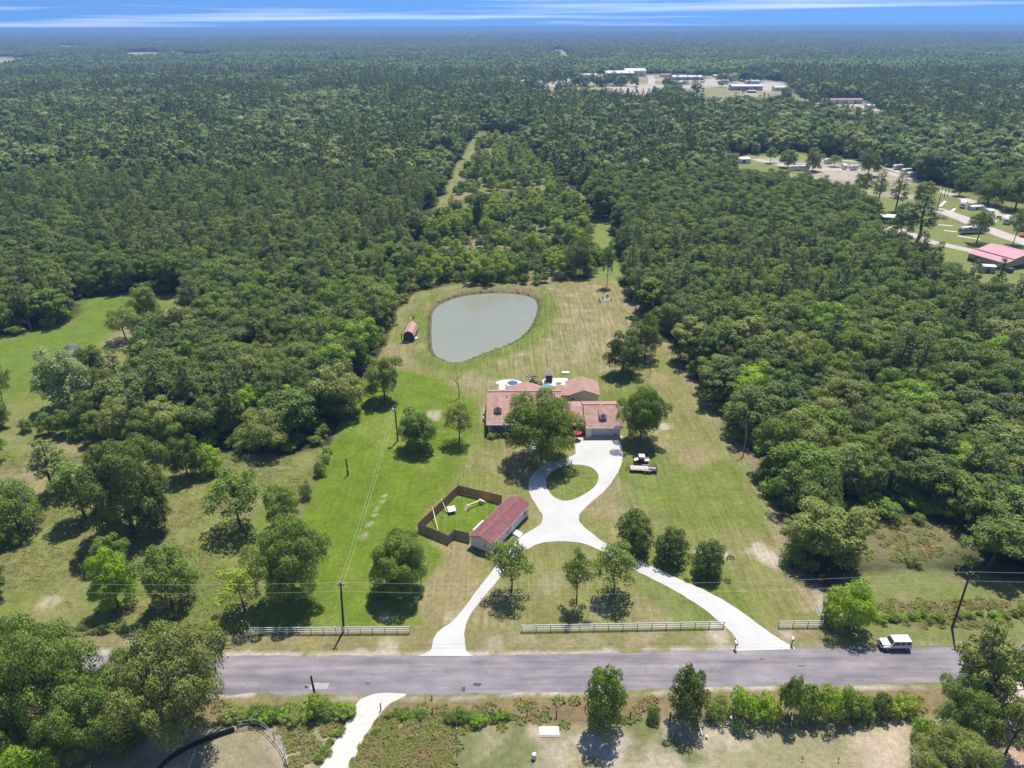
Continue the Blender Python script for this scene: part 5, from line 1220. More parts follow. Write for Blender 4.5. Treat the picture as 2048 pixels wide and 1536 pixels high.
for k in range(5): MB().box(-0.05, 0.05, k * 1.2 - 2.45, k * 1.2 - 2.35, 0, 1.2).build('post', STEEL, pf)
for z in (0.3, 0.75, 1.15): MB().box(-0.025, 0.025, -2.4, 2.4, z, z + 0.05).build('rail', STEEL, pf)
x, y = G(1131, 746.5); b = MB().box(-1.0, 1.0, -0.55, 0.55, 0, 0.35).build('white_tub', WHITE); b.location = (x, y, 0); tag(b, 'small white box lying on the grass behind the kiosk', 'box')
for k, (y, lab) in enumerate(((149.6, 'white air conditioner unit against the left house wall, nearer one'), (152.2, 'white air conditioner unit against the left house wall, farther one'))):
    a = empty('air_conditioner', lab, 'air conditioner', (-6.6, y, 0), 0, 'units beside the house'); MB().box(-0.45, 0.45, -0.45, 0.45, 0, 0.95).build('casing', WHITE, a); MB().lathe([(0.36, 0.955), (0.36, 0.99), (0.1, 1.0)], 14).build('fan_grille', DARKM, a)
# red parasol beside the garage
x, y = G(1154, 879); u = empty('red_parasol', 'open red parasol on a pole beside the garage', 'parasol', (x, y, 0.06)); MB().tube([(0, 0, 0), (0, 0, 2.1)], 0.03, 6).build('pole', STEEL, u)
m = MB(); n = 8
for k in range(n):
    a, b = 2 * math.pi * k / n, 2 * math.pi * (k + 1) / n; m.add([(0, 0, 2.35), (1.1 * math.cos(a), 1.1 * math.sin(a), 1.85), (1.1 * math.cos(b), 1.1 * math.sin(b), 1.85)], [(0, 1, 2)])
m.build('canopy', mat('red_cloth', (0.58, 0.03, 0.07), (0.48, 0.025, 0.06), 3, 0.8), u); MB().lathe([(0.25, 0), (0.25, 0.1)], 12).build('base', STEEL, u)
x, y = G(1233, 871.3); bk = empty('blue_bin', 'small blue and white bins beside the garage door', 'bin', (x, y, 0.08)); MB().lathe([(0.22, 0), (0.27, 0.6)], 12, (-0.3, 0)).build('tub', mat('blue_plastic', (0.07, 0.10, 0.28), (0.06, 0.08, 0.22), 3, 0.5), bk); MB().lathe([(0.28, 0.6), (0.1, 0.7)], 12, (-0.3, 0)).build('lid', WHITE, bk)

# --- the cream building with the maroon roof
LB = math.radians(58.9); MHR = empty('cream_outbuilding', 'long off-white building with maroon shingle roof beside the drive', 'building', (-3.83, 100.57, 0), LB)
ML, MW = 13.5, 4.45
MB().box(0.12, ML - 0.12, 0.12, MW - 0.12, 0, 0.36).build('skirting', mat('mauve_skirting', (0.30, 0.22, 0.24), (0.24, 0.18, 0.19), 3, 0.8), MHR)
yp = [(0, 0.36), (MW, 0.36), (MW, 2.6), (MW / 2, 3.42), (0, 2.6)]
MB().xprofile(yp, 0.03, ML - 0.03).build('wall', OFFW, MHR)
npan = 11; pw = ML / npan
for k in range(npan): MB().box(k * pw + 0.012, (k + 1) * pw - 0.012, -0.03, -0.004, 0.37, 2.52).build('siding_panel', OFFW, MHR)
for k in range(4): MB().box(-0.004, 0.026, k * MW / 4 + 0.012, (k + 1) * MW / 4 - 0.012, 0.37, 2.55).build('siding_panel', OFFW, MHR)
m = MB(); o = 0.28
m.slab([(-o, -o, 2.58), (ML + o, -o, 2.58), (ML + o, MW / 2, 3.55), (-o, MW / 2, 3.55)], 0.10); m.slab([(-o, MW / 2, 3.55), (ML + o, MW / 2, 3.55), (ML + o, MW + o, 2.58), (-o, MW + o, 2.58)], 0.10)
rf = m.build('roof', SH_MAROON, MHR)
MB().box(-o - 0.01, ML + o + 0.01, MW / 2 - 0.1, MW / 2 + 0.1, 3.53, 3.585).build('ridge_cap', mat('ridge_rust', (0.30, 0.13, 0.11), (0.22, 0.09, 0.085), 2.5, 0.9), rf)
for yy in (-o, MW + o): MB().box(-o, ML + o, yy - 0.03, yy + 0.03, 2.42, 2.56).build('fascia', WHITE, rf)
def win_local(x, wd, z0, z1, root, y=-0.03):
    f = MB(); f.box(x - wd / 2 - 0.06, x + wd / 2 + 0.06, y - 0.06, y, z0 - 0.06, z1 + 0.06); fr = f.build('window', WHITE, root); MB().box(x - wd / 2, x + wd / 2, y - 0.075, y - 0.062, z0, z1).build('pane', GLASS, fr)
for x, wd in ((1.5, 0.8), (5.55, 0.55), (6.35, 0.55), (11.9, 0.75)): win_local(x, wd, 1.2, 2.05, MHR)
dr = MB().box(7.0, 7.95, -0.09, -0.03, 0.4, 2.35).build('door', WHITE, MHR); MB().box(7.8, 7.87, -0.13, -0.09, 1.3, 1.4).build('handle', DARKM, dr)
lt = MB().box(8.15, 8.3, -0.16, -0.03, 1.95, 2.15).build('porch_light', DARKM, MHR)
MB().box(-0.14, -0.004, 1.2, 1.45, 1.2, 1.9).build('meter_box', STEEL, MHR); MB().tube([(-0.08, 1.32, 1.9), (-0.08, 1.32, 2.6)], 0.03, 6).build('conduit', STEEL, MHR)
MB().box(-0.08, -0.004, 0.4, 0.55, 1.1, 1.25).build('outlet_box', DARKM, MHR)
stp = empty('entry_steps', 'white steps from the drive up to the off-white building door', 'steps', (-3.83 + 7.5 * math.cos(LB), 100.57 + 7.5 * math.sin(LB), 0), LB)
for k in range(4): MB().box(-0.7, 0.7, -0.35 - 0.38 * (4 - k), -0.12, 0.09 * k + 0.006, 0.09 * (k + 1)).build('step', WHITE, stp)
aw = empty('white_awning', 'narrow white panel along the yard side of the off-white building', 'awning', (-3.83 + 3.6 * math.cos(LB) - (MW + 0.62) * math.sin(LB), 100.57 + 3.6 * math.sin(LB) + (MW + 0.62) * math.cos(LB), 0), LB)
MB().slab([(-1.7, -0.28, 2.32), (1.7, -0.28, 2.32), (1.7, 0.28, 2.2), (-1.7, 0.28, 2.2)], 0.06).build('panel', WHITE, aw)
for sx in (-1.6, 1.6): MB().box(sx - 0.04, sx + 0.04, 0.18, 0.26, 0, 2.12).build('post', WHITE, aw)

# --- timber yard fence, panel by panel
FB = mat('fence_boards', (0.50, 0.26, 0.155), (0.36, 0.18, 0.11), 4.0, 0.9, stretch=(6, 6, 0.4), bump=0.3)
FBG = mat('fence_boards_grey', (0.38, 0.30, 0.235), (0.25, 0.19, 0.15), 4.0, 0.9, stretch=(6, 6, 0.4), bump=0.3)
fz = empty('timber_fence', 'tall brown board fence round the yard behind the maroon-roofed building', 'fence', (-10.0, 108.0, 0))
FP = [(-2.2, 116.0), (-10.92, 119.59), (-17.66, 107.32), (-11.84, 103.8), (-10.75, 105.35), (-7.9, 104.25)]
rr = random.Random(5)
for s in range(len(FP) - 1):
    a = Vector((*FP[s], 0)); b = Vector((*FP[s + 1], 0)); ln = (b - a).length; d = (b - a) / ln; nrm = Vector((-d.y, d.x, 0)); nP = max(1, round(ln / 2.3)); pl = ln / nP
    front = s >= 2
    for k in range(nP):
        m = MB(); nb = int(pl / 0.15); hgt = 2.0 + rr.uniform(-0.04, 0.04)
        for q in range(nb):
            t0 = k * pl + q * pl / nb; t1 = t0 + pl / nb - 0.012; h = hgt + rr.uniform(-0.02, 0.02); off = rr.uniform(0, 0.012)
            p0, p1 = a + d * t0, a + d * t1
            c = [p0 + nrm * (off - 0.02), p1 + nrm * (off - 0.02), p1 + nrm * off, p0 + nrm * off]
            m.hexa([(v.x, v.y, 0.04) for v in c], [(v.x, v.y, h) for v in c])
        for z in (0.4, 1.1, 1.75):
            p0, p1 = a + d * (k * pl + .02) - nrm * 0.045, a + d * ((k + 1) * pl - .02) - nrm * 0.045; m.beam((p0.x, p0.y, z), (p1.x, p1.y, z), 0.04, 0.09)
        ab(m, 'panel', FBG if front else FB, fz)
    for k in range(nP + 1):
        p = a + d * (k * pl) - nrm * 0.12; ab(MB().box(p.x - 0.05, p.x + 0.05, p.y - 0.05, p.y + 0.05, 0, 2.08), 'post', FB, fz)
x, y = G(903.5, 1025); dh = empty('dog_kennel', 'white roofed kennel on the grass of the fenced yard', 'kennel', (x, y, 0), 0.35)
MB().box(-0.55, 0.55, -0.45, 0.45, 0, 0.75).build('wall', BROWNP, dh); MB().slab([(-0.75, -0.65, 0.72), (0.75, -0.65, 0.72), (0.75, 0.6, 1.15), (-0.75, 0.6, 1.15)], 0.06).build('roof', WHITE, dh)
x, y = G(936, 1018); rp_ = empty('plywood_ramp', 'pale plywood ramp with a narrow plank walk in the fenced yard', 'ramp', (x, y, 0), 0.62)
MB().hexa([(-0.7, -0.5, 0), (0.1, -0.5, 0), (0.1, 0.5, 0), (-0.7, 0.5, 0)], [(0.0, -0.5, 1.0), (0.1, -0.5, 1.0), (0.1, 0.5, 1.0), (0.0, 0.5, 1.0)]).build('board', PLY, rp_)
MB().beam((0.1, 0, 0.95), (2.9, 0, 0.9), 0.25, 0.06).build('plank', PLY, rp_); MB().hexa([(2.9, -0.5, 0), (4.2, -0.5, 0), (4.2, 0.5, 0), (2.9, 0.5, 0)], [(2.9, -0.5, 0.95), (3.0, -0.5, 0.95), (3.0, 0.5, 0.95), (2.9, 0.5, 0.95)]).build('board', PLY, rp_)
for (p, q, lab) in (((866, 1024, 2.1), (876, 1061, 0.1), 'yellow plank leaning on the inside of the timber fence'), ((883, 1006, 2.1), (894, 1025, 0.1), 'thin brace board leaning on the fence beside the kennel')):
    a = (*G(p[0], p[1] + 8, 0), p[2]); b = (*G(q[0], q[1], 0), q[2]); o = MB().beam(a, b, 0.16, 0.05).build('leaning_plank', PLY); tag(o, lab, 'plank')
# --- pond shed
sh = empty('barn_shed', 'small gambrel shed with rusty roof and dark doors beside the pond', 'shed', (-31.1, 197.6, 0), -0.04)
pr = [(-1.6, 0.25), (-1.6, 2.0), (-1.15, 3.0), (0, 3.6), (1.15, 3.0), (1.6, 2.0), (1.6, 0.25)]
m = MB(); n = len(pr); m.add([(x, 0, z) for x, z in pr] + [(x, 7.6, z) for x, z in pr], [tuple(range(n))[::-1], tuple(n + i for i in range(n))] + [(i, (i + 1) % n, n + (i + 1) % n, n + i) for i in range(n)])
m.build('wall', mat('dark_shed_wall', (0.075, 0.07, 0.075), (0.05, 0.048, 0.05), 4, 0.8), sh)
RUST = mat('rusty_pink_metal', (0.46, 0.26, 0.22), (0.38, 0.20, 0.17), 1.5, 0.6, stretch=(6, 0.5, 1))
m = MB(); rp2 = [(-1.78, 1.85), (-1.25, 3.08), (0, 3.72), (1.25, 3.08), (1.78, 1.85)]
for i in range(4): (x0, z0), (x1, z1) = rp2[i], rp2[i + 1]; m.slab([(x0, -0.25, z0), (x1, -0.25, z1), (x1, 7.8, z1), (x0, 7.8, z0)], 0.06)
m.build('roof', RUST, sh)
for x in (-0.75, 0.02): MB().box(x, x + 0.73, -0.06, -0.01, 0.3, 2.2).build('door', DARKM, sh)
MB().box(-1.75, 1.75, -0.7, 0.0, 0.0, 0.24).build('ramp_deck', mat('pale_deck', (0.50, 0.50, 0.54), (0.4, 0.4, 0.44), 3, 0.8), sh)
for k, (px, py, sx, sy, sz, lab) in enumerate(((832, 680, 0.8, 1.4, 0.7, 'white crate standing against the right side of the pond shed'), (833.5, 668, 0.5, 1.2, 1.2, 'white upright tank at the right side of the pond shed'))):
    x, y = G(px, py); o = empty('storage_crate', lab, 'crate', (x, y, 0), 0.05); MB().box(-sx / 2, sx / 2, -sy / 2, sy / 2, 0, sz).build('body', WHITE, o); MB().box(-sx / 2 - .03, sx / 2 + .03, -sy / 2 - .03, sy / 2 + .03, sz, sz + 0.06).build('lid', OFFW, o)
def post(px, py, h, w_, m, lab, name='post', cat='post'):
    x, y = G(px, py); o = MB().box(-w_ / 2, w_ / 2, -w_ / 2, w_ / 2, 0, h).add([(0, 0, h)], []).build(name, m); o.location = (x, y, 0); o.rotation_euler = (0.02, -0.03, 0.3); tag(o, lab, cat); return o
post(804, 685, 3.2, 0.22, TIMBER, 'dark upright post left of the pond shed door', 'wooden_post'); post(827, 639, 1.2, 0.4, TIMBER, 'dark stump-like post behind the pond shed', 'wooden_post'); post(821, 638, 0.4, 0.6, PLY, 'pale stump behind the pond shed roof', 'tree_stump', 'stump')
# --- fire pit and chairs on the mown field
x, y = G(1214, 601); fpit = empty('fire_pit', 'ring of pale stones forming a fire pit on the mown field', 'fire pit', (x, y, 0))
for k in range(12):
    a = k * math.pi / 6; s_ = MB().lathe([(0.30, 0), (0.34, 0.2), (0.2, 0.38)], 6, (1.05 * math.cos(a), 1.05 * math.sin(a))).build('stone', mat('pale_stone', (0.62, 0.56, 0.5), (0.5, 0.45, 0.4), 5, 0.9), fpit)
MB().lathe([(0.8, 0.02), (0.7, 0.12)], 14).build('ash_bed', mat('ash', (0.25, 0.22, 0.21), (0.18, 0.16, 0.15), 5, 0.95), fpit)
for k, (px, py, a, lab) in enumerate(((1200, 604, 1.0, 'black garden chair standing apart from the fire pit'), (1207, 599, 1.2, 'dark garden chair left of the fire pit'), (1215, 595, 3.1, 'dark garden chair behind the fire pit'), (1221, 601, 4.6, 'brown garden chair right of the fire pit'))):
    x, y = G(px, py); c = empty('garden_chair', lab, 'chair', (x, y, 0), a, 'chairs round the fire pit'); MB().box(-0.35, 0.35, -0.35, 0.35, 0.4, 0.48).build('seat', DARKM, c); MB().box(-0.35, 0.35, 0.3, 0.38, 0.45, 1.15).build('backrest', DARKM, c)
    for sx in (-0.3, 0.3):
        for sy in (-0.3, 0.3): MB().box(sx - 0.035, sx + 0.035, sy - 0.035, sy + 0.035, 0, 0.4).build('leg', DARKM, c)
# --- greenhouse frame in the clearing
x, y = G(145, 722); gh = empty('greenhouse_frame', 'skeletal hoop greenhouse frame with dark netting in the left clearing', 'greenhouse', (x, y, 0), 0.5)
NET = mat('shade_net', (0.05, 0.05, 0.06), (0.07, 0.07, 0.08), 2, 0.8)
for k in range(9):
    yy = -6 + k * 1.5; MB().tube([(2.6 * math.cos(t), yy, 2.9 * math.sin(t) ** 0.8 if math.sin(t) > 0 else 0) for t in np.linspace(0, math.pi, 11)], 0.07, 5).build('hoop', STEEL, gh)
for z, xx in ((2.9, 0), (2.2, 1.75), (2.2, -1.75)): MB().tube([(xx, -6, z), (xx, 6, z)], 0.05, 5).build('purlin', STEEL, gh)
m = MB(); ts = np.linspace(0.15, math.pi - 0.15, 9)
for i in range(8): m.add([(2.5 * math.cos(ts[i]), 1.5, 2.8 * math.sin(ts[i])), (2.5 * math.cos(ts[i + 1]), 1.5, 2.8 * math.sin(ts[i + 1])), (2.5 * math.cos(ts[i + 1]), 6, 2.8 * math.sin(ts[i + 1])), (2.5 * math.cos(ts[i]), 6, 2.8 * math.sin(ts[i]))], [(0, 1, 2, 3)])
m.build('netting', NET, gh)

# ================================================================== fences along the road
RAILW = mat('rail_white', (0.68, 0.68, 0.66), (0.56, 0.56, 0.55), 3.0, 0.6)
def rail_fence(p0, p1, nposts, lab, h=1.4, dots=True):
    a = Vector((*p0, 0)); b = Vector((*p1, 0)); o = empty('rail_fence', lab, 'fence', (p0[0], p0[1], 0), math.atan2(b.y - a.y, b.x - a.x), 'white rail fences along the road'); ln = (b - a).length
    for k in range(nposts):
        t = ln * k / (nposts - 1); MB().box(t - 0.06, t + 0.06, -0.06, 0.06, 0, h).build('post', RAILW, o); 
    for k in range(nposts - 1):
        t0, t1 = ln * k / (nposts - 1), ln * (k + 1) / (nposts - 1)
        for z in (0.42, 0.86, 1.28): MB().box(t0 + 0.062, t1 - 0.062, -0.035, 0.035, z - 0.06, z + 0.06).build('rail', RAILW, o)
rail_fence((-41.2, 82.1), (-16.2, 82.2), 14, 'long white rail fence left of the drive, in front of the pole')
rail_fence((1.4, 82.4), (33.3, 83.05), 15, 'longest white rail fence between the two drive mouths')
rail_fence((42.0, 83.1), (48.9, 83.1), 4, 'short white rail fence right of the drive beside the round tree')
for px, py, lab in ((492, 1272, 'white gatepost in front of the left fence end, left one'), (501, 1272, 'white gatepost in front of the left fence end, right one')): post(px, py, 1.1, 0.22, WHITE, lab, 'gatepost', 'post')
post(488, 1256, 1.6, 0.2, STEEL, 'grey capped post at the left end of the long rail fence', 'capped_post')
def mailbox(px, py, lab, rz):
    x, y = G(px, py); o = empty('mailbox', lab, 'mailbox', (x, y, 0), rz); MB().box(-0.06, 0.06, -0.06, 0.06, 0, 1.1).build('post', DARKM, o); m = MB(); m.tube([(0, -0.3, 1.3), (0, 0.3, 1.3)], 0.2, 12); m.box(-0.2, 0.2, -0.3, 0.3, 1.1, 1.3); m.build('box', WHITE, o); MB().box(0.2, 0.23, -0.2, -0.05, 1.3, 1.6).build('flag', REDP, o)
mailbox(1470, 1298, 'white mailbox left of the right drive mouth', 0.2); mailbox(1583, 1290, 'white mailbox right of the right drive mouth', -0.2)
x, y = G(1636, 1222); ld = empty('ladder', 'grey ladder lying on the grass behind the short fence', 'ladder', (x, y, 0), 1.45)
for s_ in (-0.25, 0.25): MB().box(-1.3, 1.3, s_ - 0.04, s_ + 0.04, 0.05, 0.14).build('side_rail', STEEL, ld)
for k in range(7): MB().box(-1.2 + 0.4 * k - 0.03, -1.2 + 0.4 * k + 0.03, -0.21, 0.21, 0.07, 0.12).build('rung', STEEL, ld)
# wire fence with posts on the near side
WF = [(560, 1432, 1), (700, 1425, 1), (762, 1420, 1), (865, 1430, 0), (941, 1433, 1), (1000, 1432, 1), (1054, 1432, 1), (1113, 1434, 1), (1180, 1436, 1), (1260, 1437, 1), (1340, 1438, 1), (1420, 1438, 1), (1500, 1438, 1), (1580, 1438, 1), (1660, 1438, 1), (1740, 1436, 1), (1800, 1434, 1)]
wf = empty('wire_fence', 'post and wire fence along the near side of the road', 'fence', (0, 68.5, 0))
pp = []
for px, py, s_ in WF[2:]:
    x, y = G(px, py); pp.append((x, y)); ab(MB().box(x - 0.07, x + 0.07, y - 0.07, y + 0.07, 0, 1.35), 'post', TIMBER, wf)
for z in (0.5, 0.9, 1.25):
    m = MB()
    for a, b in zip(pp[:-1], pp[1:]): m.tube([(*a, z), (*b, z)], 0.012, 4)
    ab(m, 'wire', STEEL, wf)
wf2 = empty('side_wire_fence', 'wire fence between the weedy plot and the bare yard', 'fence', (*G(912, 1500), 0)); pq = [G(912, 1436), G(914, 1470), G(916, 1505), G(918, 1545)]
for x, y in pq: ab(MB().box(x - 0.05, x + 0.05, y - 0.05, y + 0.05, 0, 1.3), 'post', STEEL, wf2)
m = MB()
for z in (0.4, 0.8, 1.2):
    for a, b in zip(pq[:-1], pq[1:]): m.tube([(*a, z), (*b, z)], 0.012, 4)
ab(m, 'wire', STEEL, wf2)
post(864, 1398, 0.9, 0.16, REDP, 'short red-topped marker post at the road edge', 'marker_post')
# round pen at the lower left
rp3 = empty('round_pen', 'curved pipe fence of a round riding pen at lower left', 'fence', (*G(480, 1520), 0)); ppx = [(476, 1458), (519, 1455), (549, 1480), (570, 1510), (578, 1545)]; gp = [G(a, b) for a, b in ppx]
for x, y in gp: ab(MB().tube([(x, y, 0), (x, y, 1.5)], 0.06, 6), 'post', DARKM, rp3)
for z in (0.75, 1.45):
    m = MB(); c = smooth(gp, False, 5); m.tube([(a, b, z) for a, b in c], 0.04, 5); ab(m, 'rail', STEEL, rp3)
bs = empty('black_screen_fence', 'black sheet screen curving round the riding pen', 'fence', (*G(380, 1500), 0)); c = smooth(GP([(470, 1462), (440, 1472), (400, 1488), (360, 1508), (330, 1530), (305, 1560)]), False, 4)
BLK = mat('black_sheet', (0.012, 0.012, 0.014), (0.02, 0.02, 0.022), 2, 0.6)
for i in range(len(c) - 1):
    d = np.array(c[i + 1]) - np.array(c[i]); d /= np.linalg.norm(d); nrm = np.array([-d[1], d[0]]) * 0.04
    ab(MB().hexa([(*(np.array(c[i]) - nrm), 0), (*(np.array(c[i + 1]) - nrm), 0), (*(np.array(c[i + 1]) + nrm), 0), (*(np.array(c[i]) + nrm), 0)], [(*(np.array(c[i]) - nrm), 0.85), (*(np.array(c[i + 1]) - nrm), 0.85), (*(np.array(c[i + 1]) + nrm), 0.85), (*(np.array(c[i]) + nrm), 0.85)]), 'panel', BLK, bs)
a = (*G(376, 1540), 0.08); b = (*G(391, 1499), 0.08); o = MB().tube([a, b], 0.06, 6).build('white_pipe', WHITE); tag(o, 'white pipe lying in the riding pen at lower left', 'pipe')
for px, py, qx, qy, lab in ((1397, 1440, 1404, 1472, 'white pipe lying on the near yard, left one of two'), (1471, 1436, 1483, 1469, 'white pipe lying on the near yard, right one of two')):
    o = MB().tube([(*G(px, py), 0.09), (*G(qx, qy), 0.09)], 0.08, 7).build('white_pipe', WHITE); tag(o, lab, 'pipe')
x, y = G(1098, 1463); pd = empty('concrete_pad', 'white concrete slab on the near yard beside the tree shade', 'slab', (x, y, 0)); MB().box(-1.35, 1.35, -0.62, 0.62, 0, 0.2).build('slab', OFFW, pd)
MB().box(-1.55, 1.5, -0.85, -0.63, 0, 0.1).build('edging', mat('pink_edging', (0.5, 0.36, 0.34), (0.4, 0.3, 0.28), 3, 0.9), pd)
x, y = G(1068, 1517); br_ = empty('white_barrel', 'white plastic barrel standing on the near yard', 'barrel', (x, y, 0)); MB().lathe([(0.27, 0), (0.30, 0.08), (0.30, 0.30), (0.32, 0.33), (0.30, 0.36), (0.30, 0.62), (0.32, 0.65), (0.30, 0.68), (0.30, 0.86), (0.27, 0.92)], 16).build('drum', WHITE, br_, True); MB().lathe([(0.06, 0.921), (0.06, 0.95)], 8, (0.15, 0)).build('bung', OFFW, br_)
x, y = G(1413, 1476); o = MB().lathe([(0.16, 0), (0.16, 0.4), (0.19, 0.42), (0.05, 0.5)], 10).build('pipe_cap', WHITE); o.location = (x, y, 0); tag(o, 'short white capped pipe beside the lying pipes', 'pipe cap')
x, y = G(1463, 1438); o = MB().lathe([(0.25, 0), (0.27, 0.3), (0.2, 0.35)], 10).build('white_bucket', WHITE); o.location = (x, y, 0); tag(o, 'white bucket beside the near hedge', 'bucket')
for px, py, lab in ((1604, 1522, 'orange stake on the near yard, left one of two'), (1676, 1523, 'orange stake on the near yard, right one of two'), (1534, 1528, 'orange marker at the bottom of the near yard')):
    x, y = G(px, py); o = empty('orange_stake', lab, 'stake', (x, y, 0), 0, 'stakes on the near yard'); MB().box(-0.05, 0.05, -0.05, 0.05, 0, 0.9 if px > 1600 else 0.3).build('stake', mat('orange_paint', (0.60, 0.10, 0.03), (0.5, 0.08, 0.03), 3, 0.6), o); MB().box(-0.12, 0.12, -0.1, 0.1, 0, 0.06).build('foot', WHITE, o)

# ================================================================== poles and wires
def pole(px, py, ty, lab, arm=True, can=False, lamp=False, h=None, lean=(0, 0)):
    x, y = G(px, py); H = h or top_z(x, y, ty); o = empty('utility_pole', lab, 'utility pole', (x, y, 0))
    MB().tube([(0, 0, 0), (lean[0] * H * 0.5, lean[1] * H * 0.5, H * 0.5), (lean[0] * H, lean[1] * H, H)], [0.19, 0.165, 0.13], 10).build('pole', TIMBER, o)
    ox, oy = lean[0] * H, lean[1] * H
    if arm:
        MB().box(ox - 0.55, ox + 0.55, oy - 0.06, oy + 0.06, H - 0.45, H - 0.33).build('crossarm', TIMBER, o)
        for s_ in (-0.48, 0, 0.48): MB().lathe([(0.06, H - (0.33 if s_ else 0)), (0.08, H - (0.2 if s_ else -0.1)), (0.05, H - (0.1 if s_ else -0.2))], 8, (ox + s_, oy)).build('insulator', WHITE, o)
    if can: MB().lathe([(0.24, H - 1.6), (0.27, H - 1.5), (0.27, H - 0.85), (0.2, H - 0.75)], 12, (ox - 0.36, oy)).build('transformer', WHITE, o)
    if lamp:
        MB().tube([(0, 0, H * 0.62), (-0.9, 0.1, H * 0.66)], 0.03, 6).build('lamp_arm', STEEL, o); MB().lathe([(0.2, H * 0.60), (0.24, H * 0.63), (0.1, H * 0.68)], 10, (-1.05, 0.1)).build('lamp_head', STEEL, o)
    return (x + ox, y + oy, H)
p1 = pole(687.6, 1262, 1166, 'dark utility pole standing behind the long white rail fence', lean=(0.06, 0.0))
p2 = pole(1904, 1257, 1145, 'utility pole right of the parked white car in the verge', lean=(-0.03, 0.0))
p3 = pole(795.5, 882, 812, 'tall utility pole with a transformer on the bright lawn', can=True)
p4 = pole(696, 950, 917, 'short pole with a meter on the bright lawn', arm=False)
p5 = pole(634, 1410, 1352, 'short leaning pole with a lamp on the near roadside', arm=False, lamp=True, lean=(-0.02, 0))
mt = MB().box(-0.12, 0.12, -0.22, -0.10, 1.3, 2.0).build('meter_box', STEEL); mt.parent = [o for o in bpy.data.objects if o.name.startswith('utility_pole') and abs(o.location.x - p4[0]) < 0.01][0]
p0_ = (p1[0] - 62, p1[1] + 1.0, 10.0); pE = (p2[0] + 60, p2[1] + 1.5, 11.0)
WIRE = mat('bare_wire', (0.50, 0.50, 0.50), (0.40, 0.40, 0.40), 2, 0.7, 0.0, spec=0.2)
def wire(a, b, sag, lab, r=0.013, n=28):
    pts = []
    for i in range(n + 1):
        t = i / n; pts.append((a[0] + (b[0] - a[0]) * t, a[1] + (b[1] - a[1]) * t, a[2] + (b[2] - a[2]) * t - sag * 4 * t * (1 - t)))
    o = MB().tube(pts, r, 5).build('power_line', WIRE); tag(o, lab, 'power line', 'overhead wires'); return o
up = lambda p, dz, dx=0.0: (p[0] + dx, p[1], p[2] + dz)
wire(up(p1, 0.15), up(p2, 0.15), 1.3, 'upper overhead wire between the two roadside poles'); wire(up(p1, -1.6), up(p2, -1.6), 1.5, 'lower overhead wire between the two roadside poles')
wire(p0_, up(p1, 0.15), 0.8, 'upper overhead wire running left from the fence pole'); wire(up(p0_, -1.6), up(p1, -1.6), 0.9, 'lower overhead wire running left from the fence pole')
wire(up(p2, 0.15), pE, 0.8, 'upper overhead wire running right from the verge pole'); wire(up(p2, -1.6), up(pE, -1.6), 0.9, 'lower overhead wire running right from the verge pole')
wire(up(p1, 0.0, -0.2), up(p3, -0.3, -0.3), 0.9, 'left of two wires from the fence pole to the lawn pole'); wire(up(p1, -0.3, 0.25), up(p3, -0.5, 0.2), 0.9, 'right of two wires from the fence pole to the lawn pole')
wire(up(p3, -1.0), up(p4, 0), 0.5, 'thin wire from the transformer pole to the meter pole', 0.012); wire(up(p1, -1.0), up(p5, -0.2), 0.3, 'thin wire from the fence pole across the road', 0.010)

# ================================================================== vehicles
CARW = mat('white_car_paint', (0.66, 0.66, 0.65), (0.63, 0.63, 0.62), 1.0, 0.25, spec=0.5)
def wheel(o, x, y, r=0.4, wd=0.26):
    m = MB(); m.tube([(x, y - wd / 2, r), (x, y + wd / 2, r)], r, 16); w_ = m.build('wheel', RUBBER, o); MB().tube([(x, y - wd / 2 - 0.01, r), (x, y + wd / 2 + 0.01, r)], r * 0.55, 12).build('rim', STEEL, w_)
jx, jy = G(1787, 1294); jp = empty('parked_car', 'boxy white four-door off-road car parked on the far road edge', 'car', (jx, jy, 0.03), 0.0)
m = MB(); m.hexa([(-1.05, -0.86, 0.55), (2.15, -0.86, 0.55), (2.15, 0.86, 0.55), (-1.05, 0.86, 0.55)], [(-1.05, -0.86, 1.15), (2.15, -0.86, 1.15), (2.15, 0.86, 1.15), (-1.05, 0.86, 1.15)])
m.hexa([(-2.15, -0.68, 0.6), (-1.05, -0.86, 0.55), (-1.05, 0.86, 0.55), (-2.15, 0.68, 0.6)], [(-2.12, -0.62, 1.06), (-1.05, -0.74, 1.15), (-1.05, 0.74, 1.15), (-2.12, 0.62, 1.06)]); m.build('body', CARW, jp)
MB().hexa([(-0.62, -0.74, 1.68), (2.1, -0.76, 1.68), (2.1, 0.76, 1.68), (-0.62, 0.74, 1.68)], [(-0.58, -0.70, 1.80), (2.05, -0.72, 1.82), (2.05, 0.72, 1.82), (-0.58, 0.70, 1.80)]).build('roof', CARW, jp)
for x0, x1 in ((-0.62, -0.54), (0.28, 0.38), (1.12, 1.22), (2.0, 2.1)):
    for s_ in (-1, 1): MB().hexa([(x0 - (0.36 if x0 < -0.6 else 0), s_ * 0.83 - 0.03, 1.151), (x1 - (0.36 if x0 < -0.6 else 0), s_ * 0.83 - 0.03, 1.151), (x1 - (0.36 if x0 < -0.6 else 0), s_ * 0.83 + 0.03, 1.151), (x0 - (0.36 if x0 < -0.6 else 0), s_ * 0.83 + 0.03, 1.151)], [(x0, s_ * 0.75 - 0.03, 1.69), (x1, s_ * 0.75 - 0.03, 1.69), (x1, s_ * 0.75 + 0.03, 1.69), (x0, s_ * 0.75 + 0.03, 1.69)]).build('pillar', CARW, jp)
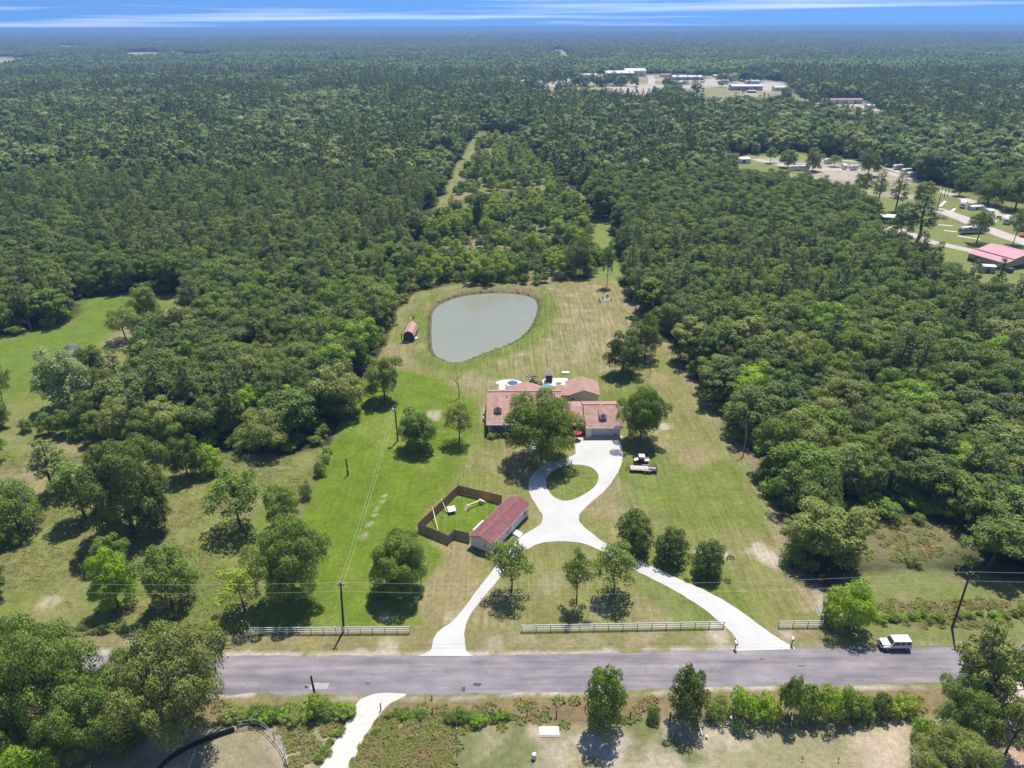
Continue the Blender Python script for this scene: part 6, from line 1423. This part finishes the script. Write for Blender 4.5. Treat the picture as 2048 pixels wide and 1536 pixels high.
MB().hexa([(-0.96, -0.76, 1.152), (2.06, -0.79, 1.152), (2.06, 0.79, 1.152), (-0.96, 0.76, 1.152)], [(-0.60, -0.70, 1.679), (2.04, -0.72, 1.679), (2.04, 0.72, 1.679), (-0.60, 0.70, 1.679)]).build('window_glass', GLASS, jp)
for s_ in (-1, 1):
    for xx in (-1.45, 1.45): MB().hexa([(xx - 0.62, s_ * 0.80 - 0.13, 0.72), (xx + 0.62, s_ * 0.80 - 0.13, 0.72), (xx + 0.62, s_ * 0.80 + 0.13, 0.72), (xx - 0.62, s_ * 0.80 + 0.13, 0.72)], [(xx - 0.42, s_ * 0.80 - 0.13, 0.95), (xx + 0.42, s_ * 0.80 - 0.13, 0.95), (xx + 0.42, s_ * 0.80 + 0.13, 0.95), (xx - 0.42, s_ * 0.80 + 0.13, 0.95)]).build('fender', CARW, jp); wheel(jp, xx, s_ * 0.78, 0.4)
    MB().tube([(-2.17, s_ * 0.42, 0.88), (-2.12, s_ * 0.42, 0.88)], 0.11, 12).build('headlight', STEEL, jp); MB().box(-0.75, -0.6, s_ * 0.95 - 0.08, s_ * 0.95 + 0.08, 1.12, 1.3).build('mirror', DARKM, jp); MB().box(-0.9, 1.0, s_ * 0.87 - 0.015, s_ * 0.87 + 0.015, 0.52, 0.60).build('sill', DARKM, jp)
MB().box(-2.19, -2.145, -0.3, 0.3, 0.68, 1.02).build('grille', DARKM, jp); MB().box(-2.42, -2.22, -0.8, 0.8, 0.5, 0.68).build('bumper', DARKM, jp); MB().box(2.16, 2.28, -0.8, 0.8, 0.5, 0.68).build('bumper', DARKM, jp)
m = MB(); m.tube([(2.17, 0.05, 1.05), (2.40, 0.05, 1.05)], 0.38, 16); m.build('spare_wheel', RUBBER, jp)
# flatbed trailer
tr = empty('flatbed_trailer', 'long flatbed trailer with pale deck parked beside the drive', 'trailer', (28.0, 127.6, 0), -0.09)
MB().box(-2.8, 2.8, -0.95, 0.95, 0.55, 0.66).build('frame', DARKM, tr)
DECKP = mat('trailer_planks', (0.56, 0.47, 0.44), (0.44, 0.36, 0.33), 3, 0.9, stretch=(0.3, 6, 1))
for k in range(8): MB().box(-2.75, 1.1 + (0.0 if k % 2 else 0.05), -0.93 + k * 0.233, -0.93 + k * 0.233 + 0.215, 0.662, 0.70).build('plank', DECKP, tr)
for k in (0, 1, 4, 5, 7): MB().box(1.2, 2.75, -0.93 + k * 0.233, -0.93 + k * 0.233 + 0.21, 0.662, 0.70).build('plank', DECKP if k in (4, 5) else BROWNP, tr)
for s_ in (-1, 1):
    MB().box(-2.8, 2.8, s_ * 0.98 - 0.03, s_ * 0.98 + 0.03, 0.95, 1.02).build('side_rail', DARKM, tr)
    for k in range(6): MB().box(-2.8 + k * 1.1, -2.74 + k * 1.1, s_ * 0.98 - 0.025, s_ * 0.98 + 0.025, 0.6, 0.95).build('stanchion', DARKM, tr)
    for xx in (0.35, 1.25): wheel(tr, xx, s_ * 1.1, 0.36, 0.2)
    MB().box(-0.1, 1.7, s_ * 1.1 - 0.14, s_ * 1.1 + 0.14, 0.74, 0.79).build('fender', STEEL, tr)
m = MB(); m.beam((-2.8, -0.7, 0.55), (-3.9, 0, 0.5), 0.1, 0.1); m.beam((-2.8, 0.7, 0.55), (-3.9, 0, 0.5), 0.1, 0.1); m.build('drawbar', DARKM, tr)
for s_ in (-0.5, 0.5): MB().box(2.85, 2.92, s_ - 0.4, s_ + 0.4, 0.5, 1.5).build('loading_ramp', STEEL, tr)
# utility buggy and mower in the tree shade
ub = empty('utility_buggy', 'red and white utility buggy with roof parked behind the trailer', 'buggy', (28.0, 130.6, 0), -0.05)
m = MB(); m.box(-0.6, 0.7, -0.65, 0.65, 0.35, 0.75); m.hexa([(-1.6, -0.6, 0.4), (-0.6, -0.65, 0.4), (-0.6, 0.65, 0.4), (-1.6, 0.6, 0.4)], [(-1.5, -0.5, 0.8), (-0.6, -0.6, 1.1), (-0.6, 0.6, 1.1), (-1.5, 0.5, 0.8)]); m.build('body', mat('dark_maroon_paint', (0.10, 0.03, 0.035), (0.08, 0.025, 0.03), 3, 0.4), ub)
MB().hexa([(-1.5, -0.5, 0.81), (-0.62, -0.58, 1.11), (-0.62, 0.58, 1.11), (-1.5, 0.5, 0.81)], [(-1.45, -0.45, 0.86), (-0.62, -0.52, 1.16), (-0.62, 0.52, 1.16), (-1.45, 0.45, 0.86)]).build('bonnet', WHITE, ub)
MB().box(-0.55, 0.75, -0.68, 0.68, 1.85, 1.93).build('roof', WHITE, ub); MB().box(0.0, 0.5, -0.55, 0.55, 0.76, 0.95).build('seat', mat('red_vinyl', (0.35, 0.03, 0.03), (0.28, 0.025, 0.025), 3, 0.5), ub)
for sx in (-0.5, 0.7):
    for sy in (-0.62, 0.62): MB().tube([(sx, sy, 0.75), (sx, sy, 1.85)], 0.04, 6).build('roof_post', DARKM, ub)
m = MB(); m.box(0.75, 1.75, -0.68, 0.68, 0.7, 0.76); m.box(0.75, 1.75, -0.70, -0.64, 0.762, 1.02); m.box(0.75, 1.75, 0.64, 0.70, 0.762, 1.02); m.box(1.70, 1.76, -0.63, 0.63, 0.762, 1.02); m.build('cargo_bed', WHITE, ub)
for sx in (-1.15, 1.15):
    for sy in (-0.68, 0.68): wheel(ub, sx, sy, 0.33, 0.24)
mw = empty('riding_mower', 'dark riding mower in the shade of the garage tree', 'mower', (30.2, 134.2, 0), 0.5); MB().hexa([(-0.9, -0.35, 0.3), (0.0, -0.35, 0.3), (0.0, 0.35, 0.3), (-0.9, 0.35, 0.3)], [(-0.8, -0.3, 0.75), (0.0, -0.32, 0.85), (0.0, 0.32, 0.85), (-0.8, 0.3, 0.75)]).build('hood', mat('blue_grey_paint', (0.08, 0.11, 0.16), (0.06, 0.09, 0.13), 3, 0.4), mw); MB().box(0.1, 0.6, -0.3, 0.3, 0.45, 0.62).build('seat', DARKM, mw); MB().box(-0.3, 0.7, -0.62, 0.62, 0.12, 0.25).build('cutting_deck', STEEL, mw)
for sx, rr_ in ((-0.7, 0.2), (0.55, 0.28)):
    for sy in (-0.45, 0.45): wheel(mw, sx, sy, rr_, 0.18)
dt = empty('dump_trailer', 'black open dump trailer on the verge behind the olive tree', 'trailer', (*G(436, 1296), 0), 0.05)
m = MB(); m.box(-1.0, 1.0, -0.75, 0.75, 0.55, 0.62); m.box(-1.0, 1.0, -0.8, -0.75, 0.55, 1.3); m.box(-1.0, 1.0, 0.75, 0.8, 0.55, 1.3); m.box(-1.05, -1.0, -0.8, 0.8, 0.55, 1.3); m.box(1.0, 1.05, -0.8, 0.8, 0.55, 1.3); m.build('tub', DARKM, dt)
for sy in (-0.92, 0.92): wheel(dt, 0, sy, 0.38, 0.2)
MB().beam((1.0, 0, 0.5), (2.1, 0, 0.45), 0.1, 0.1).build('drawbar', DARKM, dt)
MB().box(-1.0, 1.0, -0.86, -0.81, 0.6, 1.25).build('side_panel', STEEL, dt)

# ================================================================== the camp
RVW = mat('camper_white', (0.74, 0.74, 0.72), (0.66, 0.66, 0.64), 1.0, 0.4); RVG = mat('camper_grey', (0.40, 0.40, 0.40), (0.32, 0.32, 0.32), 1.2, 0.4)
def camper(px, py, ln, rz, lab, body=None, wd=2.5, h=3.1):
    x, y = G(px, py); o = empty('camper_trailer', lab, 'camper', (x, y, 0), rz, 'campers parked on the site'); L2, W2 = ln / 2, wd / 2
    prof = [(-L2, 0.6), (L2 - 0.2, 0.6), (L2, 1.0), (L2, h - 0.2), (L2 - 0.25, h), (-L2 + 0.6, h), (-L2 + 0.1, h - 0.6), (-L2, 1.2)]
    m = MB(); n = len(prof); m.add([(a, -W2, z) for a, z in prof] + [(a, W2, z) for a, z in prof], [tuple(range(n)), tuple(n + i for i in range(n))[::-1]] + [(i, n + i, n + (i + 1) % n, (i + 1) % n) for i in range(n)]); m.build('body', body or RVW, o)
    MB().box(-L2 + 0.65, L2 - 0.3, -W2 + 0.1, W2 - 0.1, h + 0.002, h + 0.07).build('roof', WHITE, o); MB().box(-0.45, 0.45, -0.4, 0.4, h + 0.07, h + 0.32).build('roof_unit', OFFW, o)
    for s_ in (-1, 1):
        for k in range(max(2, int(ln / 3))): q = -L2 + 1.2 + k * (ln - 2.2) / max(2, int(ln / 3)); MB().box(q, q + 0.9, s_ * (W2 + 0.012) - 0.01, s_ * (W2 + 0.012) + 0.01, 1.6, 2.25).build('window', GLASS, o)
        for q in (-0.4, 0.45): wheel(o, q, s_ * (W2 - 0.12), 0.36, 0.2)
    MB().box(-L2 - 0.02, -L2 - 0.001, -0.7, 0.7, 1.5, 2.1).build('front_window', GLASS, o)
    return o
CAMPERS = [(1943, 467, 12.0, 0.12, 'long dark grey coach parked behind the dark rounded camp tree', RVG), (1924, 414, 8.0, 1.05, 'pale travel trailer standing alone between two camp roads', None), (2013, 446, 8.5, 0.9, 'pale camper near the right edge above the camp road', None),
           (2046, 460, 8.0, 0.9, 'dark-sided camper cut by the right edge of the picture', RVG), (1597, 341, 13.5, 0.03, 'very long white trailer between two rounded camp trees', None), (1657, 327, 6.5, 0.15, 'square white camper beside a small tree', None),
           (1688, 338, 7.0, 1.4, 'white camper with its end towards the viewer', None), (1707, 340, 6.5, 0.3, 'low white camper half hidden behind pine tops', None), (1729, 320, 7.5, 0.2, 'white camper at the back of the site, left of two', None),
           (1745, 323, 6.5, 0.2, 'white camper at the back of the site, right of two', None), (1780, 332, 7.0, 0.3, 'first white camper of the slanting row by the broad dark tree', None), (1795, 339, 7.0, 0.3, 'second white camper of the slanting row by the broad dark tree', None),
           (1812, 347, 7.0, 0.35, 'third white camper of the slanting row by the broad dark tree', None), (1822, 354, 6.0, 0.35, 'last white camper of the slanting row by the broad dark tree', None)]
for a in CAMPERS: camper(*a)
def small_shed(px, py, wd, dp, h, rz, lab, roofm, wallm, name='metal_shed', cat='shed', rise=0.9):
    x, y = G(px, py); o = empty(name, lab, cat, (x, y, 0), rz)
    MB().box(-wd / 2, wd / 2, 0, dp, 0, h).build('wall', wallm, o); m = MB()
    m.slab([(-wd / 2 - .3, -.3, h), (wd / 2 + .3, -.3, h), (wd / 2 + .3, dp / 2, h + rise), (-wd / 2 - .3, dp / 2, h + rise)], 0.12); m.slab([(-wd / 2 - .3, dp / 2, h + rise), (wd / 2 + .3, dp / 2, h + rise), (wd / 2 + .3, dp + .3, h), (-wd / 2 - .3, dp + .3, h)], 0.12); m.build('roof', roofm, o)
    MB().box(-wd * 0.12, wd * 0.12, -0.05, -0.005, 0, min(h * 0.8, 3.2)).build('door', GLASS, o)
    return o
WR = mat('white_metal_roof', (0.64, 0.62, 0.60), (0.54, 0.52, 0.50), 0.4, 0.5, stretch=(3, 0.2, 1))
PINKR = mat('pink_metal_roof', (0.50, 0.25, 0.27), (0.44, 0.21, 0.235), 0.5, 0.5, stretch=(4, 0.2, 1))
TANW = mat('tan_metal_wall', (0.40, 0.32, 0.24), (0.35, 0.28, 0.21), 0.8, 0.6); MARW = mat('maroon_metal', (0.17, 0.035, 0.04), (0.13, 0.028, 0.03), 0.8, 0.6)
small_shed(1488, 327, 9, 9, 3.0, 0.1, 'white roofed shed at the left end of the camp', WR, OFFW); small_shed(1778, 448, 7.5, 6, 3.2, -0.3, 'white roofed shed at the woodland edge of the camp', WR, mat('green_metal', (0.05, 0.13, 0.09), (0.04, 0.1, 0.07), 2, 0.6))
small_shed(1983, 431, 3.6, 4, 2.4, 0.4, 'white canopy beside the dark rounded camp tree', WR, OFFW, 'canopy_tent', 'tent', 0.5); small_shed(1954, 420, 7, 3, 1.8, 0.2, 'low white tent beside the upper camp road', WR, OFFW, 'low_tent', 'tent', 0.4)
o = empty('metal_building', 'tan metal building with stepped pink metal roof at the camp edge', 'building', (184.7, 279.7, 0), math.atan2(-13.95, 5.75))
bl, bw = 15.1, 19.0
MB().box(0, bl, 0, bw, 1.1, 3.0).build('upper_wall', TANW, o); MB().box(-0.03, bl + 0.03, -0.03, bw + 0.03, 0, 1.1).build('lower_wall', MARW, o)
m = MB(); m.xprofile([(4.6, 3.0), (bw, 3.0), (bw, 4.0), (12, 5.4), (4.6, 3.9)], 0.02, bl - 0.02); m.build('gable_wall', TANW, o)
m = MB(); m.slab([(-.4, -.4, 2.98), (bl + .4, -.4, 2.98), (bl + .4, 4.9, 3.75), (-.4, 4.9, 3.75)], 0.12); m.build('lower_roof', PINKR, o)
m = MB(); m.slab([(-.4, 4.5, 4.05), (bl + .4, 4.5, 4.05), (bl + .4, 12, 5.5), (-.4, 12, 5.5)], 0.12); m.slab([(-.4, 12, 5.5), (bl + .4, 12, 5.5), (bl + .4, bw + .4, 4.05), (-.4, bw + .4, 4.05)], 0.12); m.build('upper_roof', PINKR, o)
MB().box(3, 5.2, -0.06, -0.035, 0, 2.2).build('door', GLASS, o)
small_shed(1975, 546, 4.5, 3.0, 2.6, -0.25, 'small white roofed shed in front of the pink-roofed building', WR, mat('grey_green_wall', (0.34, 0.38, 0.32), (0.28, 0.32, 0.27), 2, 0.7), rise=0.3)
x, y = G(2019, 545); o = empty('green_dumpster', 'dark green dumpster at the corner of the pink-roofed building', 'dumpster', (x, y, 0), 0.3); MB().hexa([(-1, -0.7, 0.1), (1, -0.7, 0.1), (1, 0.7, 0.1), (-1, 0.7, 0.1)], [(-1.15, -0.85, 1.5), (1.15, -0.85, 1.5), (1.15, 0.85, 1.8), (-1.15, 0.85, 1.8)]).build('bin', mat('dark_green_paint', (0.02, 0.08, 0.06), (0.02, 0.06, 0.05), 2, 0.5), o); MB().slab([(-1.2, -0.9, 1.58), (1.2, -0.9, 1.58), (1.2, 0.9, 1.9), (-1.2, 0.9, 1.9)], 0.06).build('lid', DARKM, o)
for k, (px, py, ty, lab) in enumerate(((1874, 419, 370, 'tall bare pole on the camp grass, nearest of four'), (1888, 394, 368, 'bare pole on the camp grass, second of four'), (1895, 392, 372, 'bare pole on the camp grass, third of four'), (1901, 375, 356, 'bare pole on the camp grass, farthest of four'))):
    x, y = G(px, py); H = top_z(x, y, ty); o = MB().tube([(0, 0, 0), (0, 0, H)], [0.2, 0.14], 8).build('bare_pole', TIMBER); o.location = (x, y, 0); tag(o, lab, 'pole')
for p, q, k in (((1905, 452), (1870, 449), 0), ((1914, 464), (1888, 461), 1), ((1915, 472), (1960, 479), 2), ((1891, 402), (1880, 413), 3), ((1862, 393), (1857, 398), 4), ((1910, 417), (1903, 423), 5)):
    sheet('camp_pad', ribbon([G(*p), tuple((np.array(G(*p)) + np.array(G(*q))) / 2), G(*q)], 1.3), [], 0.06, WHITE)
rc = empty('red_car', 'small dark red car below the camper at the right edge', 'car', (*G(2048, 474), 0), 0.2); m = MB(); m.box(-2.0, 2.0, -0.85, 0.85, 0.35, 0.85); m.hexa([(-1.1, -0.8, 0.851), (1.3, -0.8, 0.851), (1.3, 0.8, 0.851), (-1.1, 0.8, 0.851)], [(-0.6, -0.68, 1.4), (0.9, -0.68, 1.4), (0.9, 0.68, 1.4), (-0.6, 0.68, 1.4)]); m.build('body', REDP, rc); MB().box(-0.7, 1.0, -0.79, 0.79, 1.0, 1.3).build('window_glass', GLASS, rc)
for sx in (-1.25, 1.25):
    for sy in (-0.8, 0.8): wheel(rc, sx, sy, 0.32, 0.2)
rq = empty('red_mower', 'small red ride-on machine beside the upper camp road', 'mower', (*G(1997, 436), 0), 0.6); MB().box(-0.9, 0.2, -0.4, 0.4, 0.3, 0.95).build('hood', REDP, rq); MB().box(0.25, 0.8, -0.35, 0.35, 0.5, 0.7).build('seat', DARKM, rq)
for sx in (-0.6, 0.6):
    for sy in (-0.5, 0.5): wheel(rq, sx, sy, 0.3, 0.2)
# far town
GREYR = mat('grey_roof', (0.40, 0.39, 0.40), (0.34, 0.33, 0.34), 0.3, 0.6); BRNR = mat('brown_roof', (0.34, 0.21, 0.17), (0.29, 0.18, 0.15), 0.3, 0.8); GRNR = mat('green_roof', (0.45, 0.58, 0.52), (0.38, 0.5, 0.45), 0.3, 0.6)
MARWALL = mat('far_maroon_wall', (0.26, 0.08, 0.08), (0.22, 0.07, 0.07), 0.3, 0.7)
TB = [(1049, 1066, 156, 25, 4, WR, OFFW, 'pale roofed house at the left end of the far town'), (1070, 1082, 155, 20, 4, GREYR, OFFW, 'grey roofed house second from the left in the far town'), (1084, 1094, 156, 18, 4, WR, OFFW, 'small white house beside the far town lane'),
      (1156, 1194, 157, 26, 6, WR, OFFW, 'low long white shed left of the big far sheds'), (1211, 1268, 157, 40, 9, WR, MARWALL, 'biggest far shed with white roof and maroon front'), (1250, 1292, 153, 40, 10, WR, OFFW, 'white roofed shed behind the maroon-fronted one'),
      (1322, 1344, 154, 18, 4, BRNR, OFFW, 'brown roofed low building right of the far lane'), (1344, 1406, 160, 24, 5, WR, GREYR, 'long white roofed shed beside the mast'), (1339, 1369, 169, 14, 4, GRNR, OFFW, 'pale green roofed shed in front of the long far shed'),
      (1428, 1436, 155, 14, 3.5, WR, OFFW, 'first of three small white far buildings'), (1448, 1459, 155, 14, 3.5, WR, OFFW, 'second of three small white far buildings'), (1463, 1476, 156, 14, 3.5, WR, OFFW, 'third of three small white far buildings'),
      (1444, 1457, 169, 10, 6, GREYR, OFFW, 'two-storey grey house on the far tan field'), (1493, 1520, 168, 14, 4.5, GREYR, OFFW, 'wide grey house behind the far white warehouse'), (1463, 1525, 181, 18, 6, WR, GREYR, 'far white roofed warehouse with grey front'),
      (1549, 1578, 182, 14, 5, WR, OFFW, 'white building right of the far warehouse'), (1496, 1512, 186, 7, 3, WR, REDP, 'small white and red shed in front of the far warehouse'), (1659, 1725, 208, 12, 5, BRNR, CREAM, 'long brown roofed building among the right far trees'),
      (1170, 1182, 222, 9, 3.5, WR, OFFW, 'white roof glinting among the middle trees, left of several'), (1330, 1341, 199, 9, 4, BRNR, OFFW, 'brown roofed house below the far tan field'), (1392, 1402, 247, 8, 3.5, WR, OFFW, 'white trailer house among trees below the far warehouse'), (1322, 1332, 216, 9, 3.5, GREYR, OFFW, 'grey roofed house among trees left of the camp'),
      (1476, 1484, 197, 9, 3.5, WR, OFFW, 'little white building below the far warehouse'), (1585, 1596, 172, 12, 4, BRNR, OFFW, 'small brown roofed house right of the far tan field'), (1640, 1652, 205, 9, 4, WR, OFFW, 'white house left of the long brown roofed building'), (1735, 1748, 218, 9, 4, WR, OFFW, 'white house beside the pale lane at right'), (960, 972, 240, 8, 3.5, WR, OFFW, 'white house at the head of the western grass path'),
      (824, 853, 151, 12, 4, BRNR, OFFW, 'brown roofed house in a gap of the left far forest'), (103, 120, 120, 14, 5, WR, MARWALL, 'red and white house beside the left far field'), (128, 140, 118, 18, 5, WR, OFFW, 'white far house right of the red one, first'), (148, 158, 119, 18, 5, WR, OFFW, 'white far house right of the red one, second'),
      (240, 246, 79.5, 60, 8, WR, OFFW, 'white speck of a building below the left horizon'), (420, 432, 110, 20, 5, WR, OFFW, 'pale house at the end of the left far fields'), (1205, 1216, 202, 8, 3.5, WR, OFFW, 'white trailer house among the middle far trees')]
for (a, b, py, dp, h, rm, wm, lab) in TB:
    x0, y0 = G(a, py); x1, y1 = G(b, py); o = empty('far_building', lab, 'building', ((x0 + x1) / 2, (y0 + y1) / 2, 0), 0.0, 'buildings of the far town'); wd = x1 - x0
    MB().box(-wd / 2, wd / 2, 0, dp, 0, h).build('wall', wm, o); rs_ = dp * 0.09; m = MB(); m.slab([(-wd / 2 - .5, -.6, h), (wd / 2 + .5, -.6, h), (wd / 2 + .5, dp / 2, h + rs_), (-wd / 2 - .5, dp / 2, h + rs_)], 0.3); m.slab([(-wd / 2 - .5, dp / 2, h + rs_), (wd / 2 + .5, dp / 2, h + rs_), (wd / 2 + .5, dp + .6, h), (-wd / 2 - .5, dp + .6, h)], 0.3); m.build('roof', rm, o)
    if wd > 20:
        for k in range(3): q = -wd / 2 + wd * (k + 0.7) / 3.6; MB().box(q, q + wd * 0.06, -0.1, -0.02, 0, h * 0.7).build('door', GLASS, o)
x, y = G(1409, 166); o = empty('radio_mast', 'thin lattice radio mast rising above the far town', 'mast', (x, y, 0)); H = min(86.0, top_z(x, y, 84))
for k in range(3): a = k * 2.094; MB().tube([(1.2 * math.cos(a), 1.2 * math.sin(a), 0), (0.25 * math.cos(a), 0.25 * math.sin(a), H)], 0.12, 5).build('leg', STEEL, o)
m = MB(); NB_ = 24
for k in range(NB_):
    z0, z1 = H * k / NB_, H * (k + 1) / NB_; r0, r1 = 1.2 - 0.95 * k / NB_, 1.2 - 0.95 * (k + 1) / NB_
    for j in range(3): a, b = j * 2.094, (j + 1) * 2.094; m.beam((r0 * math.cos(a), r0 * math.sin(a), z0), (r1 * math.cos(b), r1 * math.sin(b), z1), 0.08, 0.08)
m.build('bracing', STEEL, o)
x, y = G(944.5, 90); o = empty('water_tower', 'pale water tower standing above the far forest', 'water tower', (x, y, 0)); MB().lathe([(4.5, 0), (3.0, 6), (2.6, 30), (4.0, 33)], 14).build('stem', WHITE, o, True); MB().lathe([(4.0, 33), (8.5, 37), (9.0, 41), (6.5, 45), (1.0, 47)], 16).build('tank', WHITE, o, True)

# ================================================================== haze over the whole land
hm, hnt, ho = new_mat('haze_air')
pv = node(hnt, 'ShaderNodeVolumePrincipled'); pv.inputs['Color'].default_value = (0.29, 0.51, 0.86, 1); pv.inputs['Density'].default_value = 0.00018; pv.inputs['Anisotropy'].default_value = 0.0
hnt.links.new(pv.outputs[0], ho.inputs['Volume'])
hb = MB().box(-70000, 70000, -4000, 70000, -60, 90)
hz = hb.build('haze', hm); tag(hz, 'thin blue haze over the whole landscape', 'haze', None, 'stuff')
